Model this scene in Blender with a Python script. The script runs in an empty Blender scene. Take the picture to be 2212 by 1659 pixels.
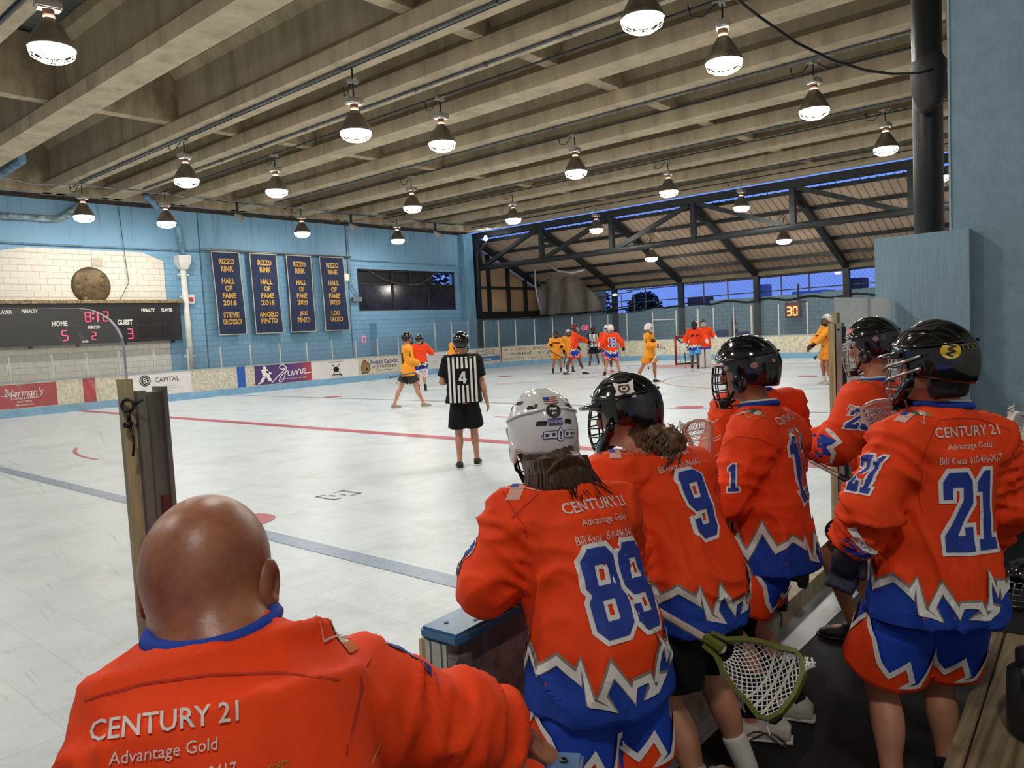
import bpy, bmesh, math, random
import numpy as np
from mathutils import Vector as V, Matrix, noise, geometry
from mathutils.bvhtree import BVHTree
S = bpy.context.scene
C = S.collection
PI = math.pi
# ---------------------------------------------------------------- camera
EYE = V((0, 0, 1.8))
YAW, PITCH, ROLL, FPX = 0.712839978, -0.0686321726, -0.0514596488, 1641.99
cf = V((math.cos(YAW)*math.cos(PITCH), math.sin(YAW)*math.cos(PITCH), math.sin(PITCH)))
_r = cf.cross(V((0, 0, 1))).normalized(); _u = _r.cross(cf)
cr = _r*math.cos(ROLL)+_u*math.sin(ROLL); cu = -_r*math.sin(ROLL)+_u*math.cos(ROLL)
cam = bpy.data.cameras.new('camera'); camo = bpy.data.objects.new('camera', cam); C.objects.link(camo)
camo.matrix_world = Matrix(((cr.x, cu.x, -cf.x, EYE.x), (cr.y, cu.y, -cf.y, EYE.y), (cr.z, cu.z, -cf.z, EYE.z), (0, 0, 0, 1)))
cam.sensor_width = 36; cam.lens = FPX/2212*36; cam.clip_start = .05; cam.clip_end = 400
S.camera = camo
def at(x, y, d):            # a point of the place: image direction and depth along the optical axis
    return EYE+(cr*((x-1106)/FPX)+cu*((829.5-y)/FPX)+cf)*d
def onz(x, y, z):
    d = at(x, y, 1)-EYE; return EYE+d*((z-1.8)/d.z)
# ---------------------------------------------------------------- world, exposure
S.view_settings.view_transform = 'Standard'; S.view_settings.look = 'None'
S.view_settings.exposure = EXPOSURE = 0.0; S.view_settings.gamma = 1; S.view_settings.use_curve_mapping = False
w = bpy.data.worlds.new('dusk'); S.world = w; w.use_nodes = True
nt = w.node_tree; bg = nt.nodes['Background']
tc = nt.nodes.new('ShaderNodeTexCoord'); sp = nt.nodes.new('ShaderNodeSeparateXYZ'); rp = nt.nodes.new('ShaderNodeValToRGB')
nt.links.new(tc.outputs['Generated'], sp.inputs[0]); nt.links.new(sp.outputs['Z'], rp.inputs[0]); nt.links.new(rp.outputs[0], bg.inputs[0])
rp.color_ramp.elements[0].position = 0.0; rp.color_ramp.elements[0].color = (.13, .23, .70, 1)
rp.color_ramp.elements[1].position = .3; rp.color_ramp.elements[1].color = (.17, .33, .92, 1)
bg.inputs[1].default_value = 1.2
S.cycles.max_bounces = 7; S.cycles.diffuse_bounces = 4; S.cycles.glossy_bounces = 3; S.cycles.transmission_bounces = 5; S.cycles.transparent_max_bounces = 12
S.cycles.caustics_reflective = False; S.cycles.caustics_refractive = False
S.cycles.sample_clamp_indirect = 4
LENS_E = 200
# ---------------------------------------------------------------- helpers
def hx(h):
    c = [int(h[i:i+2], 16)/255 for i in (0, 2, 4)]
    return tuple(x/12.92 if x < .04045 else ((x+.055)/1.055)**2.4 for x in c)
MATS = {}
def mat(name, col, rough=.6, metal=0, var=0, vs=(3, 3, 3), bump=0, bs=40, emit=0, spec=.5, alpha=1, coat=0, col2=None, vdist=.12, sub=0):
    if name in MATS: return MATS[name]
    m = bpy.data.materials.new(name); m.use_nodes = True; MATS[name] = m
    n = m.node_tree.nodes; L = m.node_tree.links; b = n['Principled BSDF']
    c = hx(col) if isinstance(col, str) else col
    b.inputs['Base Color'].default_value = (*c, 1); b.inputs['Roughness'].default_value = rough; b.inputs['Metallic'].default_value = metal
    b.inputs['Specular IOR Level'].default_value = spec; b.inputs['Coat Weight'].default_value = coat
    b.inputs['Coat Roughness'].default_value = .05
    if sub: b.inputs['Subsurface Weight'].default_value = sub; b.inputs['Subsurface Scale'].default_value = .01
    if alpha < 1: b.inputs['Alpha'].default_value = alpha
    if emit: b.inputs['Emission Color'].default_value = (*c, 1); b.inputs['Emission Strength'].default_value = emit
    if var or bump:
        t = n.new('ShaderNodeTexCoord')
    if var:
        mp = n.new('ShaderNodeMapping'); mp.inputs['Scale'].default_value = vs; L.new(t.outputs['Object'], mp.inputs[0])
        no = n.new('ShaderNodeTexNoise'); no.inputs['Scale'].default_value = 1; no.inputs['Detail'].default_value = 6; no.inputs['Roughness'].default_value = .65
        L.new(mp.outputs[0], no.inputs[0])
        r = n.new('ShaderNodeValToRGB'); L.new(no.outputs['Fac'], r.inputs[0])
        r.color_ramp.elements[0].position = .5-vdist; r.color_ramp.elements[1].position = .5+vdist
        d = hx(col2) if col2 else tuple(x*(1-var) for x in c)
        r.color_ramp.elements[0].color = (*d, 1); r.color_ramp.elements[1].color = (*(min(1, x*(1+var*.3)) for x in c), 1)
        L.new(r.outputs[0], b.inputs['Base Color'])
    if bump:
        no2 = n.new('ShaderNodeTexNoise'); no2.inputs['Scale'].default_value = bs; no2.inputs['Detail'].default_value = 4
        L.new(t.outputs['Object'], no2.inputs[0])
        bp = n.new('ShaderNodeBump'); bp.inputs['Strength'].default_value = bump; bp.inputs['Distance'].default_value = .01
        L.new(no2.outputs['Fac'], bp.inputs['Height']); L.new(bp.outputs[0], b.inputs['Normal'])
    return m
def tag(o, label=None, cat=None, group=None, kind=None):
    for k, v in (('label', label), ('category', cat), ('group', group), ('kind', kind)):
        if v: o[k] = v
    return o
def empty(name, loc, label=None, cat=None, group=None):
    o = bpy.data.objects.new(name, None); C.objects.link(o); o.location = loc; o.empty_display_size = .1
    return tag(o, label, cat, group)
def obj(name, bm, m, parent=None, smooth=False, label=None, cat=None, group=None, kind=None, local=False):
    if isinstance(bm, bpy.types.Mesh): me = bm
    else:
        me = bpy.data.meshes.new(name); bm.to_mesh(me); bm.free()
    for mm in (m if isinstance(m, (list, tuple)) else [m]): me.materials.append(mm)
    if smooth:
        me.polygons.foreach_set('use_smooth', [True]*len(me.polygons))
    o = bpy.data.objects.new(name, me); C.objects.link(o)
    if parent:
        o.parent = parent
        if parent.type == 'EMPTY' and not local: o.matrix_parent_inverse = parent.matrix_basis.inverted()
    return tag(o, label, cat, group, kind)
def struct(name, bm, m, smooth=False): return obj(name, bm, m, None, smooth, kind='structure')
def BM(): return bmesh.new()
def fr(o, x, y):            # frame from origin and two axes
    x = V(x).normalized(); z = x.cross(V(y)).normalized(); y = z.cross(x)
    return Matrix(((x.x, y.x, z.x, o[0]), (x.y, y.y, z.y, o[1]), (x.z, y.z, z.z, o[2]), (0, 0, 0, 1)))
def box(bm, lo, hi, M=None):
    vs = []
    for x in (lo[0], hi[0]):
        for y in (lo[1], hi[1]):
            for z in (lo[2], hi[2]):
                p = V((x, y, z)); vs.append(bm.verts.new(M @ p if M else p))
    for f in ((0, 1, 3, 2), (4, 6, 7, 5), (0, 4, 5, 1), (2, 3, 7, 6), (0, 2, 6, 4), (1, 5, 7, 3)): bm.faces.new([vs[i] for i in f])
    return bm
def bevbox(bm, lo, hi, M=None, b=.01):
    t = BM(); box(t, lo, hi); bmesh.ops.bevel(t, geom=t.edges[:], offset=b, segments=2, affect='EDGES')
    if M: t.transform(M)
    return join(bm, t)
def join(bm, t):
    me = bpy.data.meshes.new('tmp'); t.to_mesh(me); t.free(); bm.from_mesh(me); bpy.data.meshes.remove(me); return bm
def perp(d):
    d = V(d).normalized(); a = V((0, 0, 1)) if abs(d.z) < .9 else V((1, 0, 0))
    x = d.cross(a).normalized(); return x, d.cross(x).normalized()
def rings(bm, R, cap=True):
    vv = [[bm.verts.new(p) for p in r] for r in R]; n = len(R[0])
    for a, b in zip(vv, vv[1:]):
        for i in range(n): bm.faces.new((a[i], a[(i+1) % n], b[(i+1) % n], b[i]))
    if cap: bm.faces.new(vv[0][::-1]); bm.faces.new(vv[-1])
    return bm
def tube(bm, pts, r, n=8, cap=True, closed=False):
    pts = [V(p) for p in pts]; R = []; x = None
    for i, p in enumerate(pts):
        if closed: d = pts[(i+1) % len(pts)]-pts[i-1]
        else: d = pts[min(i+1, len(pts)-1)]-pts[max(i-1, 0)]
        if d.length < 1e-9: d = V((0, 0, 1))
        d.normalize()
        if x is None: x, y = perp(d)
        else:
            x = (x-d*x.dot(d)); x = x.normalized() if x.length > 1e-6 else perp(d)[0]; y = d.cross(x)
        rr = r[i] if isinstance(r, (list, tuple)) else r
        R.append([p+(x*math.cos(2*PI*k/n)+y*math.sin(2*PI*k/n))*rr for k in range(n)])
    if closed:
        vv = [[bm.verts.new(p) for p in q] for q in R]
        for a, b in zip(vv, vv[1:]+vv[:1]):
            for i in range(n): bm.faces.new((a[i], a[(i+1) % n], b[(i+1) % n], b[i]))
        return bm
    return rings(bm, R, cap)
def lathe(bm, prof, c, n=24, ax=(0, 0, 1), cap=False):
    x, y = perp(ax); a = V(ax).normalized(); c = V(c)
    return rings(bm, [[c+a*z+(x*math.cos(2*PI*k/n)+y*math.sin(2*PI*k/n))*max(r, 1e-4) for k in range(n)] for r, z in prof], cap)
def prism(bm, poly, M, d):
    a = [bm.verts.new(M @ V((x, y, 0))) for x, y in poly]; b = [bm.verts.new(M @ V((x, y, d))) for x, y in poly]
    n = len(poly); bm.faces.new(a[::-1]); bm.faces.new(b)
    for i in range(n): bm.faces.new((a[i], a[(i+1) % n], b[(i+1) % n], b[i]))
    return bm
def beamm(bm, a, b, w, h, up=(0, 0, 1)):     # rectangular bar from a to b
    a, b = V(a), V(b); z = (b-a).normalized(); x = z.cross(V(up)).normalized(); y = z.cross(x)
    return box(bm, (-w/2, -h/2, 0), (w/2, h/2, (b-a).length), Matrix(((x.x, y.x, z.x, a.x), (x.y, y.y, z.y, a.y), (x.z, y.z, z.z, a.z), (0, 0, 0, 1))))
def fillp(loops):           # flat filled polygons (outer loop first, then holes) in XY
    bm = BM(); fl = [V((p[0], p[1], 0)) for l in loops for p in l]
    for t in geometry.tessellate_polygon([[V((p[0], p[1], 0)) for p in l] for l in loops]):
        pass
    vs = [bm.verts.new(p) for p in fl]
    for t in geometry.tessellate_polygon([[V((p[0], p[1], 0)) for p in l] for l in loops]):
        try: bm.faces.new([vs[i] for i in t])
        except ValueError: pass
    bmesh.ops.recalc_face_normals(bm, faces=bm.faces[:])
    for f in bm.faces:
        if f.normal.z < 0: f.normal_flip()
    return bm
def strokep(loop, wd, closed=True):
    pts = [V((p[0], p[1])) for p in loop]; n = len(pts); bm = BM(); L = []
    for i, p in enumerate(pts):
        a = pts[i-1] if closed or i else p; b = pts[(i+1) % n] if closed or i < n-1 else p
        d1 = (p-a).normalized() if (p-a).length > 1e-9 else (b-p).normalized(); d2 = (b-p).normalized() if (b-p).length > 1e-9 else d1
        n1, n2 = V((-d1.y, d1.x)), V((-d2.y, d2.x)); m = n1+n2
        m = m/max(m.dot(n1), .35) if m.length > 1e-6 else n1
        L.append((p+m*wd/2, p-m*wd/2))
    vs = [(bm.verts.new((a.x, a.y, 0)), bm.verts.new((b.x, b.y, 0))) for a, b in L]
    for i in range(n if closed else n-1):
        a, b = vs[i], vs[(i+1) % n]
        try: f = bm.faces.new((a[0], a[1], b[1], b[0]))
        except ValueError: pass
    bmesh.ops.recalc_face_normals(bm, faces=bm.faces[:])
    for f in bm.faces:
        if f.normal.z < 0: f.normal_flip()
    return bm
_TX = {}
def textp(s, size=1, bold=0, al='CENTER', shear=0, sp=1, wx=1):
    c = bpy.data.curves.new('t', 'FONT'); c.body = s; c.size = size; c.align_x = al; c.align_y = 'CENTER'; c.offset = bold*size; c.resolution_u = 2
    c.shear = shear; c.space_character = sp; c.fill_mode = 'FRONT'
    o = bpy.data.objects.new('t', c); me = o.to_mesh(); bm = BM(); bm.from_mesh(me); o.to_mesh_clear()
    bpy.data.objects.remove(o); bpy.data.curves.remove(c)
    if wx != 1: bm.transform(Matrix.Diagonal((wx, 1, 1, 1)))
    bmesh.ops.remove_doubles(bm, verts=bm.verts[:], dist=1e-5)
    return bm
def gridcut(bm, st):
    if not bm.verts: return bm
    for ax in (0, 1):
        lo = min(v.co[ax] for v in bm.verts); hi = max(v.co[ax] for v in bm.verts); k = math.floor(lo/st)+1
        while k*st < hi:
            no = V((0, 0, 0)); no[ax] = 1; co = V((0, 0, 0)); co[ax] = k*st
            bmesh.ops.bisect_plane(bm, geom=bm.verts[:]+bm.edges[:]+bm.faces[:], plane_co=co, plane_no=no, dist=1e-6); k += 1
    return bm
def warp(bm, f, st=None):   # map flat art through f(x, y) -> point or None
    if st: gridcut(bm, st)
    dead = []
    for v in bm.verts:
        p = f(v.co.x, v.co.y)
        if p is None: dead.append(v)
        else: v.co = p
    if dead: bmesh.ops.delete(bm, geom=dead, context='VERTS')
    return bm
def merge(*bms):
    b = bms[0]
    for t in bms[1:]: join(b, t)
    return b
def mv(bm, x=0, y=0, s=1, rot=0, sx=None):
    bm.transform(Matrix.Translation((x, y, 0)) @ Matrix.Rotation(rot, 4, 'Z') @ Matrix.Diagonal((sx or s, s, 1, 1))); return bm
ORD = ['first', 'second', 'third', 'fourth', 'fifth', 'sixth', 'seventh', 'eighth', 'ninth', 'tenth', 'eleventh', 'twelfth', 'thirteenth', 'fourteenth', 'fifteenth', 'sixteenth', 'seventeenth', 'eighteenth', 'nineteenth', 'twentieth', 'twenty-first', 'twenty-second']
# ---- smooth implicit bodies
def _smin(a, b, k):
    h = np.clip(.5+.5*(b-a)/k, 0, 1); return b*(1-h)+a*h-k*h*(1-h)
def blob(prims, h=.012, k=.03, sm=1):
    """Union of soft primitives as one surface. ('c',a,b,ra,rb) tapered limb; ('e',c,x,y,z) ellipsoid by half axes;
    ('t',[(c,latvec,depvec),...],n) lofted torso; prefix '-' cuts."""
    bb = []
    for p in prims:
        t = p[0].lstrip('-')
        if t == 'c': q = np.array([p[1], p[2]]); r = max(p[3], p[4])
        elif t == 'e': q = np.array([p[1]]); r = max(V(a).length for a in p[2:5])
        else: q = np.array([s[0] for s in p[1]]); r = max(max(V(s[1]).length, V(s[2]).length) for s in p[1])*1.15
        bb.append((q.min(0)-r-k*1.2, q.max(0)+r+k*1.2))
    lo = np.min([b[0] for b in bb], 0)-2*h; hi = np.max([b[1] for b in bb], 0)+2*h
    N = np.ceil((hi-lo)/h).astype(int)+1
    F = np.full(N, 1.0, np.float32)
    for p, (a, b) in zip(prims, bb):
        i0 = np.maximum(np.floor((a-lo)/h).astype(int), 0); i1 = np.minimum(np.ceil((b-lo)/h).astype(int)+1, N)
        g = [lo[d]+h*np.arange(i0[d], i1[d]) for d in range(3)]
        P = np.stack(np.meshgrid(*g, indexing='ij'), -1)
        t = p[0].lstrip('-')
        if t == 'c':
            A = np.array(p[1]); ab = np.array(p[2])-A; L = max(ab@ab, 1e-9)
            u = np.clip(((P-A)@ab)/L, 0, 1); D = np.linalg.norm(P-A-u[..., None]*ab, axis=-1)-(p[3]+u*(p[4]-p[3]))
        elif t == 'e':
            Q = P-np.array(p[1]); l = [V(a).length for a in p[2:5]]
            q = [(Q@np.array(V(a)/n))/n for a, n in zip(p[2:5], l)]
            k0 = np.sqrt(q[0]**2+q[1]**2+q[2]**2)+1e-9; k1 = np.sqrt((q[0]/l[0])**2+(q[1]/l[1])**2+(q[2]/l[2])**2)+1e-9
            D = k0*(k0-1)/k1
        else:
            D = np.full(P.shape[:3], 9.); n = p[2] if len(p) > 2 else 2.3
            m_ = len(p[1])-2
            for j, (s0, s1) in enumerate(zip(p[1], p[1][1:])):
                A = np.array(s0[0]); w = np.array(s1[0])-A; L = np.linalg.norm(w)
                u = ((P-A)@w)/(L*L); uc = np.clip(u, 0, 1)[..., None]
                X = np.array(s0[1])*(1-uc)+np.array(s1[1])*uc; Y = np.array(s0[2])*(1-uc)+np.array(s1[2])*uc
                Q = P-(A+uc*w); lx = np.linalg.norm(X, axis=-1); ly = np.linalg.norm(Y, axis=-1)
                x = np.abs((Q*X).sum(-1))/lx**2; y = np.abs((Q*Y).sum(-1))/ly**2
                rr = (x**n+y**n)**(1/n); D = np.minimum(D, np.maximum((rr-1)*np.minimum(lx, ly), np.maximum(-u-(.035/L if j else 0), u-1-(.035/L if j < m_ else 0))*L))
        sl = tuple(slice(i0[d], i1[d]) for d in range(3))
        F[sl] = -_smin(-F[sl], D, k) if p[0][0] == '-' else _smin(F[sl], D, k)
    Sg = F < 0
    cs = [(0, 0, 0), (1, 0, 0), (0, 1, 0), (1, 1, 0), (0, 0, 1), (1, 0, 1), (0, 1, 1), (1, 1, 1)]
    sub = lambda A, c: A[c[0]:A.shape[0]-1+c[0], c[1]:A.shape[1]-1+c[1], c[2]:A.shape[2]-1+c[2]]
    tot = sum(sub(Sg, c).astype(np.int8) for c in cs); m = (tot > 0) & (tot < 8)
    I = np.argwhere(m); idx = -np.ones(m.shape, int); idx[m] = np.arange(len(I))
    acc = np.zeros((len(I), 3)); cnt = np.zeros(len(I))
    for a in cs:
        for d in range(3):
            if a[d]: continue
            b = list(a); b[d] = 1
            fa = F[I[:, 0]+a[0], I[:, 1]+a[1], I[:, 2]+a[2]]; fb = F[I[:, 0]+b[0], I[:, 1]+b[1], I[:, 2]+b[2]]
            cr_ = (fa < 0) != (fb < 0); tt = np.where(cr_, fa/np.where(fa == fb, 1, fa-fb), 0)
            pos = np.array(a)+(np.array(b)-np.array(a))*tt[:, None]; acc[cr_] += pos[cr_]; cnt[cr_] += 1
    Pv = lo+h*(I+acc/cnt[:, None]); Q = []
    for d in range(3):
        e, f = [(1, 2), (2, 0), (0, 1)][d]
        sa = [slice(1, -1)]*3; sb = [slice(1, -1)]*3; sa[d] = slice(0, -1); sb[d] = slice(1, None)
        x = Sg[tuple(sa)] != Sg[tuple(sb)]; G = np.argwhere(x); off = np.ones(3, int); off[d] = 0; G = G+off
        E = np.eye(3, dtype=int)
        q = np.stack([idx[tuple((G-E[e]-E[f]).T)], idx[tuple((G-E[f]).T)], idx[tuple(G.T)], idx[tuple((G-E[e]).T)]], 1)
        fl = ~Sg[tuple(G.T)]; q[fl] = q[fl][:, ::-1]; Q.append(q)
    Q = np.concatenate(Q); Q = Q[(Q >= 0).all(1)]
    ed = np.concatenate([Q[:, [0, 1]], Q[:, [1, 2]], Q[:, [2, 3]], Q[:, [3, 0]]])
    for _ in range(sm):
        a2 = np.zeros_like(Pv); c2 = np.zeros(len(Pv)); np.add.at(a2, ed[:, 0], Pv[ed[:, 1]]); np.add.at(c2, ed[:, 0], 1)
        np.add.at(a2, ed[:, 1], Pv[ed[:, 0]]); np.add.at(c2, ed[:, 1], 1); Pv = Pv*.5+.5*a2/np.maximum(c2, 1)[:, None]
    me = bpy.data.meshes.new('body'); me.from_pydata(Pv.tolist(), [], Q.tolist()); me.update(); return me
def displace(me, f):        # move every vertex along its normal by f(point)
    ns = [v.normal.copy() for v in me.vertices]
    for v, n in zip(me.vertices, ns): v.co = v.co+n*f(v.co)
    me.update(); return me
def bvh(me):
    b = BM(); b.from_mesh(me); t = BVHTree.FromBMesh(b); b.free(); return t
# ================================================================ the hall
def nodes(m): return m.node_tree.nodes, m.node_tree.links, m.node_tree.nodes['Principled BSDF']
def floor_mat():
    m = mat('rink tile', 'd9dddc', rough=.34, spec=.45); n, L, b = nodes(m)
    t = n.new('ShaderNodeTexCoord'); br = n.new('ShaderNodeTexBrick'); L.new(t.outputs['Object'], br.inputs[0])
    br.offset = 0; br.inputs['Scale'].default_value = 1; br.inputs['Brick Width'].default_value = .305; br.inputs['Row Height'].default_value = .305
    br.inputs['Mortar Size'].default_value = .0018; br.inputs['Mortar Smooth'].default_value = .2
    br.inputs['Color1'].default_value = (*hx('cdd5d9'), 1); br.inputs['Color2'].default_value = (*hx('c5ced3'), 1); br.inputs['Mortar'].default_value = (*hx('a9abaa'), 1)
    def nz(sc, d=8, sx=(1, 1, 1), rot=0):
        mp = n.new('ShaderNodeMapping'); mp.inputs['Scale'].default_value = sx; mp.inputs['Rotation'].default_value = (0, 0, rot); L.new(t.outputs['Object'], mp.inputs[0])
        q = n.new('ShaderNodeTexNoise'); q.inputs['Scale'].default_value = sc; q.inputs['Detail'].default_value = d; q.inputs['Roughness'].default_value = .7; L.new(mp.outputs[0], q.inputs[0]); return q
    def mixc(a, col, fac, lo, hi):
        r = n.new('ShaderNodeMapRange'); r.inputs[1].default_value = lo; r.inputs[2].default_value = hi; L.new(fac, r.inputs[0])
        x = n.new('ShaderNodeMixRGB'); L.new(r.outputs[0], x.inputs[0]); L.new(a, x.inputs[1]); x.inputs[2].default_value = (*hx(col), 1); return x.outputs[0]
    c = mixc(br.outputs['Color'], 'a7aeb0', nz(1.1).outputs['Fac'], .5, .8)
    c = mixc(c, '8e918c', nz(3, 10, (14, 1, 1), .5).outputs['Fac'], .62, .78)
    c = mixc(c, '8b8e8a', nz(3, 10, (1, 15, 1), .25).outputs['Fac'], .62, .8)
    c = mixc(c, '787a76', nz(26, 3).outputs['Fac'], .72, .8)
    L.new(c, b.inputs['Base Color'])
    r = n.new('ShaderNodeMapRange'); L.new(nz(2).outputs['Fac'], r.inputs[0]); r.inputs[3].default_value = .24; r.inputs[4].default_value = .5; L.new(r.outputs[0], b.inputs['Roughness'])
    return m
def block_mat(name, c1, c2, mort, ztop=99, dirt='4c6470', spots=0.0):
    m = mat(name, c1, rough=.55); n, L, b = nodes(m)
    t = n.new('ShaderNodeTexCoord'); sx = n.new('ShaderNodeSeparateXYZ'); L.new(t.outputs['Object'], sx.inputs[0])
    ad = n.new('ShaderNodeMath'); ad.operation = 'ADD'; L.new(sx.outputs[0], ad.inputs[0]); L.new(sx.outputs[1], ad.inputs[1])
    cb = n.new('ShaderNodeCombineXYZ'); L.new(ad.outputs[0], cb.inputs[0]); L.new(sx.outputs[2], cb.inputs[1])
    br = n.new('ShaderNodeTexBrick'); L.new(cb.outputs[0], br.inputs[0]); br.inputs['Scale'].default_value = 1
    br.inputs['Brick Width'].default_value = .41; br.inputs['Row Height'].default_value = .205; br.inputs['Mortar Size'].default_value = .008; br.inputs['Mortar Smooth'].default_value = .3
    br.inputs['Color1'].default_value = (*hx(c1), 1); br.inputs['Color2'].default_value = (*hx(c2), 1); br.inputs['Mortar'].default_value = (*hx(mort), 1)
    lt = n.new('ShaderNodeMath'); lt.operation = 'LESS_THAN'; L.new(sx.outputs[2], lt.inputs[0]); lt.inputs[1].default_value = ztop
    x = n.new('ShaderNodeMixRGB'); L.new(lt.outputs[0], x.inputs[0]); x.inputs[1].default_value = (*hx(c1), 1); L.new(br.outputs[0], x.inputs[2])
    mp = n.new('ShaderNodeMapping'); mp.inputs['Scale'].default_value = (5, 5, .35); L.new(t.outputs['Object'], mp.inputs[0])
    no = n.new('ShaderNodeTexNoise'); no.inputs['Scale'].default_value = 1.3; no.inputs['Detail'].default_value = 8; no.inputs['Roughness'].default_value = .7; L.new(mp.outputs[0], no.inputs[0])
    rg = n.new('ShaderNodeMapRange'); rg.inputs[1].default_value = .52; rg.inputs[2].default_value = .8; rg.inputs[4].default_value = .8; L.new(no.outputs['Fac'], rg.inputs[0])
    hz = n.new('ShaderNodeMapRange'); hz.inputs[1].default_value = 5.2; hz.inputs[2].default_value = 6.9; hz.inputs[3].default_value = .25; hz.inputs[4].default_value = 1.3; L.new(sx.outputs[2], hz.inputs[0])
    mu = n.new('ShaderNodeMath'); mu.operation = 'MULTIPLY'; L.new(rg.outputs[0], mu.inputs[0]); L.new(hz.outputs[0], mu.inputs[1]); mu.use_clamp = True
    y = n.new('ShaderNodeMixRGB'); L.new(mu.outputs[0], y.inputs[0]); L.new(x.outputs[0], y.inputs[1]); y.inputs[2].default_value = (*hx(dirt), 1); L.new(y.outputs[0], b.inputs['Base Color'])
    bp = n.new('ShaderNodeBump'); bp.inputs['Strength'].default_value = .4; bp.inputs['Distance'].default_value = .01; L.new(lt.outputs[0], bp.inputs['Strength']); L.new(br.outputs['Fac'], bp.inputs['Height']); bp.invert = True; L.new(bp.outputs[0], b.inputs['Normal'])
    return m
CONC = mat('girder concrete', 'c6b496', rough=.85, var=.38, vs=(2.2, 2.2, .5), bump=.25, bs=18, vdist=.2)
CONC2 = mat('diaphragm concrete', 'b8a587', rough=.85, var=.4, vs=(2, 2, 1), bump=.2, bs=20)
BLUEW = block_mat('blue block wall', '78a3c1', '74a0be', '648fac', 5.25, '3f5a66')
WHITEW = block_mat('white painted block', 'd9d2c6', 'd5cec2', 'c0b6a9', 99, 'c2b8a8')
BLUEP = mat('pale blue paint', '6f9fb8', rough=.5, var=.2, vs=(3, 3, 1), bump=.15, bs=30)
STEEL = mat('dark grey steel', '2c3032', rough=.55, var=.35, vs=(6, 6, 6), metal=.2)
GALV = mat('galvanised metal', '8f9294', rough=.4, metal=.7, var=.3, vs=(8, 8, 8))
BLACK = mat('black metal', '17181a', rough=.45)
WHITEP = mat('white paint', 'd8d8d2', rough=.5, var=.12, vs=(4, 4, 4))
TAN = mat('tan roof sheet', 'cbb299', rough=.6, var=.12, vs=(.6, .6, .6))
WOODY = mat('weathered board end', 'c4b488', rough=.7, var=.4, vs=(30, 30, 3))
DBOARD = mat('white dasher board', 'd9d3bd', rough=.45, var=.2, vs=(9, 9, 9), vdist=.1, col2='bdb49b')
DSCUFF = mat('scuffed dasher board', 'd2ccb9', rough=.5, var=.5, vs=(34, 34, 26), vdist=.1, col2='a39b86')
KICK = mat('blue kick plate', '7fabc9', rough=.4, var=.15, vs=(5, 5, 5))
CAPB = mat('blue board cap', '3f6f9c', rough=.3, var=.25, vs=(12, 12, 12), bump=.1, bs=60)
RED = mat('red paint', 'b1323f', rough=.4, var=.2, vs=(6, 6, 6)); BLUE = mat('blue paint', '2257ae', rough=.4)
REDL = mat('red floor line', 'b84a5b', rough=.35, var=.25, vs=(8, 8, 8)); BLUEL = mat('blue floor line', '8193ab', rough=.35, var=.2, vs=(8, 8, 8))
THINL = mat('thin floor line', '7e8590', rough=.4); SILV = mat('aluminium', 'b9b7ae', rough=.35, metal=.75, var=.2, vs=(10, 10, 3))
def glass_mat(name, tint, haze, sc=0):
    m = bpy.data.materials.new(name); m.use_nodes = True; n = m.node_tree.nodes; L = m.node_tree.links; n.clear()
    o = n.new('ShaderNodeOutputMaterial'); tr = n.new('ShaderNodeBsdfTransparent'); tr.inputs[0].default_value = (*tint, 1)
    gl = n.new('ShaderNodeBsdfGlossy'); gl.inputs['Roughness'].default_value = .05; d1 = n.new('ShaderNodeBsdfDiffuse'); d2 = n.new('ShaderNodeBsdfTranslucent'); df = n.new('ShaderNodeMixShader'); L.new(d1.outputs[0], df.inputs[1]); L.new(d2.outputs[0], df.inputs[2])
    d1.inputs[0].default_value = d2.inputs[0].default_value = (.85, .86, .84, 1); df.inputs[0].default_value = .6
    f = n.new('ShaderNodeFresnel'); f.inputs[0].default_value = 1.25; m1 = n.new('ShaderNodeMixShader'); m2 = n.new('ShaderNodeMixShader')
    L.new(f.outputs[0], m1.inputs[0]); L.new(tr.outputs[0], m1.inputs[1]); L.new(gl.outputs[0], m1.inputs[2])
    m2.inputs[0].default_value = haze
    if sc:
        t = n.new('ShaderNodeTexCoord'); acc = None
        for k, (rot, s2) in enumerate(((.6, (5, 1, 110)), (-.5, (90, 1, 6)), (1.2, (7, 1, 150)), (.15, (4, 1, 120)))):
            mp = n.new('ShaderNodeMapping'); mp.vector_type = 'TEXTURE'; mp.inputs['Rotation'].default_value = (0, rot, 0); mp.inputs['Scale'].default_value = tuple(1/v for v in s2); L.new(t.outputs['Object'], mp.inputs[0])
            q = n.new('ShaderNodeTexNoise'); q.inputs['Scale'].default_value = 1.3; q.inputs['Detail'].default_value = 3; L.new(mp.outputs[0], q.inputs[0])
            r = n.new('ShaderNodeMapRange'); r.inputs[1].default_value = .68; r.inputs[2].default_value = .78; r.inputs[4].default_value = sc; L.new(q.outputs['Fac'], r.inputs[0])
            if acc: a = n.new('ShaderNodeMath'); a.operation = 'ADD'; L.new(acc, a.inputs[0]); L.new(r.outputs[0], a.inputs[1]); acc = a.outputs[0]
            else: acc = r.outputs[0]
        a = n.new('ShaderNodeMath'); a.operation = 'ADD'; L.new(acc, a.inputs[0]); a.inputs[1].default_value = haze; a.use_clamp = True; L.new(a.outputs[0], m2.inputs[0])
    L.new(m1.outputs[0], m2.inputs[1]); L.new(df.outputs[0], m2.inputs[2]); L.new(m2.outputs[0], o.inputs[0]); return m
GLASS = glass_mat('clear shield', (.9, .93, .95), .05)
NGLASS = glass_mat('scratched clear shield', (.95, .95, .94), .04, .4)
RGLASS = glass_mat('frosted scratched shield', (.85, .87, .88), .3, .35)
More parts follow.
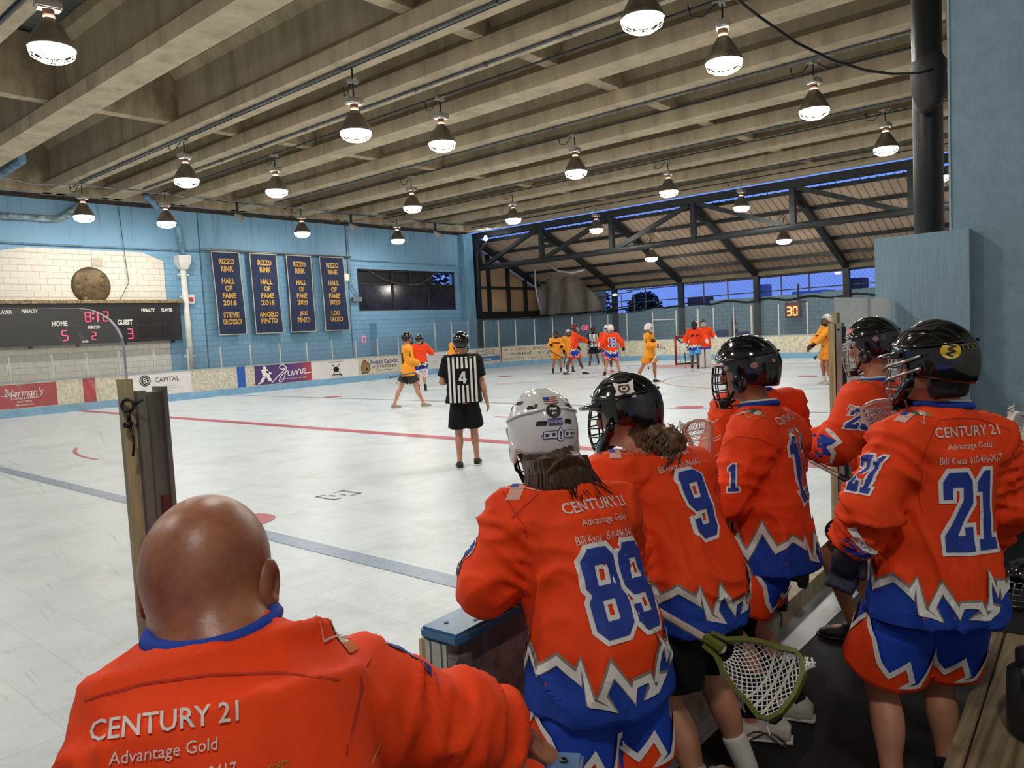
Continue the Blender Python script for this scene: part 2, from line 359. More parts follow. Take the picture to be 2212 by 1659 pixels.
# ---- floors
bm = BM(); box(bm, (-10, 1.5, -.1), (33.6, 26.8, 0)); struct('floor_rink', bm, floor_mat())
bm = BM(); box(bm, (-4, -3.5, -.1), (7.4, 1.5, -.004)); struct('floor_bench', bm, mat('black rubber mat', '1b1a19', rough=.75, var=.4, vs=(5, 5, 5), bump=.4, bs=90))
bm = BM(); box(bm, (7.4, -3.5, -.12), (33.6, 1.5, -.01)); box(bm, (33.6, -3.5, -.12), (36.2, 29, -.01)); box(bm, (-10, 26.8, -.12), (33.6, 29, -.01)); struct('floor_concrete', bm, CONC2)
def ring_(bm, c, r, w, a0=0, a1=2*PI, n=64, z=.003):
    P = [(c[0]+(r+s)*math.cos(a0+(a1-a0)*k/n), c[1]+(r+s)*math.sin(a0+(a1-a0)*k/n), z) for k in range(n+1) for s in (-w/2, w/2)]
    vs = [bm.verts.new(p) for p in P]
    for k in range(n): bm.faces.new((vs[2*k], vs[2*k+1], vs[2*k+3], vs[2*k+2]))
    return bm
def rect_(bm, x0, y0, x1, y1, z=.003):
    vs = [bm.verts.new(p) for p in ((x0, y0, z), (x1, y0, z), (x1, y1, z), (x0, y1, z))]; bm.faces.new(vs); return bm
bm = BM(); rect_(bm, 9.1, 1.75, 9.38, 26.2); struct('floor_line_red', bm, REDL)
for k, x in enumerate((3.80, 14.42)):
    bm = BM(); rect_(bm, x-.055-.04*(k == 0), 1.75, x+.055+.04*(k == 0), 26.2); struct('floor_line_blue', bm, BLUEL)
for c in ((4.0, 7.18), (14.63, 7.7), (14.75, 20.4), (23.15, 8.2), (23.2, 20.4), (3.9, 20.5)):
    bm = BM(); ring_(bm, c, .15, .3, n=32, z=.004); struct('floor_dot', bm, REDL)
bm = BM(); ring_(bm, (23.2, 20.4), 4.4, .05); ring_(bm, (23.15, 8.2), 4.3, .05); struct('floor_circle', bm, REDL)
bm = BM(); ring_(bm, (9.24, 14.0), 4.2, .07, PI*.85, PI*1.02); ring_(bm, (9.24, 10.6), 2.8, .13, -.1, .12); struct('floor_arc', bm, REDL)
bm = BM()
for a, b, c, d in ((5.07, 7.15, 5.11, 7.5), (5.44, 7.15, 5.48, 7.5), (5.07, 7.15, 5.2, 7.18), (5.33, 7.15, 5.48, 7.18), (5.07, 7.47, 5.2, 7.5), (5.33, 7.47, 5.48, 7.5), (5.2, 7.3, 5.24, 7.42), (5.3, 7.25, 5.34, 7.36)): rect_(bm, a, b, c, d, .004)
struct('floor_mark', bm, THINL)
bm = BM(); ring_(bm, (29.6, 15.3), 1.0, 2.0, PI*.5, PI*1.5, n=32, z=.004); rect_(bm, 29.55, 9, 29.63, 22, .005); struct('floor_crease', bm, mat('faded crease', 'c98d92', rough=.35))
bm = BM(); ring_(bm, (29.6, 15.3), 2.75, .05, PI*.5, PI*1.5, z=.0045); struct('floor_crease_line', bm, THINL)
# ---- girders, deck, diaphragms
HB = 7.0
EDGE = (-.05, 2.25, 4.48, 7.08, 9.76, 11.53, 13.8, 16.22, 18.82, 21.09, 23.75, 26.21, 29.0)
P = [(-.32, 0), (.32, 0), (.32, .3), (.11, .5), (.11, 1.35), (.26, 1.52), (.26, 1.75), (-.26, 1.75), (-.26, 1.52), (-.11, 1.35), (-.11, .5), (-.32, .3)]
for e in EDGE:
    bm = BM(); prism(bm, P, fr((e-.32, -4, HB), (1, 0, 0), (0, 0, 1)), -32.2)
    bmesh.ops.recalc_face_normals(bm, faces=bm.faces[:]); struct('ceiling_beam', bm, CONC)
bm = BM(); n = 132; pr = []
for k in range(n):
    y = -4+k*.245; pr += [(y, 0), (y+.08, 0), (y+.12, .06), (y+.2, .06)]
a = [(bm.verts.new((-3, y, 8.76+z)), bm.verts.new((29.3, y, 8.76+z))) for y, z in pr]
for p, q in zip(a, a[1:]): bm.faces.new((p[0], q[0], q[1], p[1]))
struct('ceiling_deck', bm, mat('corrugated deck', '7c8480', rough=.5, metal=.4, var=.2, vs=(1, 1, 1)))
for e0, e1 in zip(EDGE, EDGE[1:]):
    bm = BM()
    for y in (9.83, 18.6, 27.3):
        box(bm, (e0-.32+.08, y-.15, 7.32 if y < 27 else 7.0), (e1-.32-.08, y+.15, 8.7))
    struct('ceiling_diaphragm', bm, CONC2)
# ---- wall behind the banners
YW = 27.6
bm = BM()
x0, x1, z0, z1 = 21.68, 27.9, 3.08, 4.98
for a, b in (((-8, 0), (x0, 6.93)), ((x0, 0), (x1, z0)), ((x0, z1), (x1, 6.93)), ((x1, 0), (28.97, 6.93))):
    box(bm, (a[0], YW, a[1]), (b[0], YW+.45, b[1]))
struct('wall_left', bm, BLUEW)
bm = BM(); box(bm, (-8, YW-.03, 6.86), (28.97, YW+.4, 7.02)); struct('trim_1', bm, mat('dirty ledge', '3b332b', rough=.9, var=.5, vs=(8, 8, 8)))
bm = BM(); prism(bm, [(7.0, .1), (12.95, .1), (12.95, 5.0), (12.2, 5.28), (8.6, 5.28), (7.0, 5.0)], fr((0, YW-.012, 0), (1, 0, 0), (0, 0, 1)), -.012)
bmesh.ops.recalc_face_normals(bm, faces=bm.faces[:]); struct('wall_painted_patch', bm, WHITEW)
bm = BM(); box(bm, (22.2, YW-.5, 0), (28.3, YW, 2.5)); struct('wall_lower_block', bm, BLUEW)
# pilaster and grooves
bm = BM(); box(bm, (28.3, YW-.35, 0), (28.97, YW, 6.9)); struct('wall_pilaster', bm, BLUEP)
bm = BM()
for x in (14.35, 21.15): box(bm, (x, YW-.006, 0), (x+.05, YW, 6.9))
struct('wall_groove', bm, mat('groove', '3c6076', rough=.8))
# window
WF = mat('dark window frame', '26221f', rough=.5); WG = mat('dusk window pane', '2a2c3a', rough=.12, spec=.6, var=.5, vs=(1.5, 1.5, 1.5))
win = BM(); y = YW+.12
for a, b in (((x0, z0), (x1, z0+.07)), ((x0, z1-.07), (x1, z1)), ((x0, 4.28), (x1, 4.36)), ((x0, z0), (x0+.07, z1)), ((x1-.07, z0), (x1, z1)), ((23.75, z0), (23.85, z1)), ((26.0, z0), (26.1, z1)), ((24.85, 4.3), (24.9, z1))):
    box(win, (a[0], y-.05, a[1]), (b[0], y+.05, b[1]))
wo = obj('window_1', win, WF, kind='structure')
for a, b, c, d in ((x0, 23.8, z0, 4.3), (23.8, 26.05, z0, 4.3), (26.05, x1, z0, 4.3)):
    bm = BM(); box(bm, (a+.05, y, c+.05), (b-.05, y+.012, d)); obj('pane', bm, WG, wo)
bm = BM(); box(bm, (x0+.05, y+.05, 4.33), (26.5, y+.062, z1-.05)); obj('mesh_screen', bm, mat('dark screen', '151416', rough=.7), wo)
bm = BM(); tube(bm, [(22.3, y-.08, 4.95), (23.2, y-.08, 4.55), (24.3, y-.08, 4.28), (25.6, y-.08, 4.35), (26.6, y-.08, 4.9)], .012); obj('wire', bm, GALV, wo)
# ---- boards along the far side, round the corner and across the end
AC, AR = V((29.3, 22.1)), 4.0
def bp(s, off=0):           # board path: distance along -> point on the rink side
    if s < 29.3: return V((s, 26.1-off, 0)), V((1, 0, 0))
    a = (s-29.3)/AR
    if a < PI/2: return V((AC.x+(AR-off)*math.sin(a), AC.y+(AR-off)*math.cos(a), 0)), V((math.cos(a), -math.sin(a), 0))
    t = s-29.3-AR*PI/2
    return V((33.3-off, 22.1-t, 0)), V((0, -1, 0))
S_END = 29.3+AR*PI/2
def pathsolid(bm, s0, s1, zz0, zz1, o0, o1, st=.35):
    n = max(1, int((s1-s0)/st)) if s1 > 29.3 and s0 < S_END+.1 else 1; R = []
    for k in range(n+1):
        s = s0+(s1-s0)*k/n; a, b = bp(s, o0)[0], bp(s, o1)[0]
        R.append([(a.x, a.y, zz0), (a.x, a.y, zz1), (b.x, b.y, zz1), (b.x, b.y, zz0)])
    return rings(bm, R)
BH = 1.02
for nm, a, b, m in (('wall_boards', -8, 7.05, DSCUFF), ('wall_boards', 7.05, 9.36, DBOARD), ('wall_boards', 9.36, 9.73, RED), ('wall_boards', 9.73, 12.92, DBOARD), ('wall_boards', 12.92, 14.66, DSCUFF), ('wall_boards', 14.66, 14.99, BLUE),
                    ('wall_boards', 14.99, 24, DSCUFF), ('wall_boards', 24, 29.42, DBOARD), ('wall_boards', 29.42, 29.52, RED), ('wall_boards', 29.52, 34.4, DSCUFF), ('wall_boards', 34.4, 36.4, mat('grey dasher board', 'b3ab9c', rough=.5, var=.4, vs=(10, 10, 10), col2='8a8172')), ('wall_boards', 36.4, S_END+20.5, DBOARD)):
    bm = BM(); pathsolid(bm, a, b, .24, BH, 0, -.12); struct(nm, bm, m)
bm = BM(); pathsolid(bm, -8, S_END+20.5, 0, .25, .012, -.12); bmesh.ops.recalc_face_normals(bm, faces=bm.faces[:]); struct('baseboard_rink', bm, KICK)
bm = BM(); pathsolid(bm, -8, S_END+20.5, BH, BH+.03, .015, -.14); bmesh.ops.recalc_face_normals(bm, faces=bm.faces[:]); struct('trim_2', bm, mat('board cap grey', '8fa3b3', rough=.4))
# shields and posts
POST = mat('aluminium post', 'c3c4be', rough=.4, metal=.35)
sp_ = [2.6, 3.8, 5.0, 6.2, 7.4, 8.55, 9.55, 10.55, 11.7, 12.88, 14.11, 15.3, 16.56, 17.78, 19.0, 20.22, 21.4, 22.59, 23.75, 24.9]
def shield(s0, s1, zt, pt, label, group, wide=.05):
    bm = BM(); a = bp(s0, -.065)[0]; d = bp(s0)[1]; nn = V((-d.y, d.x, 0))
    M = Matrix(((d.x, nn.x, 0, a.x), (d.y, nn.y, 0, a.y), (0, 0, 1, 0), (0, 0, 0, 1)))
    box(bm, (-wide/2, -.022, BH+.035), (wide/2, .022, pt), M)
    r = obj('glass_shield', bm, POST, label=label, cat='glass shield', group=group)
    bm = BM(); pathsolid(bm, s0+wide/2+.012, s1-.06, BH+.04, zt, -.055, -.067); obj('pane', bm, GLASS, r); return r
for k, (a, b) in enumerate(zip(sp_, sp_[1:])):
    shield(a, b, 1.85, 1.8, f'low clear glass shield on the banner wall boards, {ORD[k]} from their near end', 'low glass shields on the far side boards')
s2 = [24.9, 26.0, 27.15, 28.3, 29.4, 30.54, 31.63, 32.61, 33.65, 34.64, 35.65, 36.8, 38.3, 39.6, 40.75, 41.55, 42.55, 43.4, 44.65, 45.9, 47.1, 48.3, 49.5, 50.7]
for k, (a, b) in enumerate(zip(s2, s2[1:])):
    shield(a, b, 2.52, 2.42, f'tall clear glass shield round the goal end, {(ORD+["twenty-third"])[k]} from the window wall', 'tall glass shields round the goal end', .09 if k in (4, 14, 17) else .055)
bm = BM(); p, q = bp(38.3, -.06)[0], bp(39.6, -.06)[0]; beamm(bm, (p.x-.05, p.y-.05, 2.02), (q.x-.05, q.y+.05, 2.0), .05, .05); obj('cross_rail', bm, POST, label='pale metal rail joining two glass posts behind the goal', cat='rail')
# ---- end of the deck: truss, lean-to roof, columns, low end wall
XT = 29.45; TY = (27.1, 23.1, 19.05, 15.0, 10.85, 6.74, 2.7)
tr = empty('roof_truss', (XT, 16, 5.2), 'dark steel truss spanning under the last concrete girder', 'truss')
bm = BM(); tube(bm, [(XT, 27.2, 5.18), (XT, -1, 5.3)], .14, 12); obj('bottom_chord', bm, STEEL, tr)
bm = BM(); box(bm, (XT-.16, -1, 6.72), (XT+.16, 27.9, 7.0)); obj('top_chord', bm, STEEL, tr)
for y in TY[1:]:
    bm = BM(); box(bm, (XT-.11, y-.1, 5.2), (XT+.11, y+.1, 6.75)); obj('post', bm, STEEL, tr)
for a, b in (((27.0, 5.25), (23.3, 6.75)), ((22.9, 5.3), (19.3, 6.7)), ((18.8, 5.3), (15.2, 6.7)), ((14.8, 6.7), (11.1, 5.3)), ((10.7, 6.7), (7.0, 5.3)), ((27.15, 5.2), (27.45, 6.6))):
    bm = BM(); beamm(bm, (XT, *a), (XT, *b), .18, .18, (1, 0, 0)); obj('diagonal', bm, STEEL, tr)
XE = 35.75; ZR0, ZR1 = 6.72, 4.05
def rz(x): return ZR0+(ZR1-ZR0)*(x-29.6)/(XE-29.6)
RT = [27.6]+list(TY[1:])
for k, y in enumerate(RT):
    bm = BM(); beamm(bm, (29.6, y, ZR0-.12), (XE, y, ZR1-.12), .2, .26, (0, 1, 0)); struct('ceiling_rafter', bm, STEEL)
    if 0 < k:
        bm = BM(); box(bm, (XE-.12, y-.13, 0), (XE+.12, y+.13, ZR1-.15)); struct('pillar_end', bm, STEEL)
        if k < 5: bm = BM(); beamm(bm, (29.6, y, 6.2), (30.6, y-.0, rz(30.6)-.2), .14, .14, (0, 1, 0)); struct('beam_brace', bm, STEEL)
for x in (29.95, 31.2, 32.4, 33.6, 34.8, 35.7):
    bm = BM(); box(bm, (x-.06, -1, rz(x)-.02), (x+.06, 28, rz(x)+.12)); struct('ceiling_purlin', bm, STEEL)
bm = BM(); pr = []
for k in range(103):
    y = -1+k*.29; pr += [(y, 0), (y+.235, 0), (y+.25, .05), (y+.275, .05)]
a = [(bm.verts.new((29.95, y, rz(29.95)+.13+z)), bm.verts.new((36.6, y, rz(36.6)+.13+z))) for y, z in pr]
for p, q in zip(a, a[1:]): bm.faces.new((p[0], q[0], q[1], p[1]))
struct('ceiling_lean_to', bm, TAN)
bm = BM(); box(bm, (XE-.1, -1, 3.86), (XE+.15, 28, 4.1)); struct('beam_eave', bm, mat('tan eave beam', '7d7358', rough=.7, var=.2, vs=(2, 2, 2)))
bm = BM(); box(bm, (XE+.1, -3, 0), (XE+.4, 12, 2.92)); box(bm, (XE+.1, 12, 0), (XE+.4, 17.5, 2.86)); box(bm, (XE+.1, 17.5, 0), (XE+.4, 21.5, 2.66)); box(bm, (XE+.1, 21.5, 0), (XE+.4, 28.4, 2.5)); box(bm, (XE+.15, 23.9, 2.4), (XE+.35, 28.4, 4.2))
struct('wall_end', bm, block_mat('blue grey block wall', '7d9bab', '7897a8', '587481', 99, '566f7b'))
# fence on the end wall
FN = mat('rusty fence steel', '5b5560', rough=.6)
fe = empty('railing_fence', (XE+.25, 14, 2.9), 'thin steel pipe and wire fence standing on the low end wall', 'fence')
for z in (3.05, 3.72):
    bm = BM(); tube(bm, [(XE+.25, 22.5, z), (XE+.25, 4, z+.12)], .028, 6); obj('rail', bm, FN, fe)
for y in (21.3, 17.9, 16.6, 13.9, 12.6, 9.6, 8.2):
    bm = BM(); tube(bm, [(XE+.25, y, 2.5), (XE+.25, y, 3.9)], .035, 6); obj('post', bm, FN, fe)
bm = BM()
for k in range(46):
    y = 18.5-k*.22
    for sgn in (1, -1): tube(bm, [(XE+.25, y, 3.0), (XE+.25, y+sgn*.7, 3.75)], .004, 3)
obj('wire_mesh', bm, FN, fe)
ge = empty('guard_rail', (XE-.3, 24.5, 2.6), 'tubular guard rail on the ledge under the tarpaulin', 'railing')
for z, ya, yb in ((3.05, 27.3, 21.7), (3.5, 25.2, 21.9), (2.75, 27.3, 21.7)):
    bm = BM(); tube(bm, [(XE-.1, ya, z-.12), (XE-.1, yb, z+.12)], .03, 6); obj('rail', bm, mat('worn rail', '74777f', rough=.5, metal=.4), ge)
for y in (27.2, 26.6, 25.2, 23.9, 22.6, 21.8):
    bm = BM(); tube(bm, [(XE-.1, y, 2.45), (XE-.1, y, 3.5 if y < 25.5 else 3.0)], .03, 6); obj('post', bm, mat('worn rail', '74777f'), ge)
# cladding on the side of the lean-to
CL = mat('tan cladding', 'c4a27e', rough=.6, var=.12, vs=(14, 14, .3))
bm = BM()
vs = [bm.verts.new(p) for p in ((29.2, 28.3, 2.95), (XE, 28.3, 2.95), (XE, 28.3, 4.0), (29.2, 28.3, 6.9))]; bm.faces.new(vs)
r_ = bmesh.ops.extrude_face_region(bm, geom=bm.faces[:]); bmesh.ops.translate(bm, verts=[v for v in r_['geom'] if isinstance(v, bmesh.types.BMVert)], vec=(0, .06, 0))
struct('wall_lean_to_side', bm, CL)
bm = BM(); box(bm, (29.0, 28.2, 5.3), (30.7, 28.26, 6.9)); struct('wall_lean_to_blue', bm, BLUEP)
for x in (30.3, 31.1, 32.7, 34.2):
    bm = BM(); box(bm, (x-.08, 28.1, 2.9), (x+.08, 28.28, rz(x))); struct('beam_stud', bm, STEEL)
bm = BM(); box(bm, (29.2, 28.08, 4.18), (XE, 28.2, 4.32)); struct('beam_girt', bm, STEEL)
bm = BM(); box(bm, (29.0, 28.0, 0), (36, 28.25, 2.5)); struct('wall_corner', bm, BLUEP)
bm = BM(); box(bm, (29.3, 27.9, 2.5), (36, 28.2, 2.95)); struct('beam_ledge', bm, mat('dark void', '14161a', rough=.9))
bm = BM(); box(bm, (29.15, 27.25, 0), (29.45, 27.55, 6.75)); struct('pillar_corner', bm, STEEL)
bm = BM(); tube(bm, [(29.1, 27.1, 0), (29.1, 27.1, 5.9), (29.2, 26.6, 6.35), (29.3, 26.4, 6.6)], .1, 8); obj('drain_pipe', bm, BLACK, smooth=True, label='black drain pipe at the corner column beside the window', cat='pipe')
# right-hand column, panel wall
bm = BM(); box(bm, (7.25, -3.5, 0), (7.55, 1.36, 7.2)); struct('wall_right', bm, mat('pitted blue grey wall', '98b2c2', rough=.6, var=.25, vs=(7, 7, 7), bump=.5, bs=35, col2='829dae', vdist=.3))
bm = BM(); box(bm, (7.1, 1.21, 0), (7.24, 1.92, 2.44)); struct('wall_panel', bm, mat('weathered blue plywood', '9cb9c9', rough=.6, var=.3, vs=(60, 60, 3), bump=.5, bs=20, col2='88a5b6', vdist=.25))
bm = BM(); box(bm, (7.24, 1.36, 0), (7.5, 1.375, 7)); struct('trim_3', bm, mat('pale trim edge', 'a9c3c9', rough=.5))
# ---- outdoors beyond the end
bm = BM(); box(bm, (36.3, -60, -.3), (140, 90, -.15)); struct('ground_outside', bm, mat('dark ground', '2a2c2a', rough=.9))
# ================================================================ fixtures and fittings
def onY(x, y, Y):
    d = at(x, y, 1)-EYE; return EYE+d*(Y/d.y)
def onX(x, y, X):
    d = at(x, y, 1)-EYE; return EYE+d*(X/d.x)
# ---- lamps
LENS = mat('lamp lens', (1, .96, .88), emit=LENS_E)
DOME = mat('dusty lamp dome', '7d7263', rough=.45, metal=.45, var=.35, vs=(5, 5, 5)); RUST = mat('rusty neck', '6b4630', rough=.7, var=.4, vs=(30, 30, 30))
BAL = mat('lamp ballast', 'a39e95', rough=.5, var=.2, vs=(20, 20, 20))
def make_lamp():
    r = empty('high_bay_lamp', (0, 0, 0)); k = dict(parent=r, local=True)
    bm = BM(); lathe(bm, [(.3, 0), (.305, .02), (.27, .1), (.215, .2), (.15, .31), (.1, .38), (.085, .4)], (0, 0, 0), 20); o = obj('reflector', bm, DOME, smooth=True, **k)
    bm = BM(); lathe(bm, [(.075, .4), (.075, .52)], (0, 0, 0), 12, cap=True); obj('neck', bm, RUST, smooth=True, **k)
    bm = BM(); bevbox(bm, (-.16, -.1, .52), (.16, .1, .63), b=.02)
    for i in range(9): box(bm, (-.15+i*.036, -.108, .535), (-.14+i*.036, .108, .64))
    obj('ballast', bm, BAL, **k)
    bm = BM(); tube(bm, [(0, 0, .62), (0, 0, .96)], .016, 6); obj('stem', bm, BLACK, **k)
    bm = BM(); bevbox(bm, (-.11, -.05, .92), (.11, .05, .98), b=.008); bevbox(bm, (-.03, -.16, .96), (.03, .16, .985), b=.006); obj('junction_box', bm, BAL, **k)
    bm = BM(); lathe(bm, [(.001, -.1), (.13, -.09), (.235, -.045), (.285, .005)], (0, 0, 0), 14); obj('lens', bm, LENS, smooth=True, **k)
    bm = BM()
    for rr, z in ((.3, 0), (.27, -.1), (.17, -.16)): tube(bm, [(rr*math.cos(a*PI/7), rr*math.sin(a*PI/7), z) for a in range(14)], .006, 4, closed=True)
    for a in range(14):
        c, s_ = math.cos(a*PI/7), math.sin(a*PI/7); tube(bm, [(.3*c, .3*s_, 0), (.27*c, .27*s_, -.1), (.17*c, .17*s_, -.16), (.03*c, .03*s_, -.175)], .005, 4)
    obj('wire_guard', bm, mat('pale guard wire', 'd8cdb0', rough=.5), **k)
    bm = BM(); tube(bm, [(0, .1, .95), (.02, .3, .78), (.05, .5, .82), (.06, .55, 1.02)], .012, 5); obj('power_cord', bm, BLACK, smooth=True, **k)
    return r
def copy_tree(o, parent=None):
    c = o.copy(); C.objects.link(c)
    if parent: c.parent = parent
    for ch in o.children: copy_tree(ch, c)
    return c
lamp0 = make_lamp(); first = True
rown = ['nearest the benches', 'second from the benches', 'third from the benches', 'nearest the banner wall']
for i, y in enumerate((5.5, 12.08, 18.62, 25.2)):
    for j, x in enumerate((4.17, 9.5, 12.05, 17.05, 22.1, 27.6)):
        if (i, j) == (3, 5): continue
        if (i, j) == (0, 3): x = 16.25
        if (i, j) == (0, 4): x = 21.5
        if (i, j) == (3, 3): x = 17.3
        if j == 0 and i == 1: y = 11.65
        else: y = (5.5, 12.08, 18.62, 25.2)[i]
        z = 5.78 if (i, j) == (1, 1) else 6.0
        if (i, j) == (1, 1): y = 11.85
        o = lamp0 if first else copy_tree(lamp0); first = False; o.location = (x, y, z); o.rotation_euler.z = random.Random(i*7+j).uniform(-.4, .4)
        
        if z < 6: bm = BM(); tube(bm, [(x, y, z+.97), (x, y, 7.0)], .016, 6); obj('chain', bm, BLACK, o)
        if i in (0, 3) and j in (3, 4): bm = BM(); beamm(bm, (x, y, 6.995), ((17.1, 22.05)[j-3], y, 6.995), .05, .02); obj('cross_channel', bm, STEEL, o)
        tag(o, f'caged bell lamp, {ORD[5-j]} from the truss in the row {rown[i]}', 'lamp', 'bell lamps over the rink')
for x, y, s in ((-1.2, 5.5, 'nearest the benches at the near end'), (-1.2, 12.05, 'second row at the near end'), (-1.2, 18.6, 'third row at the near end'), (-1.2, -1.0, 'over the near end of the bench')):  # lamps out of view, added to brighten the foreground and bench
    o = copy_tree(lamp0); o.location = (x, y, 6.0); tag(o, f'caged bell lamp out over the {s}' if 'row' in s else f'caged bell lamp hanging {s}', 'lamp', 'bell lamps over the rink')
for x, y, z, s in ((31.6, 12.05, 5.0, 'nearer the shot clock'), (31.6, 18.3, 4.9, 'nearer the tarpaulin')):
    o = copy_tree(lamp0); o.location = (x, y, z); tag(o, f'caged bell lamp hung from the sheet roof beyond the truss, {s}', 'lamp', 'bell lamps under the sheet roof')
p = onX(1049, 515, 28.6); o = empty('flood_bulb', p, 'small bare white bulb shining at the truss end by the window wall', 'lamp')
bm = BM(); lathe(bm, [(.001, -.12), (.09, -.08), (.11, 0), (.06, .08), (.03, .14)], p, 12, cap=True); obj('bulb', bm, mat('cold white bulb', (.9, .95, 1), emit=60), o, True)
bm = BM(); tube(bm, [p+V((0, 0, .12)), p+V((0, 0, .9))], .012, 5); obj('cord', bm, BLACK, o)
for k, (x, y) in enumerate(((1328, 637), (1810, 590))):
    p = onX(x, y, 35.5); bm = BM(); lathe(bm, [(.001, -.07), (.12, -.05), (.16, .02), (.1, .06)], p, 12, cap=True)
    obj('wall_light', bm, mat('small white light', 'ece8dc', emit=.8), None, True, label=('small round white light on the steel column left of the goal', 'small round white light on the steel column above the shot clock')[k], cat='light')
# conduits along the girders
cn = ['first', 'second', 'third', 'fourth', 'fifth']
for k, (x, y0) in enumerate(((9.35, -3), (11.25, -3), (16.0, -3), (20.85, -3), (25.95, -3), (4.2, -3))):
    bm = BM(); tube(bm, [(x, y0, 6.965), (x, 24.9, 6.965)], .03, 6)
    for y in range(-2, 25, 2): box(bm, (x-.05, y-.04, 6.93), (x+.05, y+.04, 6.99))
    obj('conduit', bm, mat('grey conduit', '55585a', rough=.5, metal=.3), label=f'grey conduit clipped along the underside of a girder, {ORD[(k+1) % 6]} from the near end', cat='conduit', group='conduits under the girders')
for k, x in enumerate((-1.2, 4.17, 9.5, 12.05, 17.1, 22.05, 27.65)):
    bm = BM(); tube(bm, [(x, -3, 7.005), (x, 26, 7.005)], .022, 6)
    obj('hanger_pipe', bm, STEEL, label=f'thin dark pipe from which a line of bell lamps hangs, {ORD[6-k]} from the truss', cat='pipe')
bm = BM(); tube(bm, [(4, 25.3, 6.98), (7.2, 25.3, 7.0), (8.3, 25.3, 6.85), (9.5, 25.3, 6.98), (14, 25.3, 6.95), (28.5, 25.3, 6.97)], .022, 6)
obj('wall_conduit', bm, GALV, label='long thin conduit across the girders in front of the banner wall', cat='conduit')
for k, x in enumerate((14.9, 20.0, 24.8)):
    o = empty('loudspeaker_horn', (x, 25.6, 6.6), f'small horn speaker under the girders by the banner wall, {ORD[k]} from the scoreboard', 'speaker', 'horn speakers under the girders')
    bm = BM(); lathe(bm, [(.05, -.2), (.13, .12), (.14, .13)], (x, 25.5, 6.45), 10, (.5, -.6, -.6)); obj('horn', bm, BAL, o)
    bm = BM(); box(bm, (x-.04, 25.6, 6.45), (x+.04, 25.66, 7.0)); box(bm, (x-1.25, 25.56, 6.97), (x+1.25, 25.64, 7.0)); obj('bracket', bm, STEEL, o)
# ---- lettering on walls
def fit(bm, w=None, h=None):
    xs = [v.co.x for v in bm.verts]; ys = [v.co.y for v in bm.verts]; a, b, c, d = min(xs), max(xs), min(ys), max(ys)
    sx = w/(b-a) if w else None; sy = h/(d-c) if h else None; sx = sx or sy; sy = sy or sx
    bm.transform(Matrix.Diagonal((sx, sy, 1, 1)) @ Matrix.Translation((-(a+b)/2, -(c+d)/2, 0))); return bm
def wtext(name, s, px, py, wpx, hpx, Y, m, parent, bold=.015, **k):
    a, b = onY(px-wpx/2, py, Y), onY(px+wpx/2, py, Y); h = abs(onY(px, py-hpx/2, Y).z-onY(px, py+hpx/2, Y).z)
    bm = fit(textp(s, 1, bold, **k), b.x-a.x, h); z = (a.z+b.z)/2; x = (a.x+b.x)/2
    return obj(name, warp(bm, lambda u, v: V((x+u, Y, z+v))), m, parent)
CREAM = mat('cream lettering', 'e6e2d8', rough=.5); GOLD = mat('gold lettering', 'c79a45', rough=.55); LED = mat('red led', (1, .05, .12), emit=2.2)
# ---- scoreboard
sb = empty('scoreboard', (9, 27.4, 2.1), 'black electric scoreboard with red digits on the white painted wall', 'scoreboard')
bm = BM(); bevbox(bm, (5.2, 27.3, 2.13), (13.3, 27.56, 3.46), b=.02); obj('cabinet', bm, mat('black cabinet', '15161a', rough=.4), sb)
bm = BM(); box(bm, (5.1, 27.22, 3.47), (13.42, 27.58, 3.58)); obj('shingle_top', bm, mat('speckled shingle', 'a08c62', rough=.8, var=.6, vs=(40, 40, 40), vdist=.05, col2='3c3428'), sb)
for xa, xb, ya_, yb_ in ((298, 345, 677, 698), (350, 378, 677, 698), (301, 346, 704, 728), (350, 378, 702, 727)):
    q0, q1 = onY(xa, (ya_+yb_)/2, 27.29), onY(xb, (ya_+yb_)/2, 27.29); z0_, z1_ = onY((xa+xb)/2, yb_, 27.29).z, onY((xa+xb)/2, ya_, 27.29).z; x0_, x1_ = q0.x, q1.x
    bm = BM(); box(bm, (x0_, 27.285, z0_), (x1_, 27.3, z1_)); obj('digit_window', bm, mat('dark red window', '171012', rough=.3), sb)
for s, x, y, w_, h in (('PLAYER', 9.5, 674.5, 34, 8), ('PENALTY', 64, 672, 35, 8), ('HOME', 129, 699, 34, 11), ('GUEST', 270, 696, 33, 11), ('PERIOD', 203, 707, 26, 7), ('PENALTY', 320, 670, 29, 7), ('PLAYER', 361, 669.5, 24, 7), ('OES', 184, 738, 14, 5)):
    wtext('caption', s, x, y, w_, h, 27.29, CREAM, sb, .03)
SEG = dict(a=((0, 2), (1, 2)), b=((1, 2), (1, 1)), c=((1, 1), (1, 0)), d=((0, 0), (1, 0)), e=((0, 1), (0, 0)), f=((0, 2), (0, 1)), g=((0, 1), (1, 1)))
DIG = {'0': 'abcdef', '1': 'bc', '2': 'abged', '3': 'abgcd', '5': 'afgcd', '8': 'abcdefg', '4': 'fgbc'}
def seven(ch, w_=.5, h=.5, t=.085):
    bm = BM()
    for s in DIG[ch]:
        (x0_, y0_), (x1_, y1_) = SEG[s]; a, b = V((x0_*w_, y0_*h)), V((x1_*w_, y1_*h)); d = (b-a).normalized()*t*.35
        join(bm, strokep([a+d, b-d], t, False))
    return bm
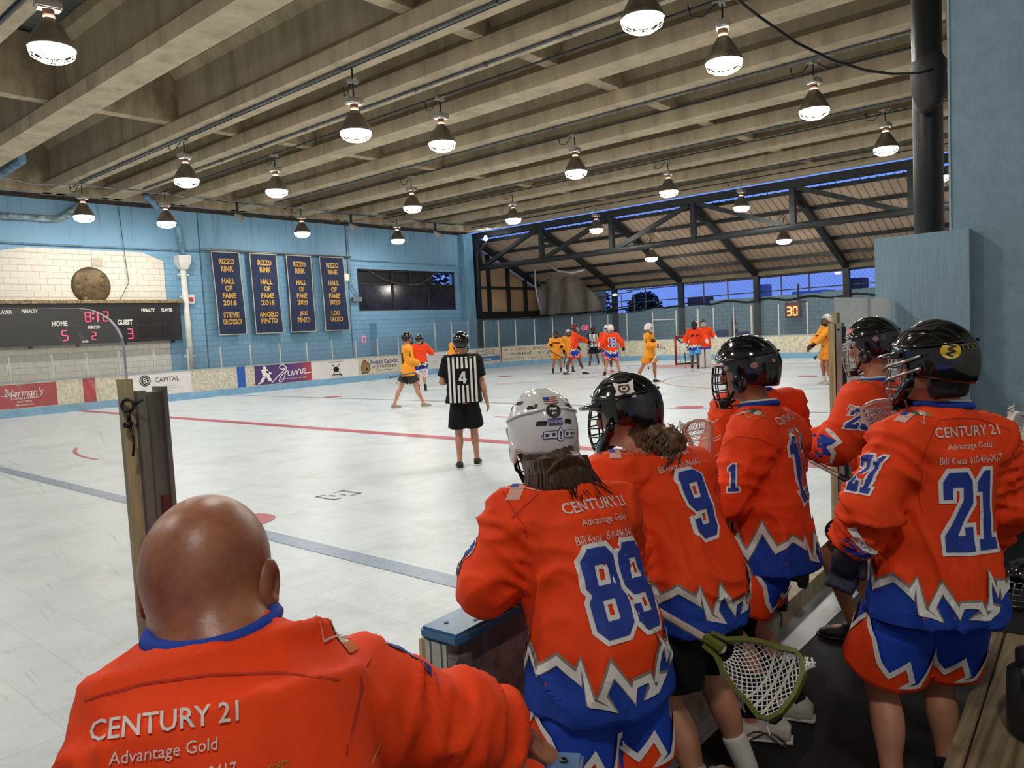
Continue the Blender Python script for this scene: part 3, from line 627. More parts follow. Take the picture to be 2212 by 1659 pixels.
for ch, x, y, w_, h in (('8', 190, 684.5, 13, 22), ('1', 211, 684, 6, 22), ('2', 228, 683.5, 13, 22), ('5', 140, 725, 14, 23), ('2', 203, 725.5, 10, 17), ('3', 282, 721, 11, 22)):
    a, b = onY(x-w_/2, y, 27.28), onY(x+w_/2, y, 27.28); hh = abs(onY(x, y-h/2, 27.28).z-onY(x, y+h/2, 27.28).z)
    if ch == '1': bm = strokep([(0, 0), (0, hh)], .05, False); mv(bm, 0, -hh/2)
    else: bm = fit(seven(ch), b.x-a.x, hh)
    x_, z_ = (a.x+b.x)/2, a.z; obj('digit', warp(bm, lambda u, v: V((x_+u, 27.275, z_+v))), LED, sb)
bm = BM()
for y in (677, 688): q = onY(201, y, 27.28); box(bm, (q.x-.03, 27.27, q.z-.03), (q.x+.03, 27.28, q.z+.03))
obj('colon', bm, LED, sb)
for x in (8.4, 9.8, 11.3, 13.0):
    bm = BM(); box(bm, (x-.03, 27.32, 2.04), (x+.03, 27.5, 2.12)); obj('bracket', bm, BLACK, sb)
# ---- bronze medallion
md = empty('medallion', (10.43, 27.5, 4.08), 'round bronze relief medallion above the scoreboard', 'medallion')
BRZ = mat('bronze', '6a563c', rough=.5, metal=.4, var=.45, vs=(5, 5, 3), bump=.8, bs=9)
bm = BM(); lathe(bm, [(.001, .1), (.5, .09), (.6, .05), (.63, .0)], (10.43, 27.58, 4.08), 40, (0, -1, 0), True); obj('disc', bm, BRZ, md, True)
for dx, dz, r in ((-.42, .1, .07), (-.15, .24, .075), (.36, .33, .08), (.05, -.02, .075), (.36, -.0, .06), (-.25, -.3, .07)):
    bm = BM(); bmesh.ops.create_icosphere(bm, subdivisions=2, radius=r); bm.transform(Matrix.Translation((10.43+dx, 27.49, 4.08+dz)) @ Matrix.Diagonal((.8, .5, 1.1, 1)))
    obj('relief_head', bm, BRZ, md, True)
    bm = BM(); bmesh.ops.create_icosphere(bm, subdivisions=2, radius=r); bm.transform(Matrix.Translation((10.43+dx*.9, 27.5, 4.08+dz-r*2.6)) @ Matrix.Diagonal((1.3, .4, 1.9, 1))); obj('relief_robe', bm, BRZ, md, True)
bm = BM(); bevbox(bm, (10.5, 27.55, 4.75), (10.85, 27.58, 5.02)); obj('wall_plate', bm, mat('bare plaster', 'bdb1a0', rough=.8), label='bare plaster square on the white wall above the medallion', cat='patch')
# ---- pipes on the wall
PB = mat('blue painted pipe', '7299b5', rough=.45, var=.3, vs=(5, 5, 5), col2='55707f')
a = onY(395, 560, 27.35).x
bm = BM(); tube(bm, [(12.05, 26.6, 7.15), (13.1, 27.2, 6.45), (13.45, 27.32, 6.2), (a, 27.35, 5.2)], .11, 10); obj('roof_drain_pipe', bm, PB, smooth=True, label='blue roof drain pipe bending from the girders down to the white hopper', cat='pipe')
dn = empty('downspout', (a, 27.4, 1), 'white downspout with a square hopper between the scoreboard and the first banner', 'pipe')
bm = BM(); rings(bm, [[V((a-r, 27.4-r, z)), V((a+r, 27.4-r, z)), V((a+r, 27.4+r, z)), V((a-r, 27.4+r, z))] for r, z in ((.12, 4.7), (.22, 4.95), (.22, 5.2))]); obj('hopper', bm, WHITEP, dn)
bm = BM(); tube(bm, [(a, 27.4, 4.75), (a+.02, 27.4, .4)], .105, 12); obj('pipe', bm, WHITEP, dn, True)
for z in (4.5, 3.7, 1.5):
    bm = BM(); tube(bm, [(a-.2, 27.42, z), (a+.2, 27.42, z)], .04, 6); obj('clamp', bm, WHITEP, dn)
bm = BM(); tube(bm, [(7.6, 24.2, 7.9), (7.75, 24.6, 7.35), (7.5, 26.4, 7.1), (6.2, 27.3, 6.6)], .13, 10); obj('roof_drain_pipe', bm, PB, smooth=True, label='thick blue drain pipe sloping from between the first girders to the wall', cat='pipe')
bm = BM(); tube(bm, [(4, 27.38, 6.15), (9.5, 27.38, 6.2), (9.65, 27.38, 6.25), (10.3, 27.3, 6.8)], .11, 10); obj('roof_drain_pipe', bm, mat('stained blue pipe', '8ea6ad', rough=.6, var=.5, vs=(5, 9, 9), col2='4b565a'), smooth=True, label='stained pipe running level along the top of the wall above the scoreboard', cat='pipe')
bm = BM(); tube(bm, [(3, 27.5, 5.38), (13.2, 27.5, 5.4), (14.6, 27.5, 5.42)], .03, 6); tube(bm, [(14.3, 27.45, 5.5), (21.3, 27.45, 5.45)], .035, 6); tube(bm, [(21.3, 27.5, 5.35), (28.0, 27.5, 5.3), (28.15, 27.5, 5.2), (28.15, 27.5, 3.9)], .02, 6)
obj('wall_conduit', bm, PB, label='thin blue conduit and banner rail fixed along the painted wall', cat='conduit')
bm = BM(); q = onY(233, 500, 27.5); tube(bm, [(11.5, 27.5, 6.8), (11.6, 27.52, 5.0), (11.65, 27.52, 4.2), (11.3, 27.5, 3.6)], .012, 5); obj('hanging_wire', bm, BLACK, label='thin black wire dropping to the scoreboard', cat='wire')
bm = BM(); tube(bm, [(21.2, 27.5, 6.9), (21.25, 27.5, 4.2), (21.6, 27.5, 3.7)], .025, 6); bevbox(bm, (21.25, 27.44, 3.5), (21.75, 27.56, 3.7)); obj('alarm_bell_box', bm, GALV, label='grey box on a conduit between the last banner and the window', cat='box')
q = onY(412, 646, 27.5); bm = BM(); bevbox(bm, (q.x-.13, 27.45, q.z-.17), (q.x+.13, 27.58, q.z+.17)); o = obj('fire_alarm', bm, WHITEP, label='small red and white alarm box between the downspout and first banner', cat='alarm')
bm = BM(); bevbox(bm, (q.x-.08, 27.43, q.z-.1), (q.x+.08, 27.46, q.z+.06)); obj('strobe', bm, RED, o)
q = onY(745, 599, 27.5); bm = BM(); bevbox(bm, (q.x-.15, 27.4, q.z-.15), (q.x+.15, 27.58, q.z+.15)); obj('emergency_light', bm, mat('pale fixture', 'e6dcc2', emit=.25), label='pale square light on the wall beside the fourth banner', cat='light')
q = onY(787, 733, 27.09)
obj('exit_sign', warp(fit(seven('0'), .18, .3), lambda u, v: V((q.x+u, 27.094, q.z+v))), LED, label='glowing red characters on the wall low under the window', cat='sign')
q = onX(1264, 708, 35.84); obj('exit_sign', warp(fit(textp('OE'), .5, .32), lambda u, v: V((35.84, q.y-u, q.z+v))), LED, label='glowing red characters on the end wall above the group of players', cat='sign')
# ---- hall of fame banners
NAVY = mat('navy banner cloth', '1f2b4c', rough=.85, var=.2, vs=(8, 8, 2)); HEM = mat('pale banner hem', 'b4ab8e', rough=.8)
for k, (x0_, x1_, yr, nm, d) in enumerate(((14.7, 15.82, '2016', ('STEVE', 'GROSSO'), 'a two-word name in gold under 2016, nearest the downspout'), (16.3, 17.47, '2016', ('ANGELO', 'PINTO'), 'a two-word name in gold under 2016, second from the downspout'),
                                           (17.92, 19.1, '2020', ('JOE', 'PINTO'), 'the year 2020, third from the downspout'), (19.55, 20.76, '2020', ('LOU', 'GALDO'), 'the year 2020, nearest the window'))):
    W = x1_-x0_; sh = .06
    def cloth(u, v, off=0, x0_=x0_, k=k):
        t = (5.42-v)/3.2; return V((x0_+u+sh*t, 27.36-.05*math.sin(u*5+k*2+v*.6)*(.3+t)-.03*math.sin(u*13+v*2)*t-off, v))
    bm = fillp([[(0, 2.24), (W, 2.24), (W, 5.46), (0, 5.46)]])
    b = obj('hall_of_fame_banner', warp(bm, cloth, .11), NAVY, smooth=True, label=f'hanging navy banner with {d}', cat='banner', group='navy banners on the wall')
    bm = strokep([(.0, 2.25), (W, 2.25), (W, 5.4), (0, 5.4)], .035); obj('hem', warp(bm, lambda u, v: cloth(u, v, .006), .11), HEM, b)
    for s, z, wd in (('RIZZO', 5.05, .62), ('RINK', 4.77, .5), ('HALL', 4.3, .52), ('OF', 4.02, .3), ('FAME', 3.74, .55), (yr, 3.47, .55), (nm[0], 3.0, .12*len(nm[0])+.08), (nm[1], 2.74, .12*len(nm[1])+.1)):
        bm = mv(fit(textp(s, 1, .035), wd, .215), W/2+.02, z); obj('lettering', warp(bm, lambda u, v: cloth(u, v, .012), .11), GOLD, b)
bm = BM(); tube(bm, [(14.3, 27.34, 5.46), (21.2, 27.34, 5.46)], .025, 8); obj('banner_pole', bm, GALV, smooth=True, label='long level pole from which the navy banners hang', cat='pole')
# ---- advertising panels on the boards
def ad(name, s0, s1, z0_, z1_, m, label):
    bm = fillp([[(s0, z0_), (s1, z0_), (s1, z1_), (s0, z1_)]])
    def f(u, v, off=.004): p = bp(u, off)[0]; return V((p.x, p.y, v))
    return obj(name, warp(bm, f, .3 if s1 > 29 else None), m, label=label, cat='advertising panel')
def adt(parent, s, x, z, w_, h, m, bold=.01, name='lettering', **k):
    bm = mv(fit(textp(s, 1, bold, **k), w_, h), x, z)
    def f(u, v): p = bp(u, .009)[0]; return V((p.x, p.y, v))
    return obj(name, warp(bm, f, .3 if x > 28 else None), m, parent)
def adp(parent, bm, m, name='logo', off=.009):
    def f(u, v): p = bp(u, off)[0]; return V((p.x, p.y, v))
    return obj(name, warp(bm, f), m, parent)
INK = mat('dark print', '2c2a38', rough=.5); WPRINT = mat('white print', 'e9e6e0', rough=.5); PURP = mat('purple print', '4a3f7d', rough=.5); GREYP = mat('grey print', '8d8d90', rough=.5); REDP = mat('faded red print', 'a5574c', rough=.5); BLKP = mat('black print', '1d1d1f', rough=.5)
def circ(x, y, r, n=20, sy=1): return [(x+r*math.cos(2*PI*k/n), y+r*sy*math.sin(2*PI*k/n)) for k in range(n)]
a = ad('coffee_ad_panel', 6.6, 8.6, .27, .98, mat('red ad print', 'a93a42', rough=.45, var=.15, vs=(4, 4, 4)), 'red advertising panel with white script nearest the left end of the boards')
adt(a, 'Herman\'s', 7.72, .73, 1.0, .24, WPRINT, 0, shear=.3); adt(a, 'COFFEE & MARKET', 7.72, .56, .75, .06, WPRINT); adt(a, '1313 S 3rd St.', 7.7, .46, .4, .06, WPRINT); adt(a, '@hermanscoffee', 7.7, .36, .5, .06, WPRINT)
adp(a, strokep([(7.1, .67), (7.25, .64), (7.3, .8), (7.22, .86), (7.2, .7), (7.5, .66)], .02, False), WPRINT)
a = ad('capital_ad_panel', 10.75, 12.9, .27, 1.0, mat('white ad print', 'ddd7d6', rough=.45, var=.06, vs=(6, 6, 6)), 'white advertising panel with a round navy monogram beside the blue stripe')
adp(a, strokep(circ(11.3, .78, .17), .035), INK); adp(a, fillp([circ(11.3, .78, .13)]), INK); adp(a, mv(fit(textp('B', 1, .02), .13, .18), 11.31, .78), WPRINT, 'monogram', .014); adt(a, 'CAPITAL', 12.05, .78, .85, .16, INK, 0)
for z, w_ in ((.55, .6), (.48, .8), (.4, .3)): adt(a, 'professional financial planning'[:int(w_*34)], 12.0, z, w_, .035, GREYP)
m = mat('purple gradient print', '45306f', rough=.45); n, L, b = nodes(m); t = n.new('ShaderNodeTexCoord'); sx = n.new('ShaderNodeSeparateXYZ'); L.new(t.outputs['Object'], sx.inputs[0])
mr = n.new('ShaderNodeMapRange'); mr.inputs[1].default_value = 15.4; mr.inputs[2].default_value = 17.95; L.new(sx.outputs[0], mr.inputs[0]); r = n.new('ShaderNodeValToRGB'); L.new(mr.outputs[0], r.inputs[0]); L.new(r.outputs[0], b.inputs['Base Color'])
r.color_ramp.elements[0].color = (*hx('433169'), 1); r.color_ramp.elements[1].color = (*hx('b8433f'), 1); e = r.color_ramp.elements.new(.7); e.color = (*hx('5a3572'), 1)
a = ad('script_ad_panel', 15.38, 17.9, .27, 1.0, m, 'purple and red advertising panel with large white script and a skater')
def smooth(P, n=6):
    out = []
    for i in range(len(P)-1):
        p0, p1, p2, p3 = (V(P[max(i-1, 0)]), V(P[i]), V(P[i+1]), V(P[min(i+2, len(P)-1)]))
        for k in range(n):
            t = k/n; out.append(.5*((2*p1)+(p2-p0)*t+(2*p0-5*p1+4*p2-p3)*t*t+(3*p1-p0-3*p2+p3)*t**3))
    return out+[V(P[-1])]
jx = [(16.05, .3), (16.3, .5), (16.62, .75), (16.7, .92), (16.55, .98), (16.45, .88), (16.6, .8), (16.75, .9), (16.68, .6), (16.55, .36), (16.4, .34), (16.5, .55), (16.8, .72), (16.82, .56), (16.95, .55), (17.02, .72), (17.05, .55), (17.18, .72), (17.22, .56), (17.28, .72), (17.38, .74), (17.4, .58), (17.5, .62), (17.62, .72), (17.55, .78), (17.48, .68), (17.6, .58), (17.9, .6)]
adp(a, strokep(smooth(jx), .035, False), WPRINT, 'script')
adt(a, 'RESERVE  ROOMS  PARTIES', 17.05, .42, 1.2, .04, WPRINT, 0)
for P_ in (circ(15.8, .9, .07), [(15.65, .84), (15.95, .85), (16.0, .6), (15.72, .58)], [(15.72, .6), (15.86, .6), (15.7, .36), (15.55, .36)], [(15.84, .6), (16.0, .6), (16.1, .4), (15.95, .37)], [(15.48, .33), (15.6, .4), (15.66, .34), (15.5, .29)], [(15.88, .8), (16.1, .7), (16.08, .65), (15.86, .72)]): adp(a, fillp([P_]), WPRINT, 'skater')
a = ad('crest_ad_panel', 17.9, 20.25, .27, 1.0, MATS['white ad print'], 'white advertising panel with a black crest of crossed sticks')
for P_ in (circ(19.1, .62, .15, 16, .7), [(18.85, .33), (19.0, .42), (19.3, .42), (19.4, .33), (19.2, .38), (19.0, .38)]): adp(a, fillp([P_]), BLKP, 'crest')
for l in ([(18.85, .32), (19.3, .86)], [(19.4, .32), (18.9, .86)]): adp(a, strokep(l, .03, False), BLKP, 'crest')
adt(a, 'ROLLER HOCKEY', 19.1, .93, .75, .05, BLKP); adt(a, 'www.hockey.net', 19.12, .3, .6, .03, BLKP)
a = ad('school_ad_panel', 20.3, 22.6, .27, 1.0, mat('speckled pale print', 'cfc7b4', rough=.5, var=.3, vs=(14, 14, 14), vdist=.08), 'speckled pale advertising panel with a bronze helmet head and purple lettering')
adp(a, fillp([[(20.42, .35), (20.4, .6), (20.5, .85), (20.62, .9), (20.72, .8), (20.85, .72), (20.88, .5), (20.72, .36)]]), mat('bronze print', '8d6f3d', rough=.5)); adp(a, strokep([(20.42, .35), (20.4, .6), (20.5, .85), (20.62, .9), (20.72, .8), (20.85, .72), (20.88, .5), (20.72, .36)], .03), BLKP, off=.012)
adp(a, fillp([[(20.6, .5), (20.75, .6), (20.74, .5), (20.66, .42)]]), BLKP, off=.012)
adt(a, 'Roman Catholic', 21.68, .8, 1.6, .2, PURP, .02); adt(a, 'ICE HOCKEY', 21.7, .58, 1.35, .13, INK, .01); adt(a, 'www.rchockey.com', 21.65, .42, 1.0, .06, INK)
a = ad('finance_ad_panel', 23.75, 26.6, .27, 1.0, MATS['white ad print'], 'white advertising panel with fine grey print behind the referee')
for s, x, z, w_ in (('Meet your personal financial goals', 24.9, .85, 1.7), ('with a personal approach', 24.8, .74, 1.3), ('Financial planning and advice', 24.5, .6, .9), ('investments retirement', 24.5, .5, .8), ('broker dealer', 24.4, .4, .6)): adt(a, s, x, z, w_, .055, GREYP, 0)
adt(a, 'Ameriprise', 25.75, .55, .75, .1, INK, 0); adt(a, 'Financial', 25.9, .42, .45, .07, INK, 0); adp(a, strokep(circ(26.35, .62, .11), .03), INK); adp(a, strokep([(26.35, .7), (26.33, .55)], .03, False), INK)
a = ad('run_ad_panel', 26.75, 29.4, .27, 1.0, mat('speckled cream print', 'd2cab4', rough=.5, var=.3, vs=(14, 14, 14), vdist=.08), 'cream advertising panel with black lettering over a blue band at the corner')
adt(a, 'BLUE CROSS', 28.3, .88, 1.4, .16, BLKP, .0); adt(a, 'BROAD STREET RUN', 28.05, .715, 2.4, .1, BLKP, 0)
adp(a, fillp([[(26.8, .38), (29.38, .38), (29.38, .62), (26.8, .62)]]), mat('blue band print', '41739f', rough=.5), 'band', .006)
adt(a, 'INDEPENDENCE FAMILY & HELP OTHERS', 28.05, .57, 2.4, .05, INK, 0); adt(a, 'TEN MILER', 28.2, .46, 1.0, .1, WPRINT, 0); adt(a, 'First Sunday In May', 28.1, .32, 1.3, .05, BLKP, 0)
a = ad('councilman_ad_panel', 29.55, 34.3, .27, 1.0, MATS['speckled pale print'], 'speckled pale advertising panel with red and black lettering curving round the corner')
adt(a, 'COMPLIMENTS OF', 31.75, .86, 3.2, .13, REDP, 0); adt(a, 'MARK  SQUILLA', 31.9, .62, 3.6, .17, BLKP, 0); adt(a, 'FIRST DISTRICT COUNCILMAN', 31.8, .38, 4.1, .11, REDP, 0)
adp(a, fillp([[(29.8+(.1 if k % 2 == 0 else .04)*math.sin(k*PI/5), .88+(.1 if k % 2 == 0 else .04)*math.cos(k*PI/5)) for k in range(10)]]), REDP, 'star')
# ---- shot clock, flag, benches beyond the glass
a, b = onX(1696, 655, 34.9), onX(1730, 686, 34.9)
sc = empty('shot_clock', (34.9, a.y, b.z), 'dark red shot clock showing glowing yellow 30 behind the end glass', 'clock')
bm = BM(); bevbox(bm, (34.85, b.y, b.z), (35.0, a.y, a.z), b=.01); obj('case', bm, mat('dark red case', '3b0d14', rough=.4), sc)
bm = BM(); box(bm, (34.84, b.y+.07, b.z+.07), (34.85, a.y-.07, a.z-.1)); obj('screen', bm, mat('red lit screen', (.25, .0, .01), emit=.35), sc)
for ch, u in (('3', .31), ('0', .68)):
    y_ = a.y+(b.y-a.y)*u; z_ = (a.z+b.z)/2-.03
    obj('digit', warp(fit(seven(ch, t=.13), .22, .42), lambda u, v: V((34.825, y_-u, z_+v))), mat('yellow led', (1, .55, .08), emit=3), sc)
for y_ in (a.y-.06, b.y+.12):
    bm = BM(); box(bm, (34.9, y_-.05, a.z), (34.98, y_+.05, a.z+.14)); obj('bracket', bm, mat('brown bracket', '54382f', rough=.7), sc)
bm = BM(); y_ = b.y+.15; tube(bm, [(35.0, y_, a.z+.1), (35.1, y_, 3.3)], .05, 6); box(bm, (34.98, y_-.04, a.z), (35.86, y_+.04, a.z+.08)); obj('pole', bm, STEEL, sc)
f0 = onX(1578, 668, 34.3)
bm = warp(fillp([[(0, 1.95), (.06, 1.8), (.16, 1.0), (.22, .25), (-.2, .0), (-.1, .9), (-.05, 1.6)]]), lambda u, v: V((34.4+.06*math.sin(v*4), f0.y-.1-u, .72+v*.86)), .1)
fl = obj('feather_flag', bm, mat('navy flag cloth', '23253a', rough=.8), label='tall dark feather flag with a white figure behind the end glass', cat='flag')
bm = warp(fillp([circ(.1, .9, .1, 10, 1.5), ]), lambda u, v: V((34.37+.06*math.sin(v*4), f0.y-.1-u, .72+v*.86))); obj('emblem', bm, mat('flag red', 'b8786f', rough=.8), fl)
bm = warp(fillp([[(-.19, .02), (.22, .26), (.21, .5), (-.17, .3)]]), lambda u, v: V((34.37+.06*math.sin(v*4), f0.y-.1-u, .72+v*.86))); obj('white_band', bm, WPRINT, fl)
for k, (x0p, x1p) in enumerate(((1546, 1567), (1588, 1612))):
    a, b = onX(x0p, 712, 34.2), onX(x1p, 728, 34.2); bm = BM(); bevbox(bm, (34.2, b.y, 0), (34.6, a.y, 1.38 if k == 0 else 1.25), b=.03)
    obj('barrel_bench', bm, mat('dark blue plastic', '3a4283', rough=.5), label=('dark blue plastic box behind the glass left of the flag', 'dark blue plastic box behind the glass right of the flag')[k], cat='box')
bm = BM(); pts = []
for k in range(60):
    y_ = 27-k*.35; pts.append((35.8, y_, 2.72-.02*k*.2+.07*math.sin(k*1.1)+.12*(1 if k > 20 else 0)))
tube(bm, pts, .04, 5); obj('cable_bundle', bm, BLACK, smooth=True, label='sagging black cable strung along the end wall', cat='cable')
bm = BM(); pts = [(32.4, 19-k*.3, 5.55-.1*abs(math.sin(k*.9))) for k in range(50)]; tube(bm, pts, .025, 4); obj('cable_bundle', bm, BLACK, smooth=True, label='looping black cable under the sheet roof purlins', cat='cable')
bm = BM(); tube(bm, [onX(1155, 578, 33.5), onX(1157, 620, 33.5), onX(1165, 660, 33.8), onX(1172, 680, 34.5)], .05, 6); tube(bm, [onX(1180, 568, 33), onX(1205, 585, 33), onX(1235, 590, 33), onX(1262, 583, 33)], .05, 6)
obj('hose', bm, WHITEP, smooth=True, label='pale hose drooping from the truss in front of the tarpaulin', cat='hose')
q0, q1 = onX(1158, 575, 34.6), onX(1310, 575, 34.6)
def tarp(u, v):
    w_ = (1-v)*.55+.45; return V((34.6+.25*math.sin(u*9+v*2)*v*.6+.15*math.sin(u*23), q0.y+(q1.y-q0.y)*u*(1 if v > .55 else 1), q0.z-(q0.z-2.65)*v+.0))
bm = warp(fillp([[(0, 0), (.35, 0), (.42, .18), (.6, .3), (.8, .62), (.95, .98), (0, 1)]]), tarp, .05)
obj('tarpaulin', bm, mat('hazy plastic sheet', '8a8071', rough=.6, var=.3, vs=(2, 2, 1), alpha=.8), smooth=True, label='hazy plastic tarpaulin hanging beside the tan cladding', cat='tarpaulin')
# ---- goal
gl = empty('goal', (29.5, 15.3, 0), 'red framed lacrosse goal with a black net behind the goalkeeper', 'goal')
GR = mat('goal red', '8e2431', rough=.45); ya, yb = 16.07, 14.5
for nm, pts in (('goal_post', [(29.5, ya, 0), (29.5, ya, 1.24)]), ('goal_post', [(29.5, yb, 0), (29.5, yb, 1.24)]), ('crossbar', [(29.5, ya, 1.22), (29.5, yb, 1.22)])):
    bm = BM(); tube(bm, pts, .05, 10); obj(nm, bm, GR, gl, True)
bm = BM(); tube(bm, [(29.5, ya, .05), (30.6, 15.3, .05), (29.5, yb, .05)], .025, 8); tube(bm, [(29.5, ya, .04), (29.5, yb, .04)], .02, 8); obj('base_frame', bm, BLACK, gl, True)
bm = BM()
for k in range(13):
    t = k/12; y_ = ya+(yb-ya)*t; tube(bm, [(29.5, y_, 1.22), (29.5+1.1*(1-abs(2*t-1)), 15.3+(y_-15.3)*.0 if False else y_, .04)], .006, 3)
for k in range(9):
    z = 1.22*(k/8); q = 1-z/1.22; tube(bm, [(29.5, ya, z), (29.5+1.1*q, 15.3, z), (29.5, yb, z)], .006, 3)
obj('net', bm, BLACK, gl)
bm = BM(); tube(bm, [(29.5, ya, 1.2), (30.55, 15.3, .06)], .03, 5); tube(bm, [(29.5, 15.55, 1.2), (29.9, 15.5, .05)], .02, 5); obj('net_edge', bm, BLACK, gl)
# ---- trees and buildings beyond
def foliage(c, r, n, seed, h=1):
    rd = random.Random(seed); bm = BM()
    for k in range(n):
        a, b = rd.uniform(0, 2*PI), math.acos(rd.uniform(-1, 1)); q = r*rd.uniform(.55, 1.05)
        p = V((c[0]+q*math.sin(b)*math.cos(a), c[1]+q*math.sin(b)*math.sin(a), c[2]+q*math.cos(b)*h)); d = V((rd.uniform(-1, 1), rd.uniform(-1, 1), rd.uniform(-1, 1))).normalized(); e = perp(d); s = rd.uniform(.1, .24)
        vs = [bm.verts.new(p+e[0]*s), bm.verts.new(p+e[1]*s*.6), bm.verts.new(p-e[0]*s), bm.verts.new(p-e[1]*s*.6)]; bm.faces.new(vs)
    return bm
LEAF = mat('dark leaves', '1f2a22', rough=.8)
for k, (x, y, D, r, lb) in enumerate(((1265, 672, 60, 2.2, 'dark leafy tree beyond the tarpaulin and guard rail'), (1392, 672, 70, 1.6, 'low dark tree beyond the fence left of the goal'), (925, 620, 52, 3.2, 'dark leafy tree seen through the window'))):
    c = at(x, y, D); t = empty('tree', (c.x, c.y, 0), lb, 'tree'); obj('crown', foliage(c, r, 2600, k, 1.1), LEAF, t)
    bm = BM(); tube(bm, [(c.x, c.y, -.2), c], .25, 6); obj('trunk', bm, mat('bark', '2c241d', rough=.9), t)
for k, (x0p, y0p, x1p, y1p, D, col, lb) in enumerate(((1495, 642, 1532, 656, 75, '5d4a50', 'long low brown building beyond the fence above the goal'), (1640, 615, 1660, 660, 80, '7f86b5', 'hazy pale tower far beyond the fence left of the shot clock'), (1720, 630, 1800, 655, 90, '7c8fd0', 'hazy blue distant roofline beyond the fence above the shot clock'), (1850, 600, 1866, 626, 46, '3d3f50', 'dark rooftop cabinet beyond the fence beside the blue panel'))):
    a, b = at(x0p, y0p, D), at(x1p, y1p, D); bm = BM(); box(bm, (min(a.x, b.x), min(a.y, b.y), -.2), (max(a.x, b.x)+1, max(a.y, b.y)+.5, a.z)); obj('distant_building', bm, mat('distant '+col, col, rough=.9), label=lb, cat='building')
# ================================================================ the bench side
def YL(x): return 1.6+.035*x
def strip(bm, xa, xb, z0, z1, o0, o1):   # bar along the near board line, o measured towards the rink
    return rings(bm, [[V((x, YL(x)+o0, z0)), V((x, YL(x)+o1, z0)), V((x, YL(x)+o1, z1)), V((x, YL(x)+o0, z1))] for x in (xa, xb)])
DARKCH = mat('dull dark channel', '85807a', rough=.4, metal=.45, var=.35, vs=(40, 40, 3)); RUSTY = mat('rust stained edge', '6b2f2a', rough=.7, var=.4, vs=(40, 40, 4))
INNER = mat('scuffed white panel', 'b9b3a6', rough=.5, var=.25, vs=(8, 8, 8), vdist=.08, col2='8e887c')
# left board with shield and post
bm = BM(); strip(bm, -4, .64, 0, .93, -.06, .07); struct('wall_near_boards', bm, INNER)
bm = BM(); strip(bm, -4, .64, .93, .965, -.09, .09); struct('trim_4', bm, CAPB)
bm = BM(); pts = [(-3, .97), (.665, .97), (.665, 1.84)]+[(.635+.03*math.cos(a), 1.855+.03*math.sin(a)) for a in (0, .4, .8, 1.2, 1.57)]+[(-3, 1.885)]
pts = [(-3, .97), (.672, .97), (.672, 1.80)]+[(.592+.08*math.cos(a*PI/12), 1.81+.08*math.sin(a*PI/12)) for a in range(0, 7)]+[(-3, 1.935)]
prism(bm, pts, fr((0, YL(0)+.006, 0), (1, .035, 0), (0, 0, 1)), -.012); bmesh.ops.recalc_face_normals(bm, faces=bm.faces[:])
obj('near_glass_shield', bm, NGLASS, label='large scratched clear shield with a rounded corner above the near boards', cat='glass shield')
po = empty('shield_post', (.70, YL(.7), 0), 'board end post with a wooden strip, dull channel and hanging ring, behind the bald man', 'post')
bm = BM(); strip(bm, .632, .655, 0, 1.745, -.055, -.04); strip(bm, .637, .655, 0, 1.745, -.036, -.02); strip(bm, .63, .652, 0, .97, .02, .05); obj('wooden_strip', bm, WOODY, po)
bm = BM(); strip(bm, .655, .717, 0, 1.715, -.055, -.03); strip(bm, .708, .717, 0, 1.725, -.07, -.02); obj('channel', bm, DARKCH, po)
bm = BM(); strip(bm, .657, .674, 0, 1.72, -.066, -.05); obj('highlight_strip', bm, mat('channel highlight', '8d8a85', rough=.35, metal=.6, var=.3, vs=(30, 30, 2)), po)  # lighter strip paints a highlight onto the channel
bm = BM(); strip(bm, .692, .707, 0, 1.5, -.064, -.054); obj('rusty_edge', bm, RUSTY, po)
c = at(276, 876, 1.5); bm = BM(); e = [c+cr*(.012*math.cos(a*PI/8))+cu*(.012*math.sin(a*PI/8)) for a in range(16)]; tube(bm, e, .0035, 6, closed=True)
tube(bm, [c+cr*.012, c+cr*.03+cu*.012], .003, 5); tube(bm, [c-cu*.012, c-cu*.03+cr*.003], .004, 5); tube(bm, [c-cu*.038+cr*.006, c-cu*.037-cr*.006], .008, 6); tube(bm, [c-cu*.04+cr*.004, c-cu*.07+cr*.012, c-cu*.1+cr*.01], .0025, 5)
obj('ring_latch', bm, BLACK, po, True)
# gate swung in
g0, g1 = V((.42, .47, 0)), V((1.14, .895, 0)); gx = (g1-g0).normalized(); gn = V((gx.y, -gx.x, 0))
gt = empty('bench_gate', g0, 'open bench gate with a blue cap under the hand of the bald man', 'gate')
M = fr(g0, gx, gn.cross(gx)*-1) if False else Matrix(((gx.x, gn.x, 0, g0.x), (gx.y, gn.y, 0, g0.y), (0, 0, 1, 0), (0, 0, 0, 1))); GL = (g1-g0).length
bm = BM(); box(bm, (0, -.03, .08), (GL-.01, .03, .93), M); obj('panel', bm, INNER, gt)
bm = BM(); bevbox(bm, (-.01, -.036, .935), (GL, .036, .97), M, .006); obj('cap', bm, CAPB, gt)
bm = BM(); lathe(bm, [(.009, 0), (.009, .003), (.004, .004), (.004, .001)], M @ V((GL-.035, 0, .97)), 12, cap=True); obj('screw', bm, BLACK, gt)
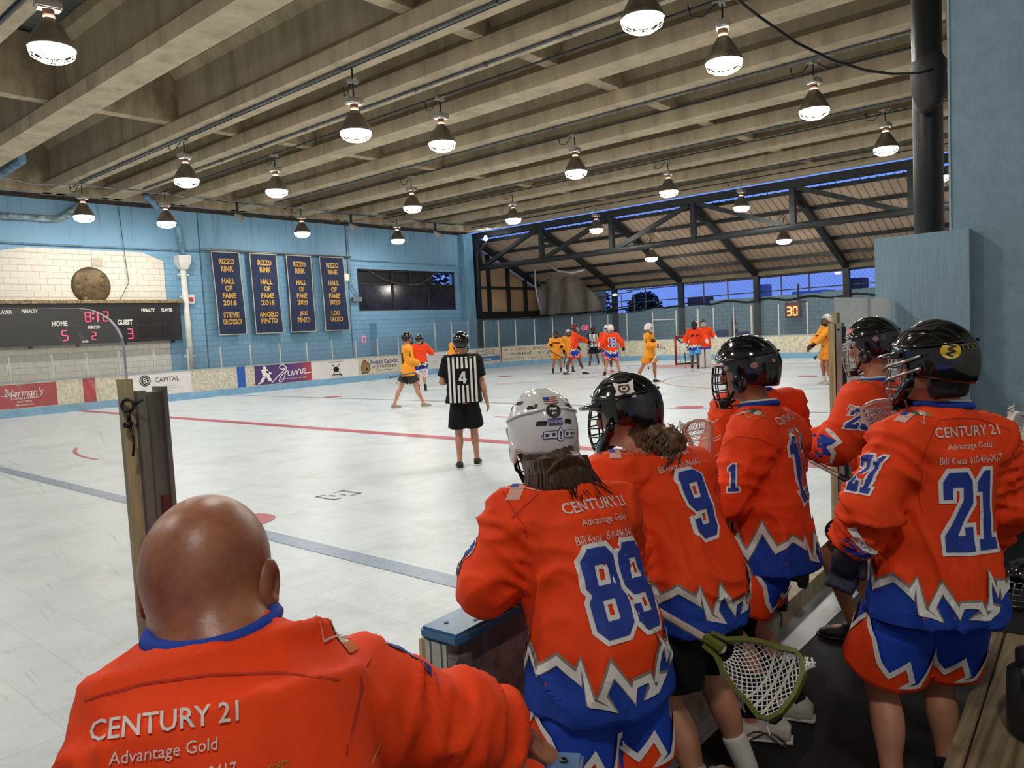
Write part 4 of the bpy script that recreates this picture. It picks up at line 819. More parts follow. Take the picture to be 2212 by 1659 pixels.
# middle board section with cap
b0, b1 = V((1.42, 1.553, 0)), V((4.1, 1.70, 0)); bx = (b1-b0).normalized(); bn = V((-bx.y, bx.x, 0)); BL = (b1-b0).length
M = Matrix(((bx.x, bn.x, 0, b0.x), (bx.y, bn.y, 0, b0.y), (0, 0, 1, 0), (0, 0, 0, 1)))
mb = empty('bench_boards', b0, 'free-standing board section with a blue cap in front of the bench players', 'boards')
bm = BM(); box(bm, (.02, -.03, .12), (BL, .06, .93), M); box(bm, (.3, -.06, .0), (BL, .06, .14), M); obj('panel', bm, INNER, mb)
bm = BM(); bevbox(bm, (0, -.072, .935), (BL, .072, .97), M, .008); obj('cap', bm, CAPB, mb)
bm = BM()
for u, v in ((.06, .02), (.12, -.04), (.6, .02), (.66, -.04)): lathe(bm, [(.007, 0), (.007, .002)], M @ V((u, v, .97)), 10, cap=True)
obj('screw', bm, BLACK, mb)
bm = BM(); box(bm, (-.004, .062, .03), (.04, .072, .935), M); box(bm, (.002, .05, .03), (.03, .062, .935), M); obj('wooden_edge', bm, WOODY, mb)
bm = BM(); box(bm, (0, -.03, .02), (.022, .05, .935), M); box(bm, (-.004, -.012, .02), (.01, -.004, .935), M); box(bm, (-.004, .03, .02), (.006, .036, .935), M); obj('end_channel', bm, SILV, mb)
bm = BM(); box(bm, (-.006, -.072, .02), (.06, -.04, .9), M); box(bm, (.0, -.075, .02), (.012, -.035, .91), M); obj('steel_angle', bm, DARKCH, mb)
bm = BM(); box(bm, (.05, -.045, .86), (BL, -.031, .935), M); obj('top_rail', bm, DARKCH, mb)
# gate jamb, sill, right post and boards
bm = BM(); strip(bm, 4.1, 4.25, 0, 1.0, -.05, .08); o = obj('gate_jamb', bm, mat('dark jamb', '2c2824', rough=.6), label='dark gate jamb with hinge and latch between the players at the doorway', cat='post')
bm = BM(); c = V((4.2, YL(4.2)-.09, .33)); box(bm, c-V((.03, .02, .2)), c+V((.01, .03, .22))); tube(bm, [c, c+V((.0, -.12, .0))], .025, 8); lathe(bm, [(.02, 0), (.055, .02), (.055, .05), (.02, .06)], c+V((0, -.08, 0)), 10, (0, -1, 0), True); obj('latch', bm, BLACK, o)
bm = BM(); strip(bm, 4.25, 5.3, -.02, .12, -.06, .1); obj('door_sill', bm, mat('worn timber sill', 'b8a888', rough=.6, var=.35, vs=(30, 6, 6)), label='worn timber sill across the open gate doorway', cat='sill')
rp_ = empty('shield_post', (5.35, YL(5.35), 0), 'tall board end post with bolts and wooden strips at the doorway', 'post')
bm = BM(); strip(bm, 5.3, 5.33, 0, 1.745, -.07, -.05); strip(bm, 5.29, 5.34, 0, 1.745, -.094, -.074); strip(bm, 5.33, 5.4, 1.1, 1.815, -.1, -.07); obj('wooden_strip', bm, WOODY, rp_)
bm = BM(); strip(bm, 5.3, 5.37, 0, 1.745, -.137, -.1); obj('metal_face', bm, SILV, rp_)
bm = BM(); strip(bm, 5.3, 5.37, 0, 1.74, -.1, -.094); strip(bm, 5.3, 5.37, 0, 1.72, -.146, -.138); obj('shadow_gap', bm, BLACK, rp_)
bm = BM()
for z in (1.7, .95, .5): lathe(bm, [(.008, 0), (.008, .004)], (5.3, YL(5.3)-.118, z), 8, (-1, 0, 0), True)
obj('bolt', bm, BLACK, rp_)
bm = BM(); strip(bm, 5.38, 7.09, .0, 1.0, -.12, -.02); struct('wall_near_boards', bm, DBOARD)
bm = BM(); strip(bm, 5.38, 7.09, 1.0, 1.03, -.13, -.01); struct('trim_5', bm, SILV)
bm = BM(); strip(bm, 5.42, 6.3, 1.04, 1.92, -.07, -.058); strip(bm, 6.32, 7.07, 1.04, 1.92, -.07, -.058); strip(bm, 6.3, 6.32, 1.04, 1.92, -.08, -.05)
obj('near_glass_shield', bm, RGLASS, label='frosted scratched shield beside the blue plywood panel', cat='glass shield')
# ---- column with speaker and cable
bm = BM(); tube(bm, [(8.55, 1.8, 0), (8.55, 1.8, 7.0)], .135, 20); struct('pillar_right', bm, mat('black painted column', '201f20', rough=.35, var=.25, vs=(9, 9, 9), bump=.3, bs=60), True)
k = at(2003, 178, 7.25); spk = empty('loudspeaker', k, 'dark wedge loudspeaker strapped to the black column', 'speaker')
bm = BM(); rings(bm, [[k+cr*(x*w_)+cu*(z*.22-.05*abs(x)*(1 if z < 0 else .2))+cf*(y) for x, y in ((-1, 0), (-.6, -.16), (.2, -.2), (1, -.08), (1, .1), (-.4, .14))] for z, w_ in ((-.98, .05), (-.8, .1), (-.2, .155), (.5, .168), (.9, .15), (1.0, .08))])
obj('cabinet', bm, mat('charcoal cabinet', '2a2828', rough=.6), spk, True)
bm = BM(); tube(bm, [k+cr*.1-cf*.14+cu*.05, k+cr*.18-cf*.02+cu*.06, k+cr*.2+cf*.1+cu*.05], .02, 6); lathe(bm, [(.035, 0), (.035, .05)], k+cr*.1-cf*.2+cu*.04, 10, tuple(-cf), True); obj('bracket', bm, DARKCH, spk)
pts = [at(1585, -6, 6.3), at(1640, 36, 6.35), at(1720, 92, 6.4), at(1800, 131, 6.5), at(1870, 152, 6.6), at(1930, 160, 6.8), at(1985, 158, 7.0), at(2020, 148, 7.1)]
bm = BM(); tube(bm, [V((p.x, p.y, 0)) if len(p) == 2 else p for p in [a.copy() for a in smooth([tuple(p) for p in pts], 4)]] if False else pts, .012, 6); obj('speaker_cable', bm, BLACK, smooth=True, label='black cable sagging from the girders to the loudspeaker', cat='cable')
bm = BM()
for z in (5.45, 5.5, 5.56): tube(bm, [(8.55+.15*math.cos(a*PI/8), 1.8+.15*math.sin(a*PI/8), z+.06*math.sin(a*PI/8)) for a in range(16)], .018, 5, closed=True)
tube(bm, [(8.4, 1.75, 5.5), (8.3, 2.6, 6.9)], .012, 5); obj('orange_cord', bm, mat('orange red cord', 'b5482f', rough=.5), smooth=True, label='orange red cord wound round the top of the black column', cat='cord')
bm = BM(); tube(bm, [(8.45, 1.62, 6.0), (8.42, 1.62, 5.2), (8.44, 1.6, 4.4)], .01, 5); obj('thin_cord', bm, mat('tan cord', 'a08a62', rough=.6), smooth=True, label='thin tan cord down the side of the black column', cat='cord')
# ---- unseen rear enclosure, added to shut out sky light and bounce fill
BOUNCEW = mat('pale bounce wall', 'd2d1cc', rough=.7, var=.2, vs=(1, 1, 1))
bm = BM(); box(bm, (-10, -3.8, 0), (36.2, -3.5, 8.8)); struct('wall_added_rear', bm, BOUNCEW)
bm = BM(); box(bm, (-10.3, -3.5, 0), (-10, 28, 8.8)); struct('wall_added_left', bm, BOUNCEW)
bm = BM(); box(bm, (-10, -3.8, 8.8), (-2.8, 28, 9)); struct('ceiling_added_rear', bm, BOUNCEW)
# ---- wooden bench, jug, gear
PLANK = mat('worn bench timber', '8f7d5f', rough=.6, var=.45, vs=(2, 40, 40), vdist=.15, col2='5f5038')
bn_ = empty('wooden_bench', (3.0, .25, 0), 'worn wooden plank bench along the back of the players', 'bench')
d = V((1.2, .055, 0)).normalized(); nn = V((-d.y, d.x, 0)); M = Matrix(((d.x, nn.x, 0, 3.63), (d.y, nn.y, 0, .55), (0, 0, 1, 0), (0, 0, 0, 1)))
for a, b in ((-.045, 0), (-.42, -.052)):
    bm = BM(); bevbox(bm, (-2.4, a, .41), (0, b, .45), M, .004); obj('plank', bm, PLANK, bn_)
for x in (-.25, -1.2, -2.2):
    bm = BM(); box(bm, (x, -.38, 0), (x+.06, -.04, .41), M); obj('support', bm, mat('bench support', '3d342a', rough=.7), bn_)
jc = V((2.79, .285, .45)); jg = empty('water_jug', jc, 'black water jug standing on the wooden bench', 'jug')
bm = BM(); lathe(bm, [(.085, 0), (.098, .01), (.1, .1), (.098, .2), (.07, .225)], jc, 24, cap=True); obj('body', bm, mat('matte black plastic', '202224', rough=.5), jg, True)
bm = BM(); lathe(bm, [(.07, .225), (.075, .23), (.075, .265), (.05, .275)], jc, 24, cap=True); obj('lid', bm, BLACK, jg, True)
bm = BM(); tube(bm, [jc+V((-.07, .03, .25)), jc+V((-.1, .04, .24)), jc+V((-.095, .04, .19)), jc+V((-.09, .03, .17))], .01, 6); obj('handle', bm, BLACK, jg, True)
# ================================================================ people
UP = V((0, 0, 1))
def hd_(a): a = math.radians(a); return V((math.cos(a), math.sin(a), 0))
def ik(a, b, l1, l2, pole):
    d = b-a; L = d.length
    if L > (l1+l2)*.995: return a+d*(l1/(l1+l2))
    x = (l1*l1-l2*l2+L*L)/(2*L); h = math.sqrt(max(l1*l1-x*x, 0)); n = d.normalized(); p = (pole-n*pole.dot(n)).normalized()
    return a+n*x+p*h
SKIN = dict(fair=mat('fair skin', 'c58a6c', rough=.5, var=.15, vs=(9, 9, 9), sub=.05), tan=mat('tan skin', 'a96f50', rough=.45, var=.15, vs=(9, 9, 9), sub=.05), dark=mat('dark skin', '5b3a2a', rough=.45, var=.1, vs=(9, 9, 9)),
            bald=mat('bald skin', 'a0674a', rough=.4, var=.22, vs=(11, 11, 11), bump=.06, bs=160, sub=.05, col2='874f38'))
ORG = mat('orange jersey', 'f2440f', rough=.75, var=.05, vs=(30, 30, 30), bump=.06, bs=600, spec=.3); ORGD = mat('orange seam', 'b92a0c', rough=.8)
RBLUE = mat('royal blue cloth', '1b3fa0', rough=.75, bump=.06, bs=600, spec=.3); RBLUE2 = mat('royal blue shorts', '1e44b4', rough=.75, bump=.06, bs=600, spec=.3); NBLU = mat('number blue', '1a3893', rough=.7)
WHT = mat('white trim', 'e4e0dc', rough=.7); GRYT = mat('grey trim', '8a8076', rough=.8); YEL = mat('amber jersey', 'f39a1d', rough=.7, var=.06, vs=(20, 20, 20)); BLKC = mat('black cloth', '131315', rough=.85, bump=.1, bs=400, spec=.25)
GBL = mat('gloss black shell', '0d0d0f', rough=.12, coat=.6); GWH = mat('gloss white shell', 'd9d6d4', rough=.2, coat=.4, var=.04, vs=(9, 9, 9)); GMR = mat('maroon shell', '5a141f', rough=.2)
CAGE = mat('black cage wire', '1a1a1a', rough=.3, metal=.5); CAGES = mat('silver cage wire', 'b3aba4', rough=.25, metal=.8); PAD = mat('dark padding', '1d1c1d', rough=.8)
EYEW = mat('eye dark', '1c1512', rough=.2); LIP = mat('lips', '8a4a40', rough=.5); SOLE = mat('white sole', 'd6d3cc', rough=.6); SHB = mat('black shoe', '18181a', rough=.6); SHW = mat('off white shoe', 'cfc8bd', rough=.6, var=.1, vs=(20, 20, 20)); SHT = mat('tan shoe', '9b8b78', rough=.7)
SOCKB = mat('black sock', '151516', rough=.9); SOCKW = mat('white sock', 'd5d0c8', rough=.9, bump=.1, bs=300)
HAIRB = mat('dark brown hair', '4a2f1e', rough=.45, var=.65, vs=(70, 70, 14), vdist=.15); HAIRC = mat('light brown curls', '6b4c30', rough=.5, var=.4, vs=(40, 40, 40), vdist=.2); HAIRK = mat('black hair', '15100d', rough=.5)
def stand(x, y, head, H=1.78, lean=0, side=0, crouch=0, fL=(.1, -.12), fR=(.1, .12), wL=None, wR=None, look=None, pitch=0, z0=0):
    """Joints of a standing figure; offsets are (forward, to the right); hands relative to the middle of the shoulders (right, forward, up)."""
    s = H/1.78; F = hd_(head); R = F.cross(UP); B = V((x, y, z0)); pv = B+UP*(.94*s-crouch)
    ax = (UP*math.cos(lean)+F*math.sin(lean)+R*side).normalized()
    nk = pv+ax*.56*s; sc_ = pv+ax*.5*s; J = dict(F=F, R=R, pv=pv, nk=nk, s=s, ax=ax)
    J['sL'], J['sR'] = sc_-R*.185*s, sc_+R*.185*s; J['hL'], J['hR'] = pv-R*.09*s-UP*.03, pv+R*.09*s-UP*.03
    lf = hd_(look if look is not None else head); J['hf'] = (lf*math.cos(pitch)+UP*math.sin(pitch)).normalized(); J['hc'] = nk+ax*.1*s+UP*.07*s+F*.02*s
    for k, f in (('L', fL), ('R', fR)):
        J['a'+k] = B+F*(f[0]-.05)+R*f[1]+UP*.085*s; J['t'+k] = (F+R*(.15 if k == 'R' else -.15)).normalized()
        J['k'+k] = ik(J['h'+k], J['a'+k], .43*s, .42*s, F)
    for k, w_ in (('L', wL or (-.26, .06, -.52)), ('R', wR or (.26, .06, -.52))):
        J['w'+k] = sc_+R*w_[0]*s+F*w_[1]*s+UP*w_[2]*s
        J['e'+k] = ik(J['s'+k], J['w'+k], .29*s, .27*s, (-F*1.0-UP*.5+R*(.5 if k == 'R' else -.5)))
    return J
def headframe(J):
    F = J['hf']; R = F.cross(UP).normalized(); U = R.cross(F); return J['hc'], R, F, U
def fingers(w, d, n, side, curl, s=1.0, h=.006):
    """A palm, four fingers and a thumb, curling towards n."""
    d = d.normalized(); n = (n-d*n.dot(d)).normalized(); l = d.cross(n)*side
    P = [('c', w-d*.03, w+d*.02, .026*s, .026*s), ('e', w+d*.05*s, d*.052*s, n*.017*s, l*.041*s)]
    for i, (o, L) in enumerate(((-.03, .062), (-.01, .076), (.011, .08), (.031, .072))):
        p = w+d*.088*s+l*o*s; q = d.copy(); r = .0092*s; ll = L*s
        for f in (.42, .32, .26):
            q = (Matrix.Rotation(curl*(.8+.1*i)*(1 if d.cross(n).dot(d.cross(n)) else 1), 3, d.cross(n)) @ q).normalized(); e = p+q*ll*f
            P.append(('c', p, e, r, r*.9)); p = e; r *= .92
    p = w+d*.03*s+l*.034*s; q = (l*.75+d*.6+n*.25).normalized()
    for f in (.04, .032): e = p+q*f*s; P.append(('c', p, e, .0115*s, .0098*s)); p = e; q = (q+n*.3+d*.3).normalized()
    return blob(P, h, .006, 1)
def mjoin(me, *others):
    b = BM(); b.from_mesh(me)
    for o in others: b.from_mesh(o); bpy.data.meshes.remove(o)
    m = bpy.data.meshes.new('body'); b.to_mesh(m); b.free(); bpy.data.meshes.remove(me); return m
def body(J, p, root, skin, h, hand=(None, None), hs=1.0, heavy=1.0, ears=True, round_=1.0):
    hc, R, F, U = headframe(J); s = J['s']*hs; A = J['ax']; X = J['R']; D = X.cross(A)
    P = [('e', hc+U*.022*s, R*.077*s*round_, F*.097*s, U*.097*s/round_**.6), ('e', hc+F*.022*s-U*.055*s, R*.06*s, F*.07*s, U*.072*s), ('e', hc-F*.02*s+U*.01*s, R*.074*s, F*.08*s, U*.09*s),
         ('c', hc-U*.07*s-F*.015*s, J['nk']-A*.02, .056*s*heavy, .064*s*heavy), ('e', hc+F*.075*s-U*.1*s, R*.022*s, F*.02*s, U*.02*s)]
    q = p['body_k'] if 'body_k' in p else .02
    b = heavy
    b = min(b, 1.05); nn = J['nk']-J['pv']; T = [(J['pv']-A*.08, X*.14*b, D*.1*b), (J['pv']+nn*.25, X*.13*b, D*.09*b), (J['pv']+nn*.65, X*.13*b, D*.085*b), (J['pv']+nn*.9, X*.07*b, D*.05*b)]
    P.append(('t', T))
    for k in 'LR':
        P += [('c', J['s'+k], J['e'+k], .05*s, .04*s), ('c', J['e'+k], J['w'+k], .041*s, .027*s), ('e', J['e'+k]+(J['w'+k]-J['e'+k])*.25, *(lambda d, e: (d*.09*s, e[0]*.045*s, e[1]*.045*s))((J['w'+k]-J['e'+k]).normalized(), perp(J['w'+k]-J['e'+k]))),
              ('c', J['h'+k], J['k'+k], .085*s, .054*s), ('c', J['k'+k], J['a'+k], .05*s, .034*s)]
        d = (J['a'+k]-J['k'+k]); e = perp(d); bk = (J['k'+k]+d*.3)-J['t'+k]*.018
        P.append(('e', bk, d.normalized()*.13*s, e[0]*.054*s, e[1]*.054*s))
        P.append(('c', J['a'+k]-UP*.03*s, J['a'+k]-UP*.04*s+J['t'+k]*.1*s, .034*s, .03*s))
    me = blob(P, h, q, 2)
    face = [('e', hc+F*.1*s-U*.03*s, R*.013*s, F*.02*s, U*.024*s), ('c', hc+F*.09*s+U*.0*s, hc+F*.104*s-U*.028*s, .009*s, .012*s), ('c', hc+F*.085*s+U*.022*s-R*.03*s, hc+F*.085*s+U*.022*s+R*.03*s, .014*s, .014*s)]
    if ears:
        for g in (1, -1): face += [('e', hc+R*.081*s*g*round_-U*.012*s-F*.012*s, (R*g-F*.35).normalized()*.01*s, F*.021*s+R*g*.012*s, U*.036*s-F*.006*s), ('e', hc+R*.083*s*g*round_-U*.036*s-F*.008*s, R*.008*s, F*.011*s, U*.013*s)]
    if heavy > 1.2:
        for g in (1, -1): face.append(('-e', hc+R*.094*s*g*round_-U*.012*s-F*.012*s, R*.012*s, F*.009*s+R*g*.006*s, U*.02*s))
    extra = [blob(face, max(h*.5, .004), .006, 1)]
    for k, hh, sd in (('L', hand[0], -1), ('R', hand[1], 1)):
        if hh: extra.append(fingers(J['w'+k], hh[0], hh[1], sd, hh[2], J['s'], max(h*.45, .0045)))
    me = mjoin(me, *extra)
    o = obj('body', me, skin, root, True)
    bm = BM()
    for g in (1, -1): bmesh.ops.create_uvsphere(bm, u_segments=8, v_segments=6, radius=.011*s, matrix=Matrix.Translation(hc+F*.088*s+U*.002*s+R*.031*s*g))
    obj('eyes', bm, EYEW, root, True)
    bm = BM(); bmesh.ops.create_uvsphere(bm, u_segments=10, v_segments=6, radius=1, matrix=Matrix.Translation(hc+F*.087*s-U*.07*s) @ Matrix((R*.024*s, F*.009*s, U*.008*s)).transposed().to_4x4())
    obj('mouth', bm, LIP, root, True); return o
def jersey(J, m, root, h, sleeve='long', drop=.17, b=1.0, sr=.08, folds=.012, seed=0, name='jersey', neckw=.078, stretch=1.0, cuff=.8, trap=.07, slv=.9):
    A = J['ax']; X = J['R']; s = J['s']; W = (J['sR']-J['sL']); Xs = (W-A*W.dot(A)).normalized(); D = X.cross(A); Ds = Xs.cross(A)
    if 'dn' in J: dn = J['dn']
    else: dn = (A*.35+UP*.65).normalized()
    pv, nk = J['pv'], J['nk']
    T = [(pv-dn*drop*s, X*.222*b*s, D*.165*b*s), (pv, X*.205*b*s, D*.152*b*s), (pv+(nk-pv)*.35, Xs*.185*b*s, Ds*.132*b*s), (pv+(nk-pv)*.68, Xs*.192*b*s, Ds*.135*b*s), (pv+(nk-pv)*.88, Xs*.165*b*s, Ds*.1*b*s), (nk+(nk-pv).normalized()*.012, Xs*neckw*s, Ds*neckw*.95*s)]
    P = [('t', T, 2.25)]
    for k in 'LR':
        S_, E, W_ = J['s'+k], J['e'+k], J['w'+k]
        P.append(('c', nk-A*trap*s, S_, .075*b*s, sr*1.08*s))
        if sleeve == 'long':
            P += [('c', S_, E, sr*1.1*s, sr*.98*s), ('t', [(E-(W_-E)*.0, *[v*sr*1.0*s for v in perp(W_-E)]), (E+(W_-E)*.5, *[v*sr*.95*s for v in perp(W_-E)]), (E+(W_-E)*slv, *[v*sr*cuff*s for v in perp(W_-E)])], 2)]
        else: P.append(('t', [(S_, *[v*sr*1.1*s for v in perp(E-S_)]), (S_+(E-S_)*.78, *[v*sr*1.05*s for v in perp(E-S_)])], 2))
    me = blob(P, h, .045*s, 2)
    if folds:
        off = V((seed*7.3, seed*3.1, 0)); arms = [(J['s'+k], J['e'+k], J['w'+k]) for k in 'LR']
        def f(p):
            best = 9; q = None
            for S_, E, W_ in arms:
                for a, c in ((S_, E), (E, W_)):
                    d = c-a; t = max(0, min(1, (p-a).dot(d)/d.length_squared)); r = (p-a-d*t).length
                    if r < best: best = r; q = (t+(1 if a is E else 0))*.28
            v = p-pv; lx, ly, lz = v.dot(X), v.dot(D), v.dot(A)
            low = max(0, min(1, 1-lz/.5))
            wx = noise.noise(V((lx*3, ly*3, lz*3))+off)*.25
            rg = lambda q_: (1-min(1, abs(noise.noise(q_+off))*2.6))**2
            n1 = rg(V((lx*6+lz*3+wx*6, ly*6, lz*1.6+wx*3))); n2 = noise.noise(V((lx*18, ly*18, lz*10))+off*2); n3 = rg(V((lx*3+7, ly*3, lz*5.5+lx*4+wx*5)))
            tor = n1*(.45+.75*low)+n3*(1.0-.4*low)*.8+n2*.18-.4
            if q is not None and best < sr*1.6 and sleeve == 'long':
                w_ = max(0, min(1, (sr*1.6-best)/(sr*.5))); c1 = rg(V((q*15+wx*5, lx*4+ly*3, lz*5))); c2 = rg(V((q*7+lx*9, ly*8, lz*6+3)))
                tor = tor*(1-w_)+w_*(c1*1.1+c2*.8+n2*.2-.55)
            return tor*folds*stretch
        displace(me, f)
    o = obj(name, me, m, root, True); J['jb'] = bvh(me); return o
def shorts(J, m, root, h, ln=.72, b=1.0, waist=.12, flare=1.0):
    A = J['ax']; X = J['R']; s = J['s']; D = X.cross(A); pv = J['pv']
    P = [('t', [(pv+A*waist*.4, X*.14*b*s, D*.1*b*s), (pv-UP*.06, X*.15*b*s, D*.11*b*s)], 2.3)]
    for k in 'LR':
        e = J['h'+k]+(J['k'+k]-J['h'+k])*ln; d = (J['k'+k]-J['h'+k]); Y = X.cross(d).normalized(); Z = d.cross(Y).normalized()
        P.append(('t', [(J['h'+k]-UP*.0, Z*.075*b*s, Y*.1*b*s), (J['h'+k]+(e-J['h'+k])*.55, Z*.102*b*s, Y*.118*b*s), (e, Z*.118*b*s*flare, Y*.125*b*s*flare)], 2.2))
    me = blob(P, h, .02, 2); J['sb'] = bvh(me)
    return obj('shorts', me, m, root, True)
def shoes(J, m, sole, root, h, sock=None, sockh=.12, sockw=None):
    for k in 'LR':
        a, t = J['a'+k], J['t'+k].normalized(); s = J['s']; Rr = t.cross(UP).normalized(); U = Rr.cross(t).normalized(); dn = (J['k'+k]-a).normalized()
        g = a-U*.045*s
        me = blob([('t', [(a+dn*.015, Rr*.042*s, t*.05*s), (a-U*.03*s, Rr*.042*s, t*.06*s)], 2), ('t', [(g-t*.065*s, Rr*.036*s, U*.036*s), (g+t*.02*s, Rr*.042*s, U*.045*s), (g+t*.11*s-U*.008, Rr*.047*s, U*.032*s), (g+t*.185*s-U*.015, Rr*.03*s, U*.018*s)], 2.3)], h, .02, 1)
        o = obj('shoe', me, m, root, True)
        me = blob([('t', [(g-t*.075*s-U*.03*s, Rr*.034*s, U*.014*s), (g+t*.0*s-U*.03*s, Rr*.038*s, U*.014*s), (g+t*.11*s-U*.032*s, Rr*.05*s, U*.013*s), (g+t*.2*s-U*.026*s, Rr*.028*s, U*.012*s)], 2.5)], h, .01, 1)
        obj('sole', me, sole, o, True)
        if sock:
            me = blob([('t', [(a-dn*.0, *[v*.041*s for v in perp(dn)]), (a+dn*sockh, *[v*.05*s for v in perp(dn)])], 2)], h, .01, 1); obj('sock', me, sock, root, True)
def collar(J, root, m, m2=None, r=.078, ax=None):
    c = J['nk']+(J['nk']-J['pv']).normalized()*.012; A = ax or (J['nk']-J['pv']).normalized(); s = J['s']; X = J['R']; X = (X-A*X.dot(A)).normalized(); D = X.cross(A)
    for k, (z, rr, th, mm) in enumerate(((.0, r, .013, m), (.016, r-.006, .006, m2))):
        if mm:
            bm = BM(); tube(bm, [c+A*(z-.035*math.sin(a*PI/14)*0)+(X*math.cos(a*PI/14)*rr+D*math.sin(a*PI/14)*rr*.95)*s for a in range(28)], th, 6, closed=True)
            obj('collar' if k == 0 else 'collar_band', bm, mm, root, True)
def glove(J, k, root, m, m2, h=.009, d=None, s=1.0, m3=None):
    w_, e = J['w'+k], J['e'+k]; d = (d or (w_-e)).normalized(); n = perp(d); l = n[0]
    me = blob([('t', [(w_-d*.09, l*.052*s, n[1]*.052*s), (w_, l*.045*s, n[1]*.045*s)], 2), ('e', w_+d*.05*s, d*.06*s, l*.055*s, n[1]*.042*s)], h, .015, 1)
    o = obj('glove', me, m, root, True)
    P = []
    for i in range(4):
        b = w_+d*.085*s+l*(.035-.024*i)*s; q = (d*.6+n[1]*.8).normalized(); P += [('c', b, b+d*.035*s, .0155*s, .0155*s), ('c', b+d*.035*s, b+d*.03*s+q*.04*s, .0155*s, .0135*s)]
    P += [('c', w_+d*.02*s+l*.045*s, w_+d*.07*s+l*.065*s+n[1]*.03, .017*s, .014*s)]
    obj('fingers', blob(P, h*.7, .004, 1), m2, o, True)
    for i in (-.06, -.025, .015, .05):
        bm = BM(); cc = w_+d*i*s; tube(bm, [cc+l*.05*s-n[1]*.03*s, cc+l*.02*s-n[1]*.052*s, cc-l*.02*s-n[1]*.052*s, cc-l*.05*s-n[1]*.03*s], .011*s, 6); obj('padding_roll', bm, m3 or m2, o, True)
    return o
# ---- decals
def art(name, bm, f, m, parent, st=.02):
    warp(bm, f, st)
    if not bm.faces: bm.free(); return None
    return obj(name, bm, m, parent)
def proj(tree, o, ux, uy, off, reach=.6):
    n = ux.cross(uy).normalized()
    def f(u, v):
        p = o+ux*u+uy*v; loc = tree.ray_cast(p+n*reach, -n, reach*1.6)[0]
        return loc+n*off if loc is not None else None
    return f
def wrapf(tree, c, ax, X, D, off, r0=.2, far_=.6):
    def f(u, v):
        a = u/r0; d = (D*-math.cos(a)+X*math.sin(a)); p = c+ax*v; loc = tree.ray_cast(p, d, far_)[0]
        return loc+d*off if loc is not None else None
    return f
ZIG = [(-.62, .1), (-.55, .2), (-.5, .09), (-.43, .17), (-.38, .1), (-.33, .22), (-.28, .13), (-.218, .175), (-.16, .133), (-.154, .17), (-.128, .078), (-.07, .05), (-.101, .088), (-.07, .156), (-.004, .071), (.007, .097), (.068, .099), (.079, .071), (.048, .053), (.101, .058), (.132, .078), (.101, .088), (.125, .184), (.154, .124), (.158, .156), (.176, .152), (.18, .124), (.22, .17), (.27, .11), (.32, .2), (.37, .1), (.43, .17), (.5, .09), (.56, .2), (.62, .1)]
ZIGS = [(-.42, .1), (-.36, .17), (-.3, .1), (-.22, .2), (-.14, .15), (-.1, .09), (-.06, .06), (-.01, .11), (.02, .05), (-.01, .03), (.05, .035), (.08, .08), (.12, .13), (.15, .06), (.19, .12), (.22, .05), (.27, .16), (.33, .1), (.38, .15), (.42, .1)]
def hem_art(J, jo, drop, R0=.19, fill=RBLUE, sc=1.0, zig=ZIG, st=.016, name='hem', lw=.02):
    A = J['ax']; X = J['R']; D = X.cross(A); dn = J.get('dn') or (A*.35+UP*.65).normalized(); c = J['pv']-dn*drop*J['s']
    D2 = X.cross(dn).normalized(); Z = [(u, v*sc) for u, v in zig]
    W = lambda off: wrapf(J['jb'], c, dn, X, -D2, off, r0=R0)
    me = jo.data; me.materials.append(fill)
    for p in me.polygons:
        q = p.center-c; v = q.dot(dn)
        if v < .045*sc and (q-dn*v).length < .3 and all((p.center-J['w'+k]).length > .13 for k in 'LR'): p.material_index = 1
    art(name+'_panel', fillp([[(-.62, .004), (.62, .004)]+[p for p in Z[::-1]]]), W(.006), fill, jo, st)
    art(name+'_outline', strokep(Z, lw*1.5, False), W(.008), GRYT, jo, st); art(name+'_outline', strokep([(u, v-.003) for u, v in Z], lw, False), W(.010), WHT, jo, st)
def leg_art(J, so, k, ln, fill, r0=.12, st=.018, sc=1.0, lw=.018):
    e = J['h'+k]+(J['k'+k]-J['h'+k])*ln; d = (J['h'+k]-J['k'+k]).normalized(); X = J['R']; D = X.cross(d).normalized(); X2 = d.cross(D).normalized()*(-1 if d.cross(D).dot(X) < 0 else 1)
    W = lambda off: wrapf(J['sb'], e, d, X2, -D, off, r0=r0, far_=.165*J['s']); Z = [(u*.9, v*sc) for u, v in ZIGS]
    me = so.data
    if k == 'L': me.materials.append(fill)
    for p in me.polygons:
        q = p.center-e; v = q.dot(d)
        if v < .03*sc and (q-d*v).length < .19: p.material_index = 1
    art('hem_panel', fillp([[(-.375, .004), (.375, .004)]+Z[::-1]]), W(.005), fill, so, st)
    art('hem_outline', strokep(Z, lw, False), W(.0085), WHT, so, st)
def chamf(w_, h, c): return [(c, 0), (w_-c, 0), (w_, c), (w_, h-c), (w_-c, h), (c, h), (0, h-c), (0, c)]
